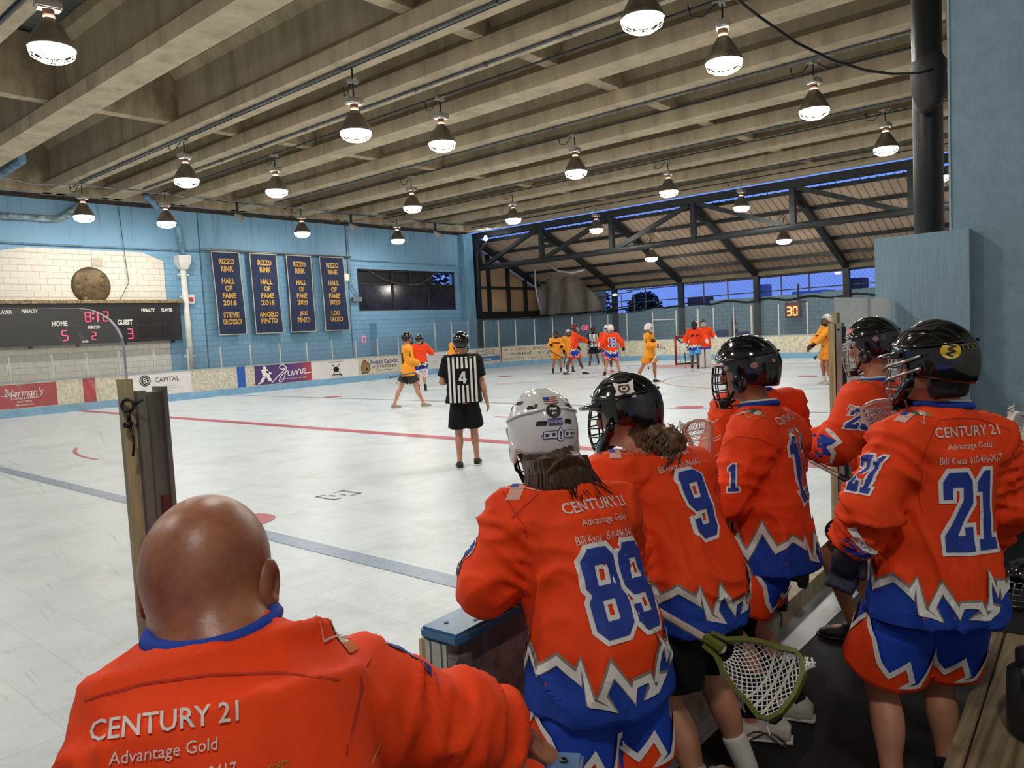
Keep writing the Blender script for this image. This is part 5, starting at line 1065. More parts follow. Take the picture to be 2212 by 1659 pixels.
def glyph(ch):     # block digits 0.6 wide, 1 high: outer loop, holes
    t = .19
    if ch == '8': return [[(.12, 0), (.48, 0), (.6, .12), (.6, .42), (.54, .5), (.6, .58), (.6, .88), (.48, 1), (.12, 1), (0, .88), (0, .58), (.06, .5), (0, .42), (0, .12)], [(t, t), (.6-t, t), (.6-t, .42), (t, .42)], [(t, .58), (.6-t, .58), (.6-t, 1-t), (t, 1-t)]]
    if ch == '9': return [[(.12, 0), (.48, 0), (.6, .12), (.6, .88), (.48, 1), (.12, 1), (0, .88), (0, .52), (.12, .4), (.6-t, .4), (.6-t, t), (t, t), (t, .3), (0, .3), (0, .12)], [(t, .58), (.6-t, .58), (.6-t, 1-t), (t, 1-t)]]
    if ch == '2': return [[(0, 0), (.6, 0), (.6, .3), (.42, .3), (.42, .2), (.24, .2), (.6, .6), (.6, .88), (.48, 1), (.12, 1), (0, .88), (0, .66), (t, .66), (t, .81), (.41, .81), (.41, .64), (0, .2)]]
    if ch == '1': return [[(.06, 0), (.5, 0), (.5, .14), (.38, .14), (.38, 1), (.24, 1), (.06, .86), (.06, .74), (.18, .74), (.18, .14), (.06, .14)]]
    if ch == '5': return [[(.12, 0), (.48, 0), (.6, .12), (.6, .5), (.48, .62), (t, .62), (t, .81), (.6, .81), (.6, 1), (0, 1), (0, .44), (.41, .44), (.41, t), (t, t), (t, .3), (0, .3), (0, .12)]]
    if ch == '4': return [[(.34, 0), (.53, 0), (.53, .22), (.62, .22), (.62, .4), (.53, .4), (.53, 1), (.3, 1), (0, .4), (0, .22), (.34, .22)], [(.18, .4), (.34, .4), (.34, .72)]]
def number(s, jo, f1, f2, wd, h, fill=NBLU, out=WHT, st=.02, ow=.013, gap=1.12):
    n = len(s); cw = wd/(n*gap-(gap-1))
    for i, ch in enumerate(s):
        G = [[((p[0]/.6-.5)*cw+(i-(n-1)/2)*cw*gap, (p[1]-.5)*h) for p in l] for l in glyph(ch)]
        if out:
            b = merge(*[strokep(l, ow*2, True) for l in G]); art('number_outline', b, f1, out, jo, st)
        art('number', fillp(G), f2, fill, jo, st)
def sponsor(jo, J, o, ux, uy, m=None, sc=1.0):
    m = m or mat('pale sponsor print', 'd8cfc8', rough=.7); f = proj(J['jb'], o, ux, uy, .0045)
    for s, y, w_, h, bd in (('CENTURY 21', 0, .235, .034, .012), ('Advantage Gold', -.05, .165, .026, .0), ('Bill Kwaz  610-496-0417', -.092, .225, .024, .0)):
        art('sponsor_lettering', mv(fit(textp(s, 1, bd), w_*sc, h*sc), 0, y*sc), f, m, jo, .012)
def shoulder_patch(jo, J, k, o, ux, uy, sc=1.0):
    f = lambda off: proj(J['jb'], o, ux, uy, off, .25); F3, F4 = f(.003), f(.0045)
    for x0_, rot, cols in ((-.03, .5, None), (.03, -.5, 1)):
        def R_(pts): return [(x0_+x*math.cos(rot)-y*math.sin(rot), y*math.cos(rot)+x*math.sin(rot)) for x, y in pts]
        if cols is None:
            art('flag', fillp([R_([(-.03, -.018), (.03, -.018), (.03, .018), (-.03, .018)])]), F3, mat('patch pale red', 'd9a79a', rough=.8), jo, .02)
            art('flag_canton', fillp([R_([(-.0, .0), (.03, .0), (.03, .018), (.0, .018)])]), F4, NBLU, jo, .02)
        else:
            for i, c in enumerate(('1d5a3a', 'ddd8cc', 'cf6a35')): art('flag', fillp([R_([(-.03+.02*i, -.018), (-.01+.02*i, -.018), (-.01+.02*i, .018), (-.03+.02*i, .018)])]), F3, mat('patch '+c, c, rough=.8), jo, .02)
    for x, y in ((-.035, .035), (.035, .035)): art('flag_pole', strokep([(0, -.055) if x < 0 else (0, -.055), (x*1.4, .03)], .003, False), F4, mat('patch pale red', 'd9a79a'), jo, .02)
    b = textp("'S PUB", 1, .02); fit(b, .1, .018)
    for v in b.verts: a = v.co.x/.06; r = .055+v.co.y; v.co.x, v.co.y = r*math.sin(a), r*math.cos(a)
    art('patch_lettering', b, F4, mat('patch lettering', '2e3a2c', rough=.7), jo, .03)
# ---- helmets
class Shell:
    def __init__(s, J, kind, sc=1.0):
        s.hc, s.R, s.F, s.U = headframe(J); s.k = kind; q = J['s']*sc; s.q = q
        s.rx, s.rf, s.rb, s.rz = (.112*q, .128*q, .137*q, .128*q) if kind == 'h' else (.113*q, .134*q, .148*q, .13*q)
        s.c = s.hc+s.U*.022*q-s.F*.008*q
    def cut(s, az):
        a = abs((az+PI) % (2*PI)-PI); q = s.q
        K = [(0, .035), (.9, .03), (1.25, -.02), (1.5, -.06), (1.9, -.075), (2.4, -.088), (PI+.01, -.092)] if s.k == 'h' else [(0, .035), (.8, .03), (1.1, -.0), (1.45, -.055), (1.9, -.06), (2.4, -.075), (PI+.01, -.085)]
        for (a0, z0), (a1, z1) in zip(K, K[1:]):
            if a <= a1: t = (a-a0)/(a1-a0); t = t*t*(3-2*t); return (z0+(z1-z0)*t)*q
        return K[-1][1]*q
    def loc(s, az, el, off=0):
        ry = s.rf if math.cos(az) > 0 else s.rb; ce = math.cos(el) if el > 0 else 1-.45*(1-math.cos(el))
        x, y, z = s.rx*ce*math.sin(az), ry*ce*math.cos(az), s.rz*math.sin(el)
        q = s.q; xa = abs(x)/q
        r = 1.0
        if s.k == 'h':
            r += .035*math.exp(-((xa-.03)/.022)**2)*(1 if el > -.2 else .3)-.03*math.exp(-((xa-.062)/.009)**2)*max(0, math.sin(max(el, 0)*1.2+.3))
        else:
            r += .05*math.exp(-(xa/.02)**2)*max(0, math.sin(el))+.03*math.exp(-((el-.35)/.12)**2)*abs(math.sin(az))-.03*math.exp(-((el-.12)/.06)**2)*abs(math.sin(az))
        d = V((x, y, z))*r; d = d+d.normalized()*off
        return s.c+s.R*d.x+s.F*d.y+s.U*d.z
    def mesh(s, na=56, ne=16):
        bm = BM(); O, I = [], []
        for j in range(ne+1):
            t = j/ne; ro, ri = [], []
            for i in range(na):
                az = -PI+2*PI*i/na; e1 = math.asin(max(-.98, s.cut(az)/s.rz)); el = PI/2*.995+(e1-PI/2*.995)*t
                ro.append(bm.verts.new(s.loc(az, el))); ri.append(bm.verts.new(s.loc(az, el, -.014)))
            O.append(ro); I.append(ri)
        for L, fl in ((O, 0), (I, 1)):
            for a, b in zip(L, L[1:]):
                for i in range(na):
                    q = [a[i], b[i], b[(i+1) % na], a[(i+1) % na]]; bm.faces.new(q[::-1] if not fl else q)
            bm.faces.new(L[0] if not fl else L[0][::-1])
        for i in range(na): bm.faces.new((O[-1][i], I[-1][i], I[-1][(i+1) % na], O[-1][(i+1) % na]))
        bmesh.ops.recalc_face_normals(bm, faces=bm.faces[:]); return bm
    def dec(s, az0, el0, off=.002, rot=0, dx=0, dy=0):
        def f(u, v):
            u2, v2 = u*math.cos(rot)-v*math.sin(rot)+dx, u*math.sin(rot)+v*math.cos(rot)+dy
            el = el0+v2/s.rz; return s.loc(az0-u2/(s.rx*max(.3, math.cos(el))), el, off)
        return f
    def L(s, x, y, z): q = s.q; return s.hc+(s.R*x+s.F*y+s.U*z)*q
def helmet(J, root, kind, m, cage=CAGE, h=.009, detail=1, visor=None, sc=1.0, chin=None):
    s = Shell(J, kind, sc); na, ne = (56, 16) if detail else (28, 9)
    o = obj('helmet', s.mesh(na, ne), m, root, True)
    if detail:
        for x0 in ((.045, -.045, .08, -.08) if kind == 'l' else (.05, -.05)):
            bm = BM(); P_ = []
            for t in np.linspace(.6, 2.6, 16):
                k_ = math.sqrt(1-(x0*s.q/s.rx)**2); P_.append(s.loc(math.atan2(x0*s.q/s.rx, math.cos(t)*k_), math.asin(min(1, math.sin(t)*k_)), -.001))
            tube(bm, P_, .0045*s.q, 6); obj('shell_ridge', bm, m, o, True)
    n = 6 if detail else 4; br = .0032 if detail else .005
    bm = BM(); lo, hi = (-.145, .03); zs = [.03, -.005, -.04, -.075, -.11, -.145] if detail else [.03, -.03, -.085, -.14]
    def cp(a, z):
        t = (.03-z)/.175; k = 1-.32*t*t; return s.L(.105*math.sin(a)*k, (.118+(.03 if kind == 'l' else .022)*math.sin(t*2.2))*math.cos(a)*(1-.12*t*t)+.012, z)
    for z in zs: tube(bm, [cp(a*.18, z) for a in range(-7, 8)], br, n)
    for a in ((-1.26, -.75, -.38, 0, .38, .75, 1.26) if kind == 'h' else (-1.26, -.5, 0, .5, 1.26)): tube(bm, [cp(a, z) for z in np.linspace(.03, -.145, 7)], br, n)
    obj('face_cage', bm, cage, o, True)
    bm = merge_me(blob([('e', s.L(0, .1, -.125), s.R*.045*s.q, s.F*.022*s.q, s.U*.025*s.q)], h, .01, 1)); obj('chin_cup', bm, chin or PAD, o, True)
    for g in (1, -1): bm = BM(); tube(bm, [s.L(.1*g, .01, -.05), s.L(.088*g, .045, -.1), s.L(.045*g, .1, -.135)], .006*s.q, 5); obj('chin_strap', bm, BLKC, o, True)
    if kind == 'l':
        bm = BM(); N = 24; A0 = 1.15
        P = [[s.loc(-A0+2*A0*i/N, math.asin(.03*s.q/s.rz), .002) for i in range(N+1)], [], [], []]
        for i in range(N+1):
            a = -A0+2*A0*i/N; e = (.062*math.cos(a*1.25)**.8 if abs(a) < 1.2 else .004)*s.q; b = P[0][i]
            P[1].append(b+(s.F*math.cos(a)*.9+s.R*math.sin(a)*.35)*e-s.U*.012*s.q); P[2].append(P[1][i]-s.U*.009*s.q); P[3].append(b-s.U*.014*s.q)
        vv = [[bm.verts.new(p) for p in r] for r in P]
        for a, b in ((0, 1), (1, 2), (2, 3)):
            for i in range(N): bm.faces.new((vv[a][i], vv[b][i], vv[b][i+1], vv[a][i+1]))
        bmesh.ops.recalc_face_normals(bm, faces=bm.faces[:]); obj('visor', bm, visor or m, o, True)
        bm = BM()
        for g in (1, -1):
            R_ = []
            for (x, y, z), w_ in (((.118, .0, -.03), .035), ((.112, .04, -.07), .028), ((.09, .085, -.11), .022), ((.05, .118, -.135), .018), ((0, .128, -.142), .017)):
                p = s.L(x*g, y, z); R_.append([p+s.U*w_*s.q, p+s.R*.008*g*s.q, p-s.U*w_*s.q, p-s.R*.006*g*s.q-s.F*.004*s.q])
            rings(bm, R_)
        bmesh.ops.recalc_face_normals(bm, faces=bm.faces[:]); obj('jaw_guard', bm, m, o, True)
        if detail:
            for g in (1, -1):
                bm = BM(); tube(bm, [s.loc(g*a, .42+.06*math.cos(a*2), .004) for a in np.linspace(.5, 2.7, 14)], .006*s.q, 6); obj('side_ridge', bm, m, o, True)
                for a0 in (.9, 1.35, 1.8): bm = fillp([[(-.022, -.008), (.018, -.01), (.024, .008), (-.016, .01)]]); art('vent', bm, s.dec(g*a0, .95, .002), PAD, o, .015)
    else:
        for g in (1, -1):
            if detail:
                bm = merge_me(blob([('e', s.L(.105*g, -.002, -.045), s.R*.012*s.q, s.F*.034*s.q, s.U*.04*s.q), ('-e', s.L(.112*g, .0, -.045), s.R*.02*s.q, s.F*.009*s.q, s.U*.012*s.q)], .005, .005, 1)); obj('ear_guard', bm, m if m != GWH else GWH, o, True)
                for a0, e0, w_ in ((.62, .75, .03), (1.25, .62, .028), (1.9, .7, .03), (2.5, .5, .03), (2.75, .05, .03)):
                    art('vent', fillp([[(-w_/2, -.005), (w_/2, -.007), (w_/2+.004, .005), (-w_/2+.004, .007)]]), s.dec(g*a0, e0, .002), PAD, o, .012)
                bm = BM(); tube(bm, [s.loc(g*a, .28-.1*math.cos(a), .003) for a in np.linspace(.7, 2.9, 14)], .0045*s.q, 6); obj('shell_ridge', bm, m, o, True)
                bm = BM(); lathe(bm, [(.012, 0), (.012, .004), (.004, .006)], s.loc(g*1.15, .02, .0), 10, tuple((s.R*g).normalized()), True); obj('rivet', bm, CAGES, o)
            for a0, e0 in ((.5, .5), (2.2, .3)) if not detail else ():
                art('vent', fillp([[(-.015, -.01), (.015, -.01), (.015, .01), (-.015, .01)]]), s.dec(g*a0, e0, .003), PAD, o)
    return o, s
def merge_me(me):
    b = BM(); b.from_mesh(me); bpy.data.meshes.remove(me); return b
# ---- sticks
def stick(name, butt, neck, scoop_dir, face, label, col, shaft_m, L=.27, W=.165, r=.0125, mesh_m=None, dense=True, group=None, cat='lacrosse stick'):
    """Shaft from butt to neck; the head goes on along scoop_dir, open side towards face."""
    d = (neck-butt).normalized(); x = scoop_dir.normalized(); n = (face-x*face.dot(x)).normalized(); l = n.cross(x)
    root = empty(name, butt, label, cat, group)
    bm = BM(); tube(bm, [butt, neck+x*.05], r, 8); obj('shaft', bm, shaft_m, root)
    bm = BM(); tube(bm, [butt-d*.012, butt+d*.05], r*1.25, 8); obj('end_cap', bm, BLACK, root)
    O = [(0, .018), (.05, .022), (.09, .042), (.14, .058), (.19, .066), (.235, .078), (.262, .07), (.28, .045), (.287, 0)]
    O = [(a*L/.287, b*W/.156) for a, b in O]; P = [(a, b) for a, b in O]+[(a, -b) for a, b in O[-2::-1]]
    Q = [neck+x*a+l*b for a, b in P]; bm = BM(); R_ = []
    for i, p in enumerate(Q):
        t = (Q[min(i+1, len(Q)-1)]-Q[max(i-1, 0)]).normalized(); e = n.cross(t).normalized(); k = P[i][0]/L
        hgt = .017-.006*k; R_.append([p+n*hgt+e*.006, p+n*hgt-e*.006, p-n*hgt-e*.0055, p-n*hgt+e*.0055])
    rings(bm, R_); tube(bm, [neck-x*.012, neck+x*.05], r*1.5, 8)
    bmesh.ops.recalc_face_normals(bm, faces=bm.faces[:]); obj('head', bm, col, root)
    def wid(a):
        for (a0, b0), (a1, b1) in zip(O, O[1:]):
            if a <= a1: return b0+(b1-b0)*(a-a0)/max(a1-a0, 1e-6)
        return 0
    bm = BM(); N = 11 if dense else 5; M_ = 9 if dense else 5
    def net(a, t): w_ = wid(a); k = a/L; sag = .05*math.sin(min(1, k*1.02)*PI)*(1-t*t); return neck+x*a+l*w_*t*.97-n*(sag+.004)
    for i in range(N):
        a0, a1 = L*(.22+.75*i/N), L*(.22+.75*(i+1)/N)
        for j in range(M_):
            t0, t1 = -1+2*j/M_, -1+2*(j+1)/M_
            tube(bm, [net(a0, t0), net(a1, t1)], .0018 if dense else .004, 4, False); tube(bm, [net(a0, t1), net(a1, t0)], .0018 if dense else .004, 4, False)
    obj('net', bm, mesh_m or WHT, root)
    if dense:
        for f in (.62, .72, .82):
            bm = BM(); tube(bm, [net(L*f, t/8)+n*.002 for t in range(-8, 9)], .004, 5); obj('shooting_string', bm, SOCKW, root)
        bm = BM(); rd = random.Random(3)
        for k in range(7): b = neck+x*L*.97+l*(.06+.002*k); tube(bm, [b, b+l*.02+x*rd.uniform(-.01, .02)+n*.01, b+l*.035+x*rd.uniform(-.02, .02)], .0025, 4)
        obj('loose_string', bm, WHT, root)
        for k in (.25, .55, .6, .9): b = neck+x*L*k-l*wid(L*k); bm = BM(); tube(bm, [b, b-l*.015-n*.01, b-l*.03-n*.03+x*.01], .0025, 4); obj('loose_string', bm, WHT, root)
    return root
# ---------------------------------------------------------------- the bench players
def close(name, label, foot): return empty(name, foot, label, 'person')
def finish(J):
    J['ax'] = (J['nk']-J['pv']).normalized(); W = J['sR']-J['sL']; 
    if 'R' not in J: J['R'] = (W-J['ax']*W.dot(J['ax'])).normalized()
    J['s'] = J.get('s', 1.0); return J
def legs(J, F, R, aL, aR, tL=None, tR=None):
    J['hL'], J['hR'] = J['pv']-R*.09-UP*.03, J['pv']+R*.09-UP*.03; J['aL'], J['aR'] = aL, aR; J['tL'], J['tR'] = tL or F, tR or F
    for k in 'LR': J['k'+k] = ik(J['h'+k], J['a'+k], .43*J.get('s', 1), .42*J.get('s', 1), F)
def seam(jo, J, o, ux, uy, pts, wd=.0035, m=None): art('seam', strokep(pts, wd, False), proj(J['jb'], o, ux, uy, .002), m or ORGD, jo, .02)
# ---- the bald man leaning on the gate
F = hd_(50); R = F.cross(UP)
J = dict(hc=at(452, 1248, 1.17), hf=(hd_(42)+UP*-.06).normalized(), nk=at(466, 1385, 1.12), sL=at(345, 1575, 1.06), sR=at(770, 1525, 1.26), eL=at(315, 1810, 1.0), wL=at(480, 1950, 1.15), eR=at(975, 1568, 1.36), wR=at(1128, 1597, 1.485), pv=at(585, 2030, 1.0), s=1.0)
finish(J); J['R'] = (J['R']+R*.3).normalized(); legs(J, F, R, V((.32, .78, .09)), V((.55, .84, .09)))
root = close('person', 'bald man in an orange jersey seen from behind, leaning on the open gate', (.55, .6, 0))
body(J, dict(body_k=.03), root, SKIN['bald'], .008, hand=(None, ((at(1190, 1634, 1.5)-J['wR']), V((0, 0, -1)), .35)), hs=1.1, heavy=1.3, round_=1.06)
hc, hR, hF, hU = headframe(J)
jo = jersey(J, ORG, root, .01, b=1.08, sr=.09, folds=.011, seed=1, neckw=.084, drop=.1, cuff=.6, trap=.12, slv=.68)
J['nk'] = J['nk']+UP*.012; collar(J, root, RBLUE, None, .088, (UP+J['ax']*.3-cf*.1).normalized())
vd = (at(356, 1560, 1)-EYE).normalized(); ux = cr+cu*.14; ux = (ux-vd*ux.dot(vd)).normalized(); uy = ux.cross(vd)
sponsor(jo, J, at(356, 1556, .9), ux, uy, sc=.72)
seam(jo, J, at(470, 1458, .9), ux, uy, [(-.15, -.005), (-.08, .005), (0, .006), (.09, -.002), (.17, -.02)])
o_ = at(800, 1440, 1.22); art('seam', strokep([(0, .05), (.006, .0), (.004, -.05)], .0035, False), proj(J['jb'], o_, cr, cu, .002), ORGD, jo, .02)
shoulder_patch(jo, J, 'R', at(700, 1355, 1.2), (cr*.9-cu*.45).normalized(), (cu*.6+cf*.8).normalized())
art('sleeve_number', fillp([[(-.05, .0), (.0, .02), (.055, .0), (.06, -.02), (0, -.006), (-.045, -.015)]]), proj(J['jb'], at(885, 1420, 1.3), (cr*.85-cu*.5).normalized(), (cu*.5+cf*.85).normalized(), .003, .3), NBLU, jo)
for x, y, s_ in ((668, 1547, 'FORTY'), (797, 1638, "'89")): art('small_badge', fit(textp(s_, 1, .02), .02, .007), proj(J['jb'], at(x, y, 1.1), cr, cu, .003), mat('gold badge', 'b08a3c', rough=.5), jo)
bm = BM(); c_ = hc-hU*.055-hF*.085
tube(bm, [hc+hR*a-hU*(.085-.25*a*a)-hF*math.sqrt(max(0, .0098-a*a))*1.02 for a in np.linspace(-.075, .05, 12)], .0035, 6); obj('neck_fold', bm, mat('skin crease', '6e3d2a', rough=.6), root, True)
bm = BM(); rd = random.Random(5)
for k in range(90):
    a = rd.uniform(-.06, .07); b = hc+hF*.09+hR*a-hU*rd.uniform(.1, .13); tube(bm, [b, b-hU*rd.uniform(.02, .05)+hF*rd.uniform(0, .02)+hR*rd.uniform(-.01, .012)], [.0016, .0004], 3)
obj('beard', bm, mat('grey beard', '8d8178', rough=.7), root)
shorts(J, BLKC, root, .014, .7, 1.25); shoes(J, SHB, SOLE, root, .01)
# ---- number 89
F = hd_(68); R = F.cross(UP)
J = dict(hc=at(1172, 940, 2.3), hf=(hd_(56)+UP*-.2).normalized(), nk=at(1205, 1055, 2.2), sL=at(1118, 1125, 2.13), sR=at(1318, 1105, 2.3), eL=at(1048, 1262, 2.1), wL=at(1120, 1235, 2.36), eR=at(1345, 1220, 2.5), wR=at(1310, 1290, 2.52), pv=at(1288, 1365, 2.1), s=.95)
finish(J); J['R'] = R; J['dn'] = UP*1.0; g_ = J['pv']; legs(J, F, R, V((g_.x-.1, g_.y+.04, .085)), V((g_.x+.1, g_.y-.04, .085)))
J89 = J; root = close('person', 'orange number 89 player in a stickered white helmet leaning on the blue cap', (g_.x, g_.y, 0))
body(J, {}, root, SKIN['fair'], .01)
jo = jersey(J, ORG, root, .0105, sr=.083, folds=.015, seed=2, drop=.19, b=.97)
B = -F; ux = R; uy = (J['ax']-B*0); uy = (uy-ux*uy.dot(ux)).normalized(); n_ = ux.cross(uy)
bc = J['pv']+J['ax']*.3
o1 = bc+ux*.055-uy*.2
number('89', jo, proj(J['jb'], o1, ux, uy, .004), proj(J['jb'], o1, ux, uy, .0065), .24, .235)
sponsor(jo, J, bc+ux*.05+uy*.035, ux, uy)
seam(jo, J, bc, ux, uy, [(-.2, .04), (-.1, .1), (0, .132), (.1, .135), (.2, .12)]); seam(jo, J, bc, ux, uy, [(-.2, .16), (-.19, .06), (-.17, -.02)])
hem_art(J, jo, .19)
shoulder_patch(jo, J, 'L', J['sL']+UP*.06, (ux*.75+F*.4).normalized(), (UP*.5+F*.75-ux*.3).normalized())
nn_ = (F*.75-R*.75).normalized(); u_ = UP.cross(nn_); o_ = J['eL']+(J['sL']-J['eL'])*.4; number('9', jo, proj(J['jb'], o_, u_, UP, .004, .3), proj(J['jb'], o_, u_, UP, .0065, .3), .06, .1, ow=.006)
so = shorts(J, RBLUE2, root, .012, .8, 1.08)
for k in 'LR': leg_art(J, so, k, .8, ORG)
shoes(J, SHW, SOLE, root, .012, SOCKW)
ho, sh = helmet(J, root, 'h', GWH, sc=.98)
sb_ = PI
art('flag_sticker', fillp([[(-.02, -.013), (.02, -.013), (.02, .013), (-.02, .013)]]), sh.dec(sb_, .62, .002), WPRINT, ho, .01)
for k in range(4): art('flag_stripe', fillp([[(-.02, -.0125+k*.0075), (.02, -.0125+k*.0075), (.02, -.009+k*.0075), (-.02, -.009+k*.0075)]]), sh.dec(sb_, .62, .003), mat('flag stripe red', 'a83c44', rough=.4), ho, .01)
art('flag_canton', fillp([[(-.02, 0), (-.002, 0), (-.002, .013), (-.02, .013)]]), sh.dec(sb_, .62, .0035), NBLU, ho, .01)
art('round_sticker', fillp([circ(0, 0, .021)]), sh.dec(sb_, .33, .0025), BLKP, ho, .01); art('sticker_lettering', merge(mv(fit(textp('FM', 1, .03), .02, .009), 0, .006), mv(fit(textp('#1', 1, .03), .014, .009), 0, -.007)), sh.dec(sb_, .33, .0035), WPRINT, ho, .01)
art('purple_sticker', fillp([[(-.021, -.01), (.021, -.01), (.021, .01), (-.021, .01)]]), sh.dec(sb_, .06, .0025), PURP, ho, .01); art('sticker_lettering', fit(textp('OCIOO', 1, 0), .036, .008), sh.dec(sb_, .06, .0035), WPRINT, ho, .01)
bl = [[(x-.007, -.007), (x+.007, -.007), (x+.007, .007), (x-.007, .007)] for x in (-.038, -.02, .02, .038)]+[[(-.006, -.013), (0, -.017), (.006, -.013), (.005, .006), (0, .014), (-.005, .006)]]
for l in bl: art('belt_sticker', strokep(l, .009), sh.dec(sb_-.12, -.24, .0025), PURP, ho, .008); art('belt_sticker', strokep(l, .004), sh.dec(sb_-.12, -.24, .0035), WPRINT, ho, .008)
art('belt_sticker', strokep([(-.055, 0), (.055, 0)], .004, False), sh.dec(sb_-.12, -.24, .003), PURP, ho, .01); art('round_sticker', fillp([circ(0, 0, .008)]), sh.dec(sb_-.75, .38, .0025), mat('dark red sticker', '5d2a2a', rough=.4), ho, .01)
hc, hR, hF, hU = headframe(J); rd = random.Random(2)
me = blob([('t', [(hc-hF*.055-hU*.02, hR*.075, hF*.045), (hc-hF*.07-hU*.1, hR*.075, hF*.035), (J['nk']-F*.06+UP*.03, R*.075, F*.025)], 2), ('t', [(hc-hF*.01-hU*.05, hR*.085, hF*.06), (hc-hF*.03-hU*.12, hR*.07, hF*.05)], 2)], .006, .03, 1); displace(me, lambda p: .005*noise.noise(V((p.dot(R)*150, p.dot(F)*60, p.z*6))))
hr = obj('hair', me, HAIRB, root, True)
bm = BM()
for k in range(620):
    a = rd.uniform(-.105, .105); b = hc-hF*(.078+math.sqrt(max(0, .0125-a*a))*.75)+hR*a*.9-hU*.075; L_ = rd.uniform(.1, .19)
    tube(bm, [b, b-hF*.012-hU*L_*.4+hR*a*.05, b-UP*L_*.75-F*.03+R*a*.25, b-UP*L_-F*rd.uniform(.02, .06)+R*(a*.45+rd.uniform(-.02, .02))], [.0028, .0038, .003, .0006], 3)
obj('hair_strand', bm, HAIRB, hr, True)
# ---- number 9 with curls, holding the green stick
F = hd_(80); R = F.cross(UP)
J = dict(hc=at(1348, 893, 2.84), hf=(hd_(100)+UP*-.1).normalized(), nk=at(1405, 985, 2.78), sL=at(1325, 1030, 2.66), sR=at(1488, 1022, 2.88), eL=at(1335, 1180, 2.62), wL=at(1392, 1272, 2.66), eR=at(1520, 1150, 3.05), wR=at(1470, 1240, 3.1), pv=at(1498, 1235, 2.72), s=.98)
finish(J); J['R'] = R; J['dn'] = UP; legs(J, F, R, at(1535, 1762, 2.62), at(1620, 1672, 2.87), F, (F-R*.1).normalized())
root = close('person', 'orange number 9 player with long curls, black shorts and a black visored helmet', (J['pv'].x, J['pv'].y, 0))
body(J, {}, root, SKIN['fair'], .01)
jo = jersey(J, ORG, root, .0105, sr=.085, folds=.015, seed=3, drop=.17)
ux = R; uy = (J['ax']-ux*J['ax'].dot(ux)).normalized(); bc = J['pv']+J['ax']*.3; o1 = bc+ux*.01-uy*.07
number('9', jo, proj(J['jb'], o1, ux, uy, .003), proj(J['jb'], o1, ux, uy, .0065), .115, .24)
sponsor(jo, J, bc+ux*.01+uy*.165, ux, uy); seam(jo, J, bc, ux, uy, [(-.2, .16), (-.1, .2), (0, .212), (.1, .205), (.2, .17)]); hem_art(J, jo, .17)
shoulder_patch(jo, J, 'L', J['sL']+UP*.06, (ux*.75+F*.4).normalized(), (UP*.5+F*.75-ux*.3).normalized())
shorts(J, BLKC, root, .012, .82, 1.1); shoes(J, SHW, SOLE, root, .012, SOCKW, .16)
glove(J, 'L', root, BLKC, PAD)
ho, sh = helmet(J, root, 'l', GBL, sc=1.0)
art('shield_sticker', fillp([[(-.03, .04), (-.012, .03), (.012, .03), (.03, .045), (.026, .0), (.03, -.03), (.022, -.032), (.0, -.012), (-.022, -.032), (-.03, -.03), (-.022, .0)]]), sh.dec(-PI/2-.35, .55, .004), WPRINT, ho, .012)
art('shield_sticker', fillp([[(-.014, .022), (.014, .022), (.016, .0), (.008, -.012), (-.008, -.012), (-.016, .0)]]), sh.dec(-PI/2-.35, .55, .006), mat('brown sticker', '5a3420', rough=.4), ho, .012)
art('shield_sticker', strokep(circ(0, .005, .008, 10), .004), sh.dec(-PI/2-.35, .55, .007), WPRINT, ho, .01)
hc, hR, hF, hU = headframe(J); rd = random.Random(4)
me = blob([('t', [(hc-hF*.05-hU*.05, hR*.07, hF*.06), (hc-hF*.08-hU*.12, hR*.065, hF*.045), (J['nk']-F*.09+R*.03-UP*.0, R*.07, F*.03)], 2)], .012, .03, 1)
displace(me, lambda p: .018*noise.noise(p*38)); hr = obj('curly_hair', me, HAIRC, root, True)
bm = BM()
for k in range(260):
    a = rd.uniform(-.1, .12); b = hc-hF*rd.uniform(.09, .17)+hR*a-hU*rd.uniform(.06, .13); ph = rd.uniform(0, 6); L_ = rd.uniform(.08, .17); dr = (-UP+R*rd.uniform(-.2, .5)-F*.3).normalized(); e = perp(dr)
    tube(bm, [b+dr*L_*t/9+(e[0]*math.cos(ph+t*1.25)+e[1]*math.sin(ph+t*1.25))*.014 for t in range(10)], .003, 3)
obj('curl', bm, HAIRC, hr, True)
GRN = mat('olive green plastic', '5f6220', rough=.35)
stick('lacrosse_stick', at(1370, 1290, 2.62), at(1532, 1383, 2.22), (at(1700, 1490, 2.02)-at(1532, 1383, 2.22)), (-cf*.9+cu*.35-cr*.2), 'lacrosse stick with an olive green head and white mesh beside black shorts', GRN, mat('white grip tape', 'c9c2b4', rough=.6, var=.2, vs=(40, 40, 40)), .285, .2)
# ---- dark-helmeted player facing the rink, number on the sleeve
F = hd_(104); R = F.cross(UP)
J = dict(hc=at(1610, 802, 3.42), hf=(hd_(97)+UP*-.08).normalized(), nk=at(1640, 880, 3.42), sL=at(1622, 950, 3.26), sR=at(1698, 940, 3.58), eL=at(1572, 1082, 3.24), wL=at(1522, 1042, 3.44), eR=at(1690, 1085, 3.75), wR=at(1600, 1060, 3.85), pv=at(1672, 1135, 3.38), s=1.02)
finish(J); J['R'] = R; J['dn'] = UP; legs(J, F, R, onz(1672, 1556, .09), onz(1722, 1512, .09), (F*1-R*.05).normalized(), F)
root = close('person', 'orange player in a glossy black caged helmet and black leggings, side on behind number 9', (J['pv'].x, J['pv'].y, 0))
body(J, {}, root, SKIN['tan'], .012)
jo = jersey(J, ORG, root, .012, b=1.06, sr=.092, folds=.014, seed=5, drop=.17)
ux = R; uy = UP; bc = J['pv']+J['ax']*.27
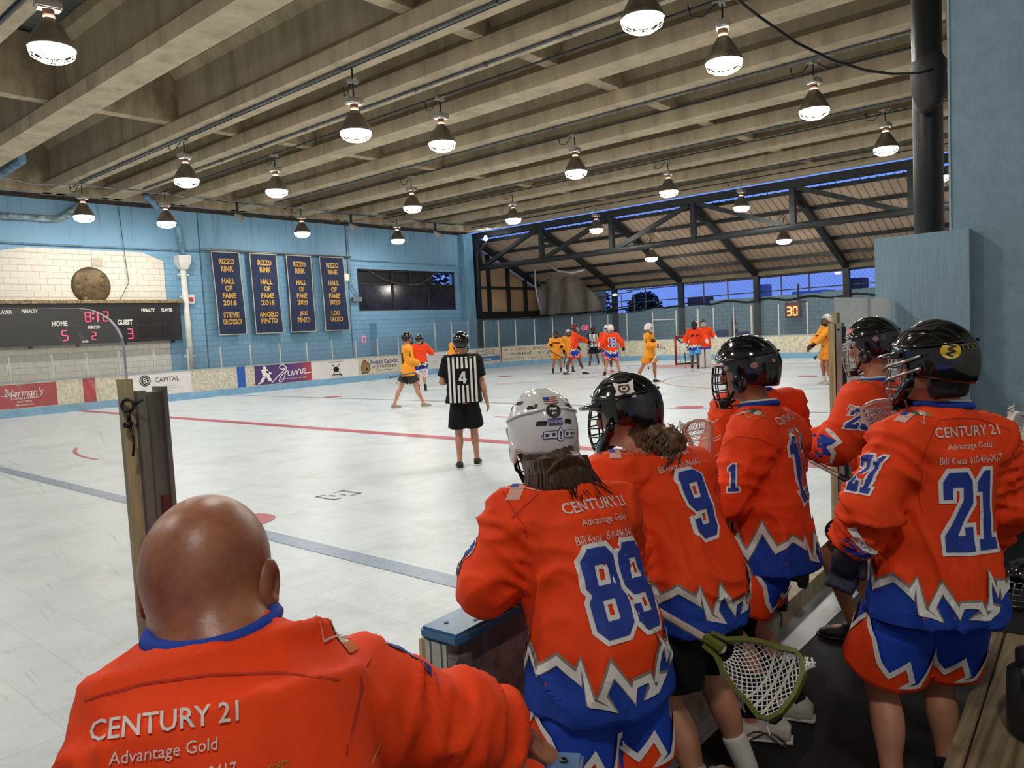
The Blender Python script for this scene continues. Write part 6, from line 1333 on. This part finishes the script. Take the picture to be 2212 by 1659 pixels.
number('11', jo, proj(J['jb'], bc-F*.0, ux, uy, .003), proj(J['jb'], bc, ux, uy, .0045), .24, .28); sponsor(jo, J, bc+uy*.21, ux, uy)
hem_art(J, jo, .17, R0=.2); l_ = (F*-1-UP*0).normalized(); f0 = J['sL']+(J['eL']-J['sL'])*.55
number('1', jo, proj(J['jb'], f0, -F, UP, .003, .3), proj(J['jb'], f0, -F, UP, .0045, .3), .055, .11, ow=.007)
seam(jo, J, J['sL']+UP*.0, -F, UP, [(-.12, -.03), (-.04, .03), (.05, .02), (.1, -.02)])
shoulder_patch(jo, J, 'L', J['sL']+UP*.08+R*.03, -F, (UP*.6+R*.8).normalized()); collar(J, root, RBLUE, WHT, .085)
so = shorts(J, RBLUE2, root, .013, .75, 1.15)
for k in 'LR': leg_art(J, so, k, .75, ORG)
for k in 'LR':
    me = blob([('c', J['h'+k], J['k'+k], .092, .062), ('c', J['k'+k], J['a'+k], .06, .043)], .012, .02, 1); obj('leggings', me, BLKC, root, True)
shoes(J, SHW, SOLE, root, .009); glove(J, 'L', root, WHT, NBLU)
for k in 'L':
    a, t = J['aL'], J['tL']; Rr = t.cross(UP)
    for q in (.0, .02): bm = BM(); tube(bm, [a-Rr*.046+t*x_-UP*(.06-.025*math.sin(x_*30+q*60)) for x_ in np.linspace(-.05, .12, 9)], .004, 4); obj('shoe_stripe', bm, mat('dark red shoe stripe', '4d2523', rough=.5), root)
ho, sh = helmet(J, root, 'h', GBL, sc=1.06)
art('round_sticker', fillp([circ(0, 0, .013)]), sh.dec(-PI/2-.45, .02, .003), mat('pink sticker', 'a5686c', rough=.4), ho, .01); art('round_sticker', fillp([circ(0, 0, .008)]), sh.dec(-PI/2-1.1, .1, .003), mat('gold sticker', 'a58c62', rough=.4), ho, .01)
stick('lacrosse_stick', at(1545, 1120, 3.4), at(1528, 1018, 3.44), (at(1508, 925, 3.46)-at(1528, 1018, 3.44)), (-cr*.75-cf*.6), 'lacrosse stick with a pale pink head held upright before the orange players', mat('pale pink plastic', 'b98a78', rough=.4), SILV, .235, .15)
# ---- orange player on the rink behind him
F = hd_(48); R = F.cross(UP)
J = stand(3.98, 2.08, 60, 1.74, lean=.1, wL=(-.1, .3, -.35), wR=(.3, .2, -.4), look=60)
J['nk'] = at(1634, 845, 4.6); J['sL'] = at(1572, 885, 4.5); J['sR'] = at(1702, 872, 4.7); J['pv'] = at(1640, 1060, 4.6); finish(J); J['R'] = R; J['dn'] = UP; J['hc'] = at(1612, 800, 4.6)
J['eL'] = at(1545, 960, 4.45); J['wL'] = at(1560, 1050, 4.6); J['eR'] = at(1728, 955, 4.8); J['wR'] = at(1690, 1050, 4.8)
legs(J, F, R, J['pv']*1-UP*(J['pv'].z-.09)-R*.1, J['pv']*1-UP*(J['pv'].z-.09)+R*.1)
root = close('person', 'orange player on the rink mostly hidden behind the glossy black helmet', (J['pv'].x, J['pv'].y, 0))
body(J, {}, root, SKIN['fair'], .014); jo = jersey(J, ORG, root, .012, sr=.092, folds=.011, seed=6, drop=.2); shorts(J, RBLUE2, root, .014); shoes(J, SHW, SOLE, root, .012, SOCKW); helmet(J, root, 'h', GBL, detail=0, sc=.95); collar(J, root, RBLUE, None, .082)
# ---- number 25
F = hd_(95); R = F.cross(UP)
J = dict(hc=at(1882, 748, 4.0), hf=(hd_(86)+UP*-.1).normalized(), nk=at(1896, 826, 4.0), sL=at(1860, 872, 3.86), sR=at(1948, 864, 4.15), eL=at(1808, 962, 3.84), wL=at(1752, 958, 4.02), eR=at(1900, 990, 4.3), wR=at(1830, 990, 4.35), pv=at(1915, 1075, 4.0), s=1.0)
finish(J); J['R'] = R; J['dn'] = UP; legs(J, F, R, onz(1846, 1350, .09), onz(1905, 1335, .09), (F-R*.15).normalized(), F)
root = close('person', 'orange number 25 player reaching to the doorway beside the frosted shield', (J['pv'].x, J['pv'].y, 0))
body(J, {}, root, SKIN['fair'], .013); jo = jersey(J, ORG, root, .012, sr=.098, folds=.011, seed=7, drop=.2)
f0 = J['sL']+(J['eL']-J['sL'])*.35; e1 = (J['eL']-J['sL']).normalized()
uyy = (e1*-1); uxx = (-F*1-uyy*(-F).dot(uyy)).normalized(); nn_ = uxx.cross(uyy)
number('25', jo, proj(J['jb'], f0, (cr-cu*.1).normalized(), (cu+cr*.5).normalized(), .003, .35), proj(J['jb'], f0, (cr-cu*.1).normalized(), (cu+cr*.5).normalized(), .0045, .35), .13, .11, ow=.007)
d_ = (J['wL']-J['eL']).normalized(); q = J['eL']+(J['wL']-J['eL'])*.82
art('cuff_panel', fillp([[(-.06, -.08), (.0, -.03), (-.02, .0), (.01, .03), (-.06, .08)]]), proj(J['jb'], q, cr, cu, .004, .3), RBLUE, jo); art('cuff_outline', strokep([(.0, -.09), (.0, -.03), (-.02, .0), (.02, .03), (-.02, .09)], .02, False), proj(J['jb'], q, cr, cu, .006, .3), WHT, jo)
shoulder_patch(jo, J, 'L', J['sL']+UP*.08+R*.03, -F, (UP*.6+R*.8).normalized()); collar(J, root, RBLUE, WHT, .082)
shorts(J, BLKC, root, .014); shoes(J, SHB, SHB, root, .011); glove(J, 'L', root, WHT, NBLU)
b_ = J['aL']; art('shoe_emblem', strokep([(0, .02), (.015, .01), (.015, -.012), (0, -.022), (-.015, -.012), (-.015, .01)], .004), lambda u, v: b_-R*.052+F*(-u-.03)+UP*(v-.035), WHT, root)
ho, sh = helmet(J, root, 'h', GBL, CAGES, sc=1.03); art('red_sticker', fillp([[(-.03, -.01), (.03, -.014), (.035, .012), (-.02, .014)]]), sh.dec(-.75, .55, .004), mat('red sticker', 'a82530', rough=.3), ho, .01); art('round_sticker', fillp([circ(0, 0, .012)]), sh.dec(-PI/2-.4, .1, .003), MATS['pink sticker'], ho, .01)
SHW2 = mat('white shaft', 'cfc8ba', rough=.4, metal=.2)
sb0 = at(1832, 1038, 3.86); sb1 = at(1700, 968, 4.12); bm = BM()
stick('lacrosse_stick', sb0, sb1, sb1-sb0, -cf*.8+cu*.4, 'lacrosse stick with a pale shaft in the gloved hand of number 25', WHT, SHW2, .26, .16)
# ---- number 21
F = hd_(38); R = F.cross(UP)
J = dict(hc=at(2012, 790, 2.6), hf=(hd_(74)+UP*-.03).normalized(), nk=at(2038, 882, 2.62), sL=at(1945, 962, 2.58), sR=at(2132, 952, 2.64), eL=at(1884, 1090, 2.52), wL=at(1836, 1185, 2.62), eR=at(2176, 1085, 2.68), wR=at(2110, 1170, 2.9), pv=at(2022, 1232, 2.62), s=1.0)
finish(J); J['R'] = R; J['dn'] = (UP*1+cr*.06).normalized(); legs(J, F, R, at(1938, 1748, 2.58), at(2058, 1712, 2.7), (F-R*.2).normalized(), (F+R*.2).normalized())
root = close('person', 'orange number 21 player in blue shorts, black helmet with a round yellow sticker', (J['pv'].x, J['pv'].y, 0))
body(J, {}, root, SKIN['fair'], .01)
jo = jersey(J, ORG, root, .011, b=.99, sr=.086, folds=.017, seed=9, drop=.16)
ux = R; uy = (J['ax']-ux*J['ax'].dot(ux)).normalized(); bc = J['pv']+J['ax']*.3; o1 = bc+ux*.04-uy*.075
number('21', jo, proj(J['jb'], o1, ux, uy, .004), proj(J['jb'], o1, ux, uy, .0065), .2, .26); sponsor(jo, J, bc+ux*.045+uy*.185, ux, uy)
seam(jo, J, bc, ux, uy, [(-.12, .13), (-.05, .225), (0, .23), (.1, .222), (.2, .18)]); seam(jo, J, bc, ux, uy, [(-.12, .13), (-.13, .0), (-.12, -.08)]); hem_art(J, jo, .16, R0=.2)
shoulder_patch(jo, J, 'L', J['sL']+UP*.06+R*.02, (ux*.9+F*.2).normalized(), (UP*.6+F*.75-ux*.2).normalized())
f0 = J['sL']+(J['eL']-J['sL'])*.5; nn_ = (-R*.85-F*.5).normalized(); u_ = UP.cross(nn_); v_ = (UP-u_*.0+R*.2).normalized(); number('21', jo, proj(J['jb'], f0, u_, v_, .004, .3), proj(J['jb'], f0, u_, v_, .0065, .3), .085, .125, ow=.007)
q = J['eL']+(J['wL']-J['eL'])*.62
for l in ([(-.06, .03), (-.02, -.03), (.03, -.06)], [(-.05, .0), (.0, -.05)]): art('cuff_outline', strokep(l, .02, False), proj(J['jb'], q, cr, cu, .005, .3), WHT, jo)
art('cuff_panel', fillp([[(-.07, -.01), (-.03, -.04), (.04, -.075), (.03, -.1), (-.07, -.07)]]), proj(J['jb'], q, cr, cu, .004, .3), RBLUE, jo)
collar(J, root, RBLUE, WHT, .085)
so = shorts(J, RBLUE2, root, .011, .86, 1.16)
for k in 'LR': leg_art(J, so, k, .86, ORG, r0=.135, sc=1.15)
shoes(J, SHB, SOLE, root, .012, SOCKB); glove(J, 'L', root, mat('navy glove', '171b33', rough=.7), MATS['navy glove'], d=V((J['wL']-J['eL']))*.5-UP*.1, m3=WHT)
ho, sh = helmet(J, root, 'l', GBL, CAGES, sc=1.0)
art('yellow_sticker', fillp([circ(0, 0, .025)]), sh.dec(-PI/2-.75, .22, .004), mat('yellow sticker', 'd8b21e', rough=.4), ho, .012); art('squiggle', strokep(smooth([(-.006, .018), (.01, .014), (-.006, .006), (.008, -.002), (-.01, -.008), (.004, -.018)], 4), .005, False), sh.dec(-PI/2-.75, .22, .006), BLKP, ho, .01)
art('bronze_sticker', merge(*[strokep(l, .003) for l in ([(-.024, -.008), (-.008, -.008), (-.008, .008), (-.024, .008)], [(.008, -.008), (.024, -.008), (.024, .008), (.008, .008)], [(-.008, -.004), (0, -.01), (.008, -.004), (.008, .006), (0, .011), (-.008, .006)])]), sh.dec(-PI/2-1.25, .3, .004), mat('bronze sticker', '6b5c3c', rough=.4), ho, .012)
for z0, z1 in ((.02, .01), (-.02, -.035)):
    bm = BM(); tube(bm, [sh.L(-.122, -.03, z0+.02), sh.L(-.125, .03, z0), sh.L(-.112, .085, z1), sh.L(-.09, .12, z1-.02)], .006, 6); obj('cage_arm', bm, CAGES, ho, True)
hc, hR, hF, hU = headframe(J); me = blob([('t', [(hc-hF*.05-hU*.04, hR*.075, hF*.07), (hc-hF*.05-hU*.105, hR*.068, hF*.055)], 2)], .01, .02, 1); displace(me, lambda p: .008*noise.noise(p*60)); obj('hair', me, HAIRK, root, True)
stick('lacrosse_stick', at(1965, 1100, 2.95), at(1928, 980, 2.95), (at(1893, 872, 2.95)-at(1928, 980, 2.95)), (-cr*.5-cf*.8), 'lacrosse stick with a pale cream head peeking over the shoulder of number 21', mat('cream plastic', 'c9b6a4', rough=.4), SILV, .215, .125)
stick('lacrosse_stick', at(2150, 1130, 2.85), at(2176, 1015, 2.85), (at(2198, 930, 2.85)-at(2176, 1015, 2.85)), (cr*.5-cf*.8), 'lacrosse stick with a white head standing behind number 21 at the wall', WHT, SILV, .22, .14)
# gear by the wall
g = onz(2166, 1240, 0); bm = BM(); tube(bm, [g+UP*.12, at(2172, 1095, 5.0)], .016, 8); st = obj('yellow_stick', bm, mat('yellow wood shaft', 'b8863c', rough=.5), label='yellow wooden stick shaft standing against the pitted wall', cat='stick')
me = blob([('t', [(g+UP*.02-cf*.05, cr*.06, UP*.05), (g+UP*.1, cr*.06, UP*.06), (g+UP*.12+cf*.1, cr*.05, UP*.05)], 2.5)], .01, .02, 1); gg = obj('padded_glove', me, PAD, None, True, label='black and white padded glove on the floor under the yellow stick', cat='glove')
art('lettering', merge(fit(textp('mo', 1, .03), .06, .03), mv(strokep([(-.04, 0), (.04, 0)], .008, False), 0, -.035)), lambda u, v: g+UP*(.1+v)+cr*u-cf*.115, WHT, gg)
Jh = dict(hc=onz(2212, 1262, .13), hf=(-cr*.9-cf*.3).normalized(), s=1.0); rt = empty('helmet', (Jh['hc'].x, Jh['hc'].y, 0), 'black helmet with a silver cage resting on the floor by the wall', 'helmet'); helmet(Jh, rt, 'h', GBL, CAGES)
# ---------------------------------------------------------------- players and officials on the rink
YELS = mat('amber shorts', 'e28a12', rough=.7)
def far(x, y, head, label, H=1.8, skin='fair', jm=ORG, sm=RBLUE2, hk='h', hm=GBL, cage=CAGE, shoe=SHB, sole=SOLE, sock=SOCKB, gl=None, sleeve='long', h=.017, hands=False, hem=False, num=None, numc=NBLU, out=None, b=1.05, ln=.72, front=None, sockh=.14, **k):
    J = stand(x, y, head, H, **k); root = empty('person', (x, y, 0), label, 'person'); F, R = J['F'], J['R']
    hd2 = (None, None)
    if hands: hd2 = tuple(((J['w'+q]-J['e'+q]).normalized(), F*.3-R*(1 if q == 'R' else -1), .35) for q in 'LR')
    if gl is None and not hands: hd2 = tuple(((J['w'+q]-J['e'+q]).normalized(), F, .6) for q in 'LR')
    body(J, {}, root, SKIN[skin], h, hand=hd2)
    jo = jersey(J, jm, root, h*.9, sleeve, b=b, sr=.085 if sleeve == 'long' else .075, folds=.008, seed=x, drop=.17 if sleeve == 'long' else .06)
    so = shorts(J, sm, root, h*.9, ln, b*1.05); shoes(J, shoe, sole, root, .013, sock, sockh)
    if gl:
        for q in 'LR': glove(J, q, root, gl[0], gl[1], .015)
    if hk: helmet(J, root, hk, hm, cage, .013, 0)
    collar(J, root, BLKC if jm is YEL else RBLUE if jm is ORG else BLKC, None, .082)
    if hem: 
        hem_art(J, jo, .17, st=.05, lw=.022)
        for q in 'LR': leg_art(J, so, q, ln, ORG, st=.06, lw=.012)
    bc = J['pv']+J['ax']*.28
    if num: number(num, jo, proj(J['jb'], bc, R, J['ax'], .005), proj(J['jb'], bc, R, J['ax'], .009), .26 if len(num) > 1 else .13, .3, numc, out, st=.05, ow=.02)
    if front: art('front_lettering', mv(fit(textp(front, 1, .05, shear=.3), .3, .09), 0, .08), proj(J['jb'], bc, -R, J['ax'], .006), BLKC, jo, .05)
    if jm is YEL:
        for q, g in (('L', -1), ('R', 1)):
            S_, E = J['s'+q], J['e'+q]; bm = BM(); tube(bm, [S_+UP*.095-R*g*.05, S_+UP*.08+R*g*.06, S_+(E-S_)*.4+R*g*.09, S_+(E-S_)*.7+R*g*.09], .013, 5); obj('black_piping', bm, BLKC, jo, True)
            art('sleeve_mark', merge(strokep([(-.05, .05), (.05, -.05)], .02, False), strokep([(.05, .05), (-.05, -.05)], .02, False), mv(strokep([(-.03, 0), (.04, .02)], .03, False), 0, -.1)), proj(J['jb'], E, -F if g > 0 else F, UP, .006, .4) if False else proj(J['jb'], E, (F*-g), UP, .006, .4), BLKC, jo, .05)
    J['jo'] = jo; J['root'] = root; J['bc'] = bc; return J
def stripes(J, numt=None, back=True):
    jo, R, A, bc = J['jo'], J['R'], J['ax'], J['bc']; ux = R if back else -R
    for i in range(-3, 4):
        x0 = i*.058-.014
        segs = [(-.33, .27)] if not (numt and abs(i) < 2) else [(-.33, -.1), (.12, .27)]
        for a, c in segs: art('white_stripe', fillp([[(x0, a), (x0+.03, a), (x0+.03, c), (x0, c)]]), proj(J['jb'], bc, ux, A, .005), WHT, jo, .04)
    if numt: number(numt, jo, proj(J['jb'], bc, ux, A, .005), proj(J['jb'], bc, ux, A, .008), .1, .16, WHT, None, st=.04)
# referee number 4, walking away
J = far(7.28, 7.16, 43, 'referee number 4 in black and white stripes walking away on the near rink', 1.8, jm=BLKC, sm=BLKC, sleeve='short', hands=True, h=.012, hm=GBL, skin='fair', shoe=SHB, sock=None, fL=(-.02, -.1), fR=(.22, .13), wL=(-.2, .25, -.3), wR=(.3, .05, -.56), b=1.14, ln=.86, look=45)
stripes(J, '4')
# amber player walking past the purple panel
J = far(12.98, 14.7, -32, 'amber jersey player in dark shorts walking right past the banners', 1.88, skin='fair', jm=YEL, sm=mat('charcoal shorts', '2c2a27', rough=.8), shoe=SHT, sock=None, gl=(WHT, BLKC), fL=(-.36, -.08), fR=(.38, .08), wL=(-.1, .22, -.42), wR=(.1, .26, -.4), num='24', numc=BLKC, look=-20, h=.014)
a, b = at(842, 815, 19.3), at(900, 803, 19.1)
stick('lacrosse_stick', a, b, (at(925, 806, 19.0)-b), -cf, 'lacrosse stick with a blue taped shaft carried low by the amber player near the banners', WHT, mat('blue grey shaft', '4d5e74', rough=.5), .3, .2, .016, dense=False)
far(16.9, 18.5, 60, 'orange player half hidden behind the walking amber player', 1.82, hem=True, gl=(BLKC, BLKC), wR=(.25, .2, -.1), look=0)
p = onz(990, 826, 0); far(p.x, p.y, 250, 'amber player in a white helmet half hidden behind the striped referee', 1.75, jm=YEL, sm=YELS, hm=GWH, gl=(BLKC, BLKC))
far(24.8, 18.95, 222, 'amber player in a black helmet facing out with a stick across his waist', 1.7, skin='tan', jm=YEL, sm=YELS, gl=(BLKC, BLKC), fL=(.1, -.16), fR=(.05, .18), wL=(-.22, .22, -.3), wR=(.24, .22, -.22), front='SHARKS')
stick('lacrosse_stick', at(1186, 757, 30.6), at(1214, 772, 30.5), at(1224, 778, 30.4)-at(1214, 772, 30.5), -cf, 'dark lacrosse stick held across the waist of the amber player in black helmet', BLACK, BLACK, .3, .2, .02, dense=False)
far(25.6, 18.9, 235, 'amber player in a white helmet standing behind the maroon helmet player', 1.74, jm=YEL, sm=YELS, hm=GWH, cage=CAGE, gl=(BLKC, BLKC))
J = far(24.1, 17.5, -50, 'orange player in a maroon and white helmet striding to the right', 1.92, skin='dark', hem=True, hk='l', hm=GMR, cage=WHT, shoe=SHB, sock=SOCKW, gl=(BLKC, BLKC), fL=(-.38, -.1), fR=(.36, .1), wL=(-.1, .5, -.3), wR=(.25, .1, -.45), num='5', b=1.0)
stick('lacrosse_stick', at(1222, 764, 30), at(1218, 795, 29.9), at(1216, 806, 29.9)-at(1218, 795, 29.9), -cf, 'lacrosse stick pointing down beside the striding orange player', WHT, BLACK, .34, .2, .02, dense=False)
J = far(29.65, 20.45, 222, 'referee in stripes facing out, standing far back near the corner boards', 1.8, skin='dark', jm=BLKC, sm=BLKC, sleeve='short', hands=True, fL=(.0, -.22), fR=(.1, .22), wL=(-.25, .12, -.45), wR=(.05, .28, -.35), ln=.8)
stripes(J, None, False)
J = far(22.55, 14.8, 46, 'orange number 18 player in a white helmet, back turned, walking', 1.84, skin='fair', hem=True, hk='l', hm=GWH, cage=WHT, shoe=SHW, sock=SOCKB, gl=(BLKC, PAD), fL=(.0, -.3), fR=(.1, .3), wL=(-.34, .08, -.42), wR=(.42, .08, -.42), num='18', out=WHT, h=.015)
far(25.1, 16.65, 215, 'orange player in a white helmet and red shoes hidden behind number 18', 1.84, skin='dark', hem=True, hk='l', hm=GWH, cage=WHT, shoe=mat('red shoe', 'b0303c', rough=.5), sock=SOCKW, gl=(WHT, WHT), wR=(.3, .3, -.35))
stick('lacrosse_stick', at(1299, 752, 28.6), at(1297, 780, 28.6), at(1297, 789, 28.6)-at(1297, 780, 28.6), -cf, 'pale lacrosse stick held down at the left of number 18', WHT, SILV, .3, .18, .018, dense=False)
J = far(20.55, 12.1, -80, 'amber player in a white helmet and amber shorts stepping before the goal', 1.8, skin='tan', jm=YEL, sm=YELS, hk='l', hm=GWH, cage=WHT, shoe=SHB, sock=SOCKW, gl=(WHT, BLKC), fL=(.12, -.22), fR=(-.3, .3), wL=(-.05, .34, -.34), wR=(.16, .3, -.3), front='TRIBE', look=-60, h=.015, sockh=.06)
stick('lacrosse_stick', at(1401, 796, 22.4), at(1424, 757, 22.0), at(1434, 741, 21.9)-at(1424, 757, 22.0), -cf+cr*.3, 'lacrosse stick with a pale head carried by the amber player before the goal', mat('pale head', 'd9c8ae', rough=.5), WHT, .32, .22, .017, dense=False)
J = far(25.6, 13.15, 205, 'orange player in pale blue shorts and black helmet walking out from the goal', 1.82, skin='dark', hk='h', hm=GBL, sm=mat('pale blue shorts', '5aa0dc', rough=.8), shoe=SHW, sock=SOCKB, gl=(WHT, WHT), fL=(.15, -.1), fR=(-.15, .14), wL=(-.42, .25, -.35), wR=(.36, .15, -.45), front='R 6', h=.015)
hem_art(J, J['jo'], .17, st=.05, lw=.03)
stick('lacrosse_stick', at(1481, 782, 27.2), at(1480, 762, 27.3), at(1474, 744, 27.3)-at(1480, 762, 27.3), -cf, 'lacrosse stick with a pale head held out beside the goal post', WHT, BLACK, .36, .26, .018, dense=False)
p = onz(1522, 795, 0)
J = far(p.x, p.y, 215, 'goalkeeper in an orange jersey and white leg pads by the goal', 1.86, hk='h', hm=GBL, cage=WHT, shoe=SHW, sock=SOCKW, gl=(WHT, WHT), wR=(.4, .2, -.3), wL=(-.4, .2, -.3), b=1.25)
for q in 'LR':
    d_ = (J['k'+q]-J['a'+q]); f_ = J['F']; c0, c1 = J['a'+q]-UP*.06+f_*.09, J['k'+q]+UP*.22+f_*.1; bm = BM(); beamm(bm, c0, c1, .25, .12, f_); bmesh.ops.bevel(bm, geom=bm.edges[:], offset=.03, segments=2, affect='EDGES'); po_ = obj('leg_pad', bm, mat('white pad', 'ddd9d0', rough=.6), J['root'])
    bm = BM(); beamm(bm, c0+J['R']*.13, c1+J['R']*.13, .03, .13, f_); obj('pad_edge', bm, BLKC, po_)
J = far(20.6, 6.75, 140, 'amber player in a white helmet partly hidden by the tall board end post', 1.8, skin='tan', jm=YEL, sm=YELS, hk='h', hm=GWH, shoe=SHW, sock=SOCKW, gl=(BLKC, mat('maroon glove', '5d2530', rough=.6)), wL=(-.15, .5, -.4), wR=(.1, .45, -.45), look=130)
stick('lacrosse_stick', at(1776, 748, 19.6), at(1763, 770, 19.4), at(1757, 780, 19.3)-at(1763, 770, 19.4), -cf, 'grey lacrosse stick held low by the amber player at the board end post', BLACK, GALV, .1, .06, .016, dense=False)
q = onz(1481, 794, .032); bm = BM(); bmesh.ops.create_icosphere(bm, subdivisions=2, radius=.034, matrix=Matrix.Translation(q)); obj('ball', bm, mat('pink ball', 'e2566c', rough=.5), smooth=True, label='small pink ball lying in front of the goal', cat='ball')
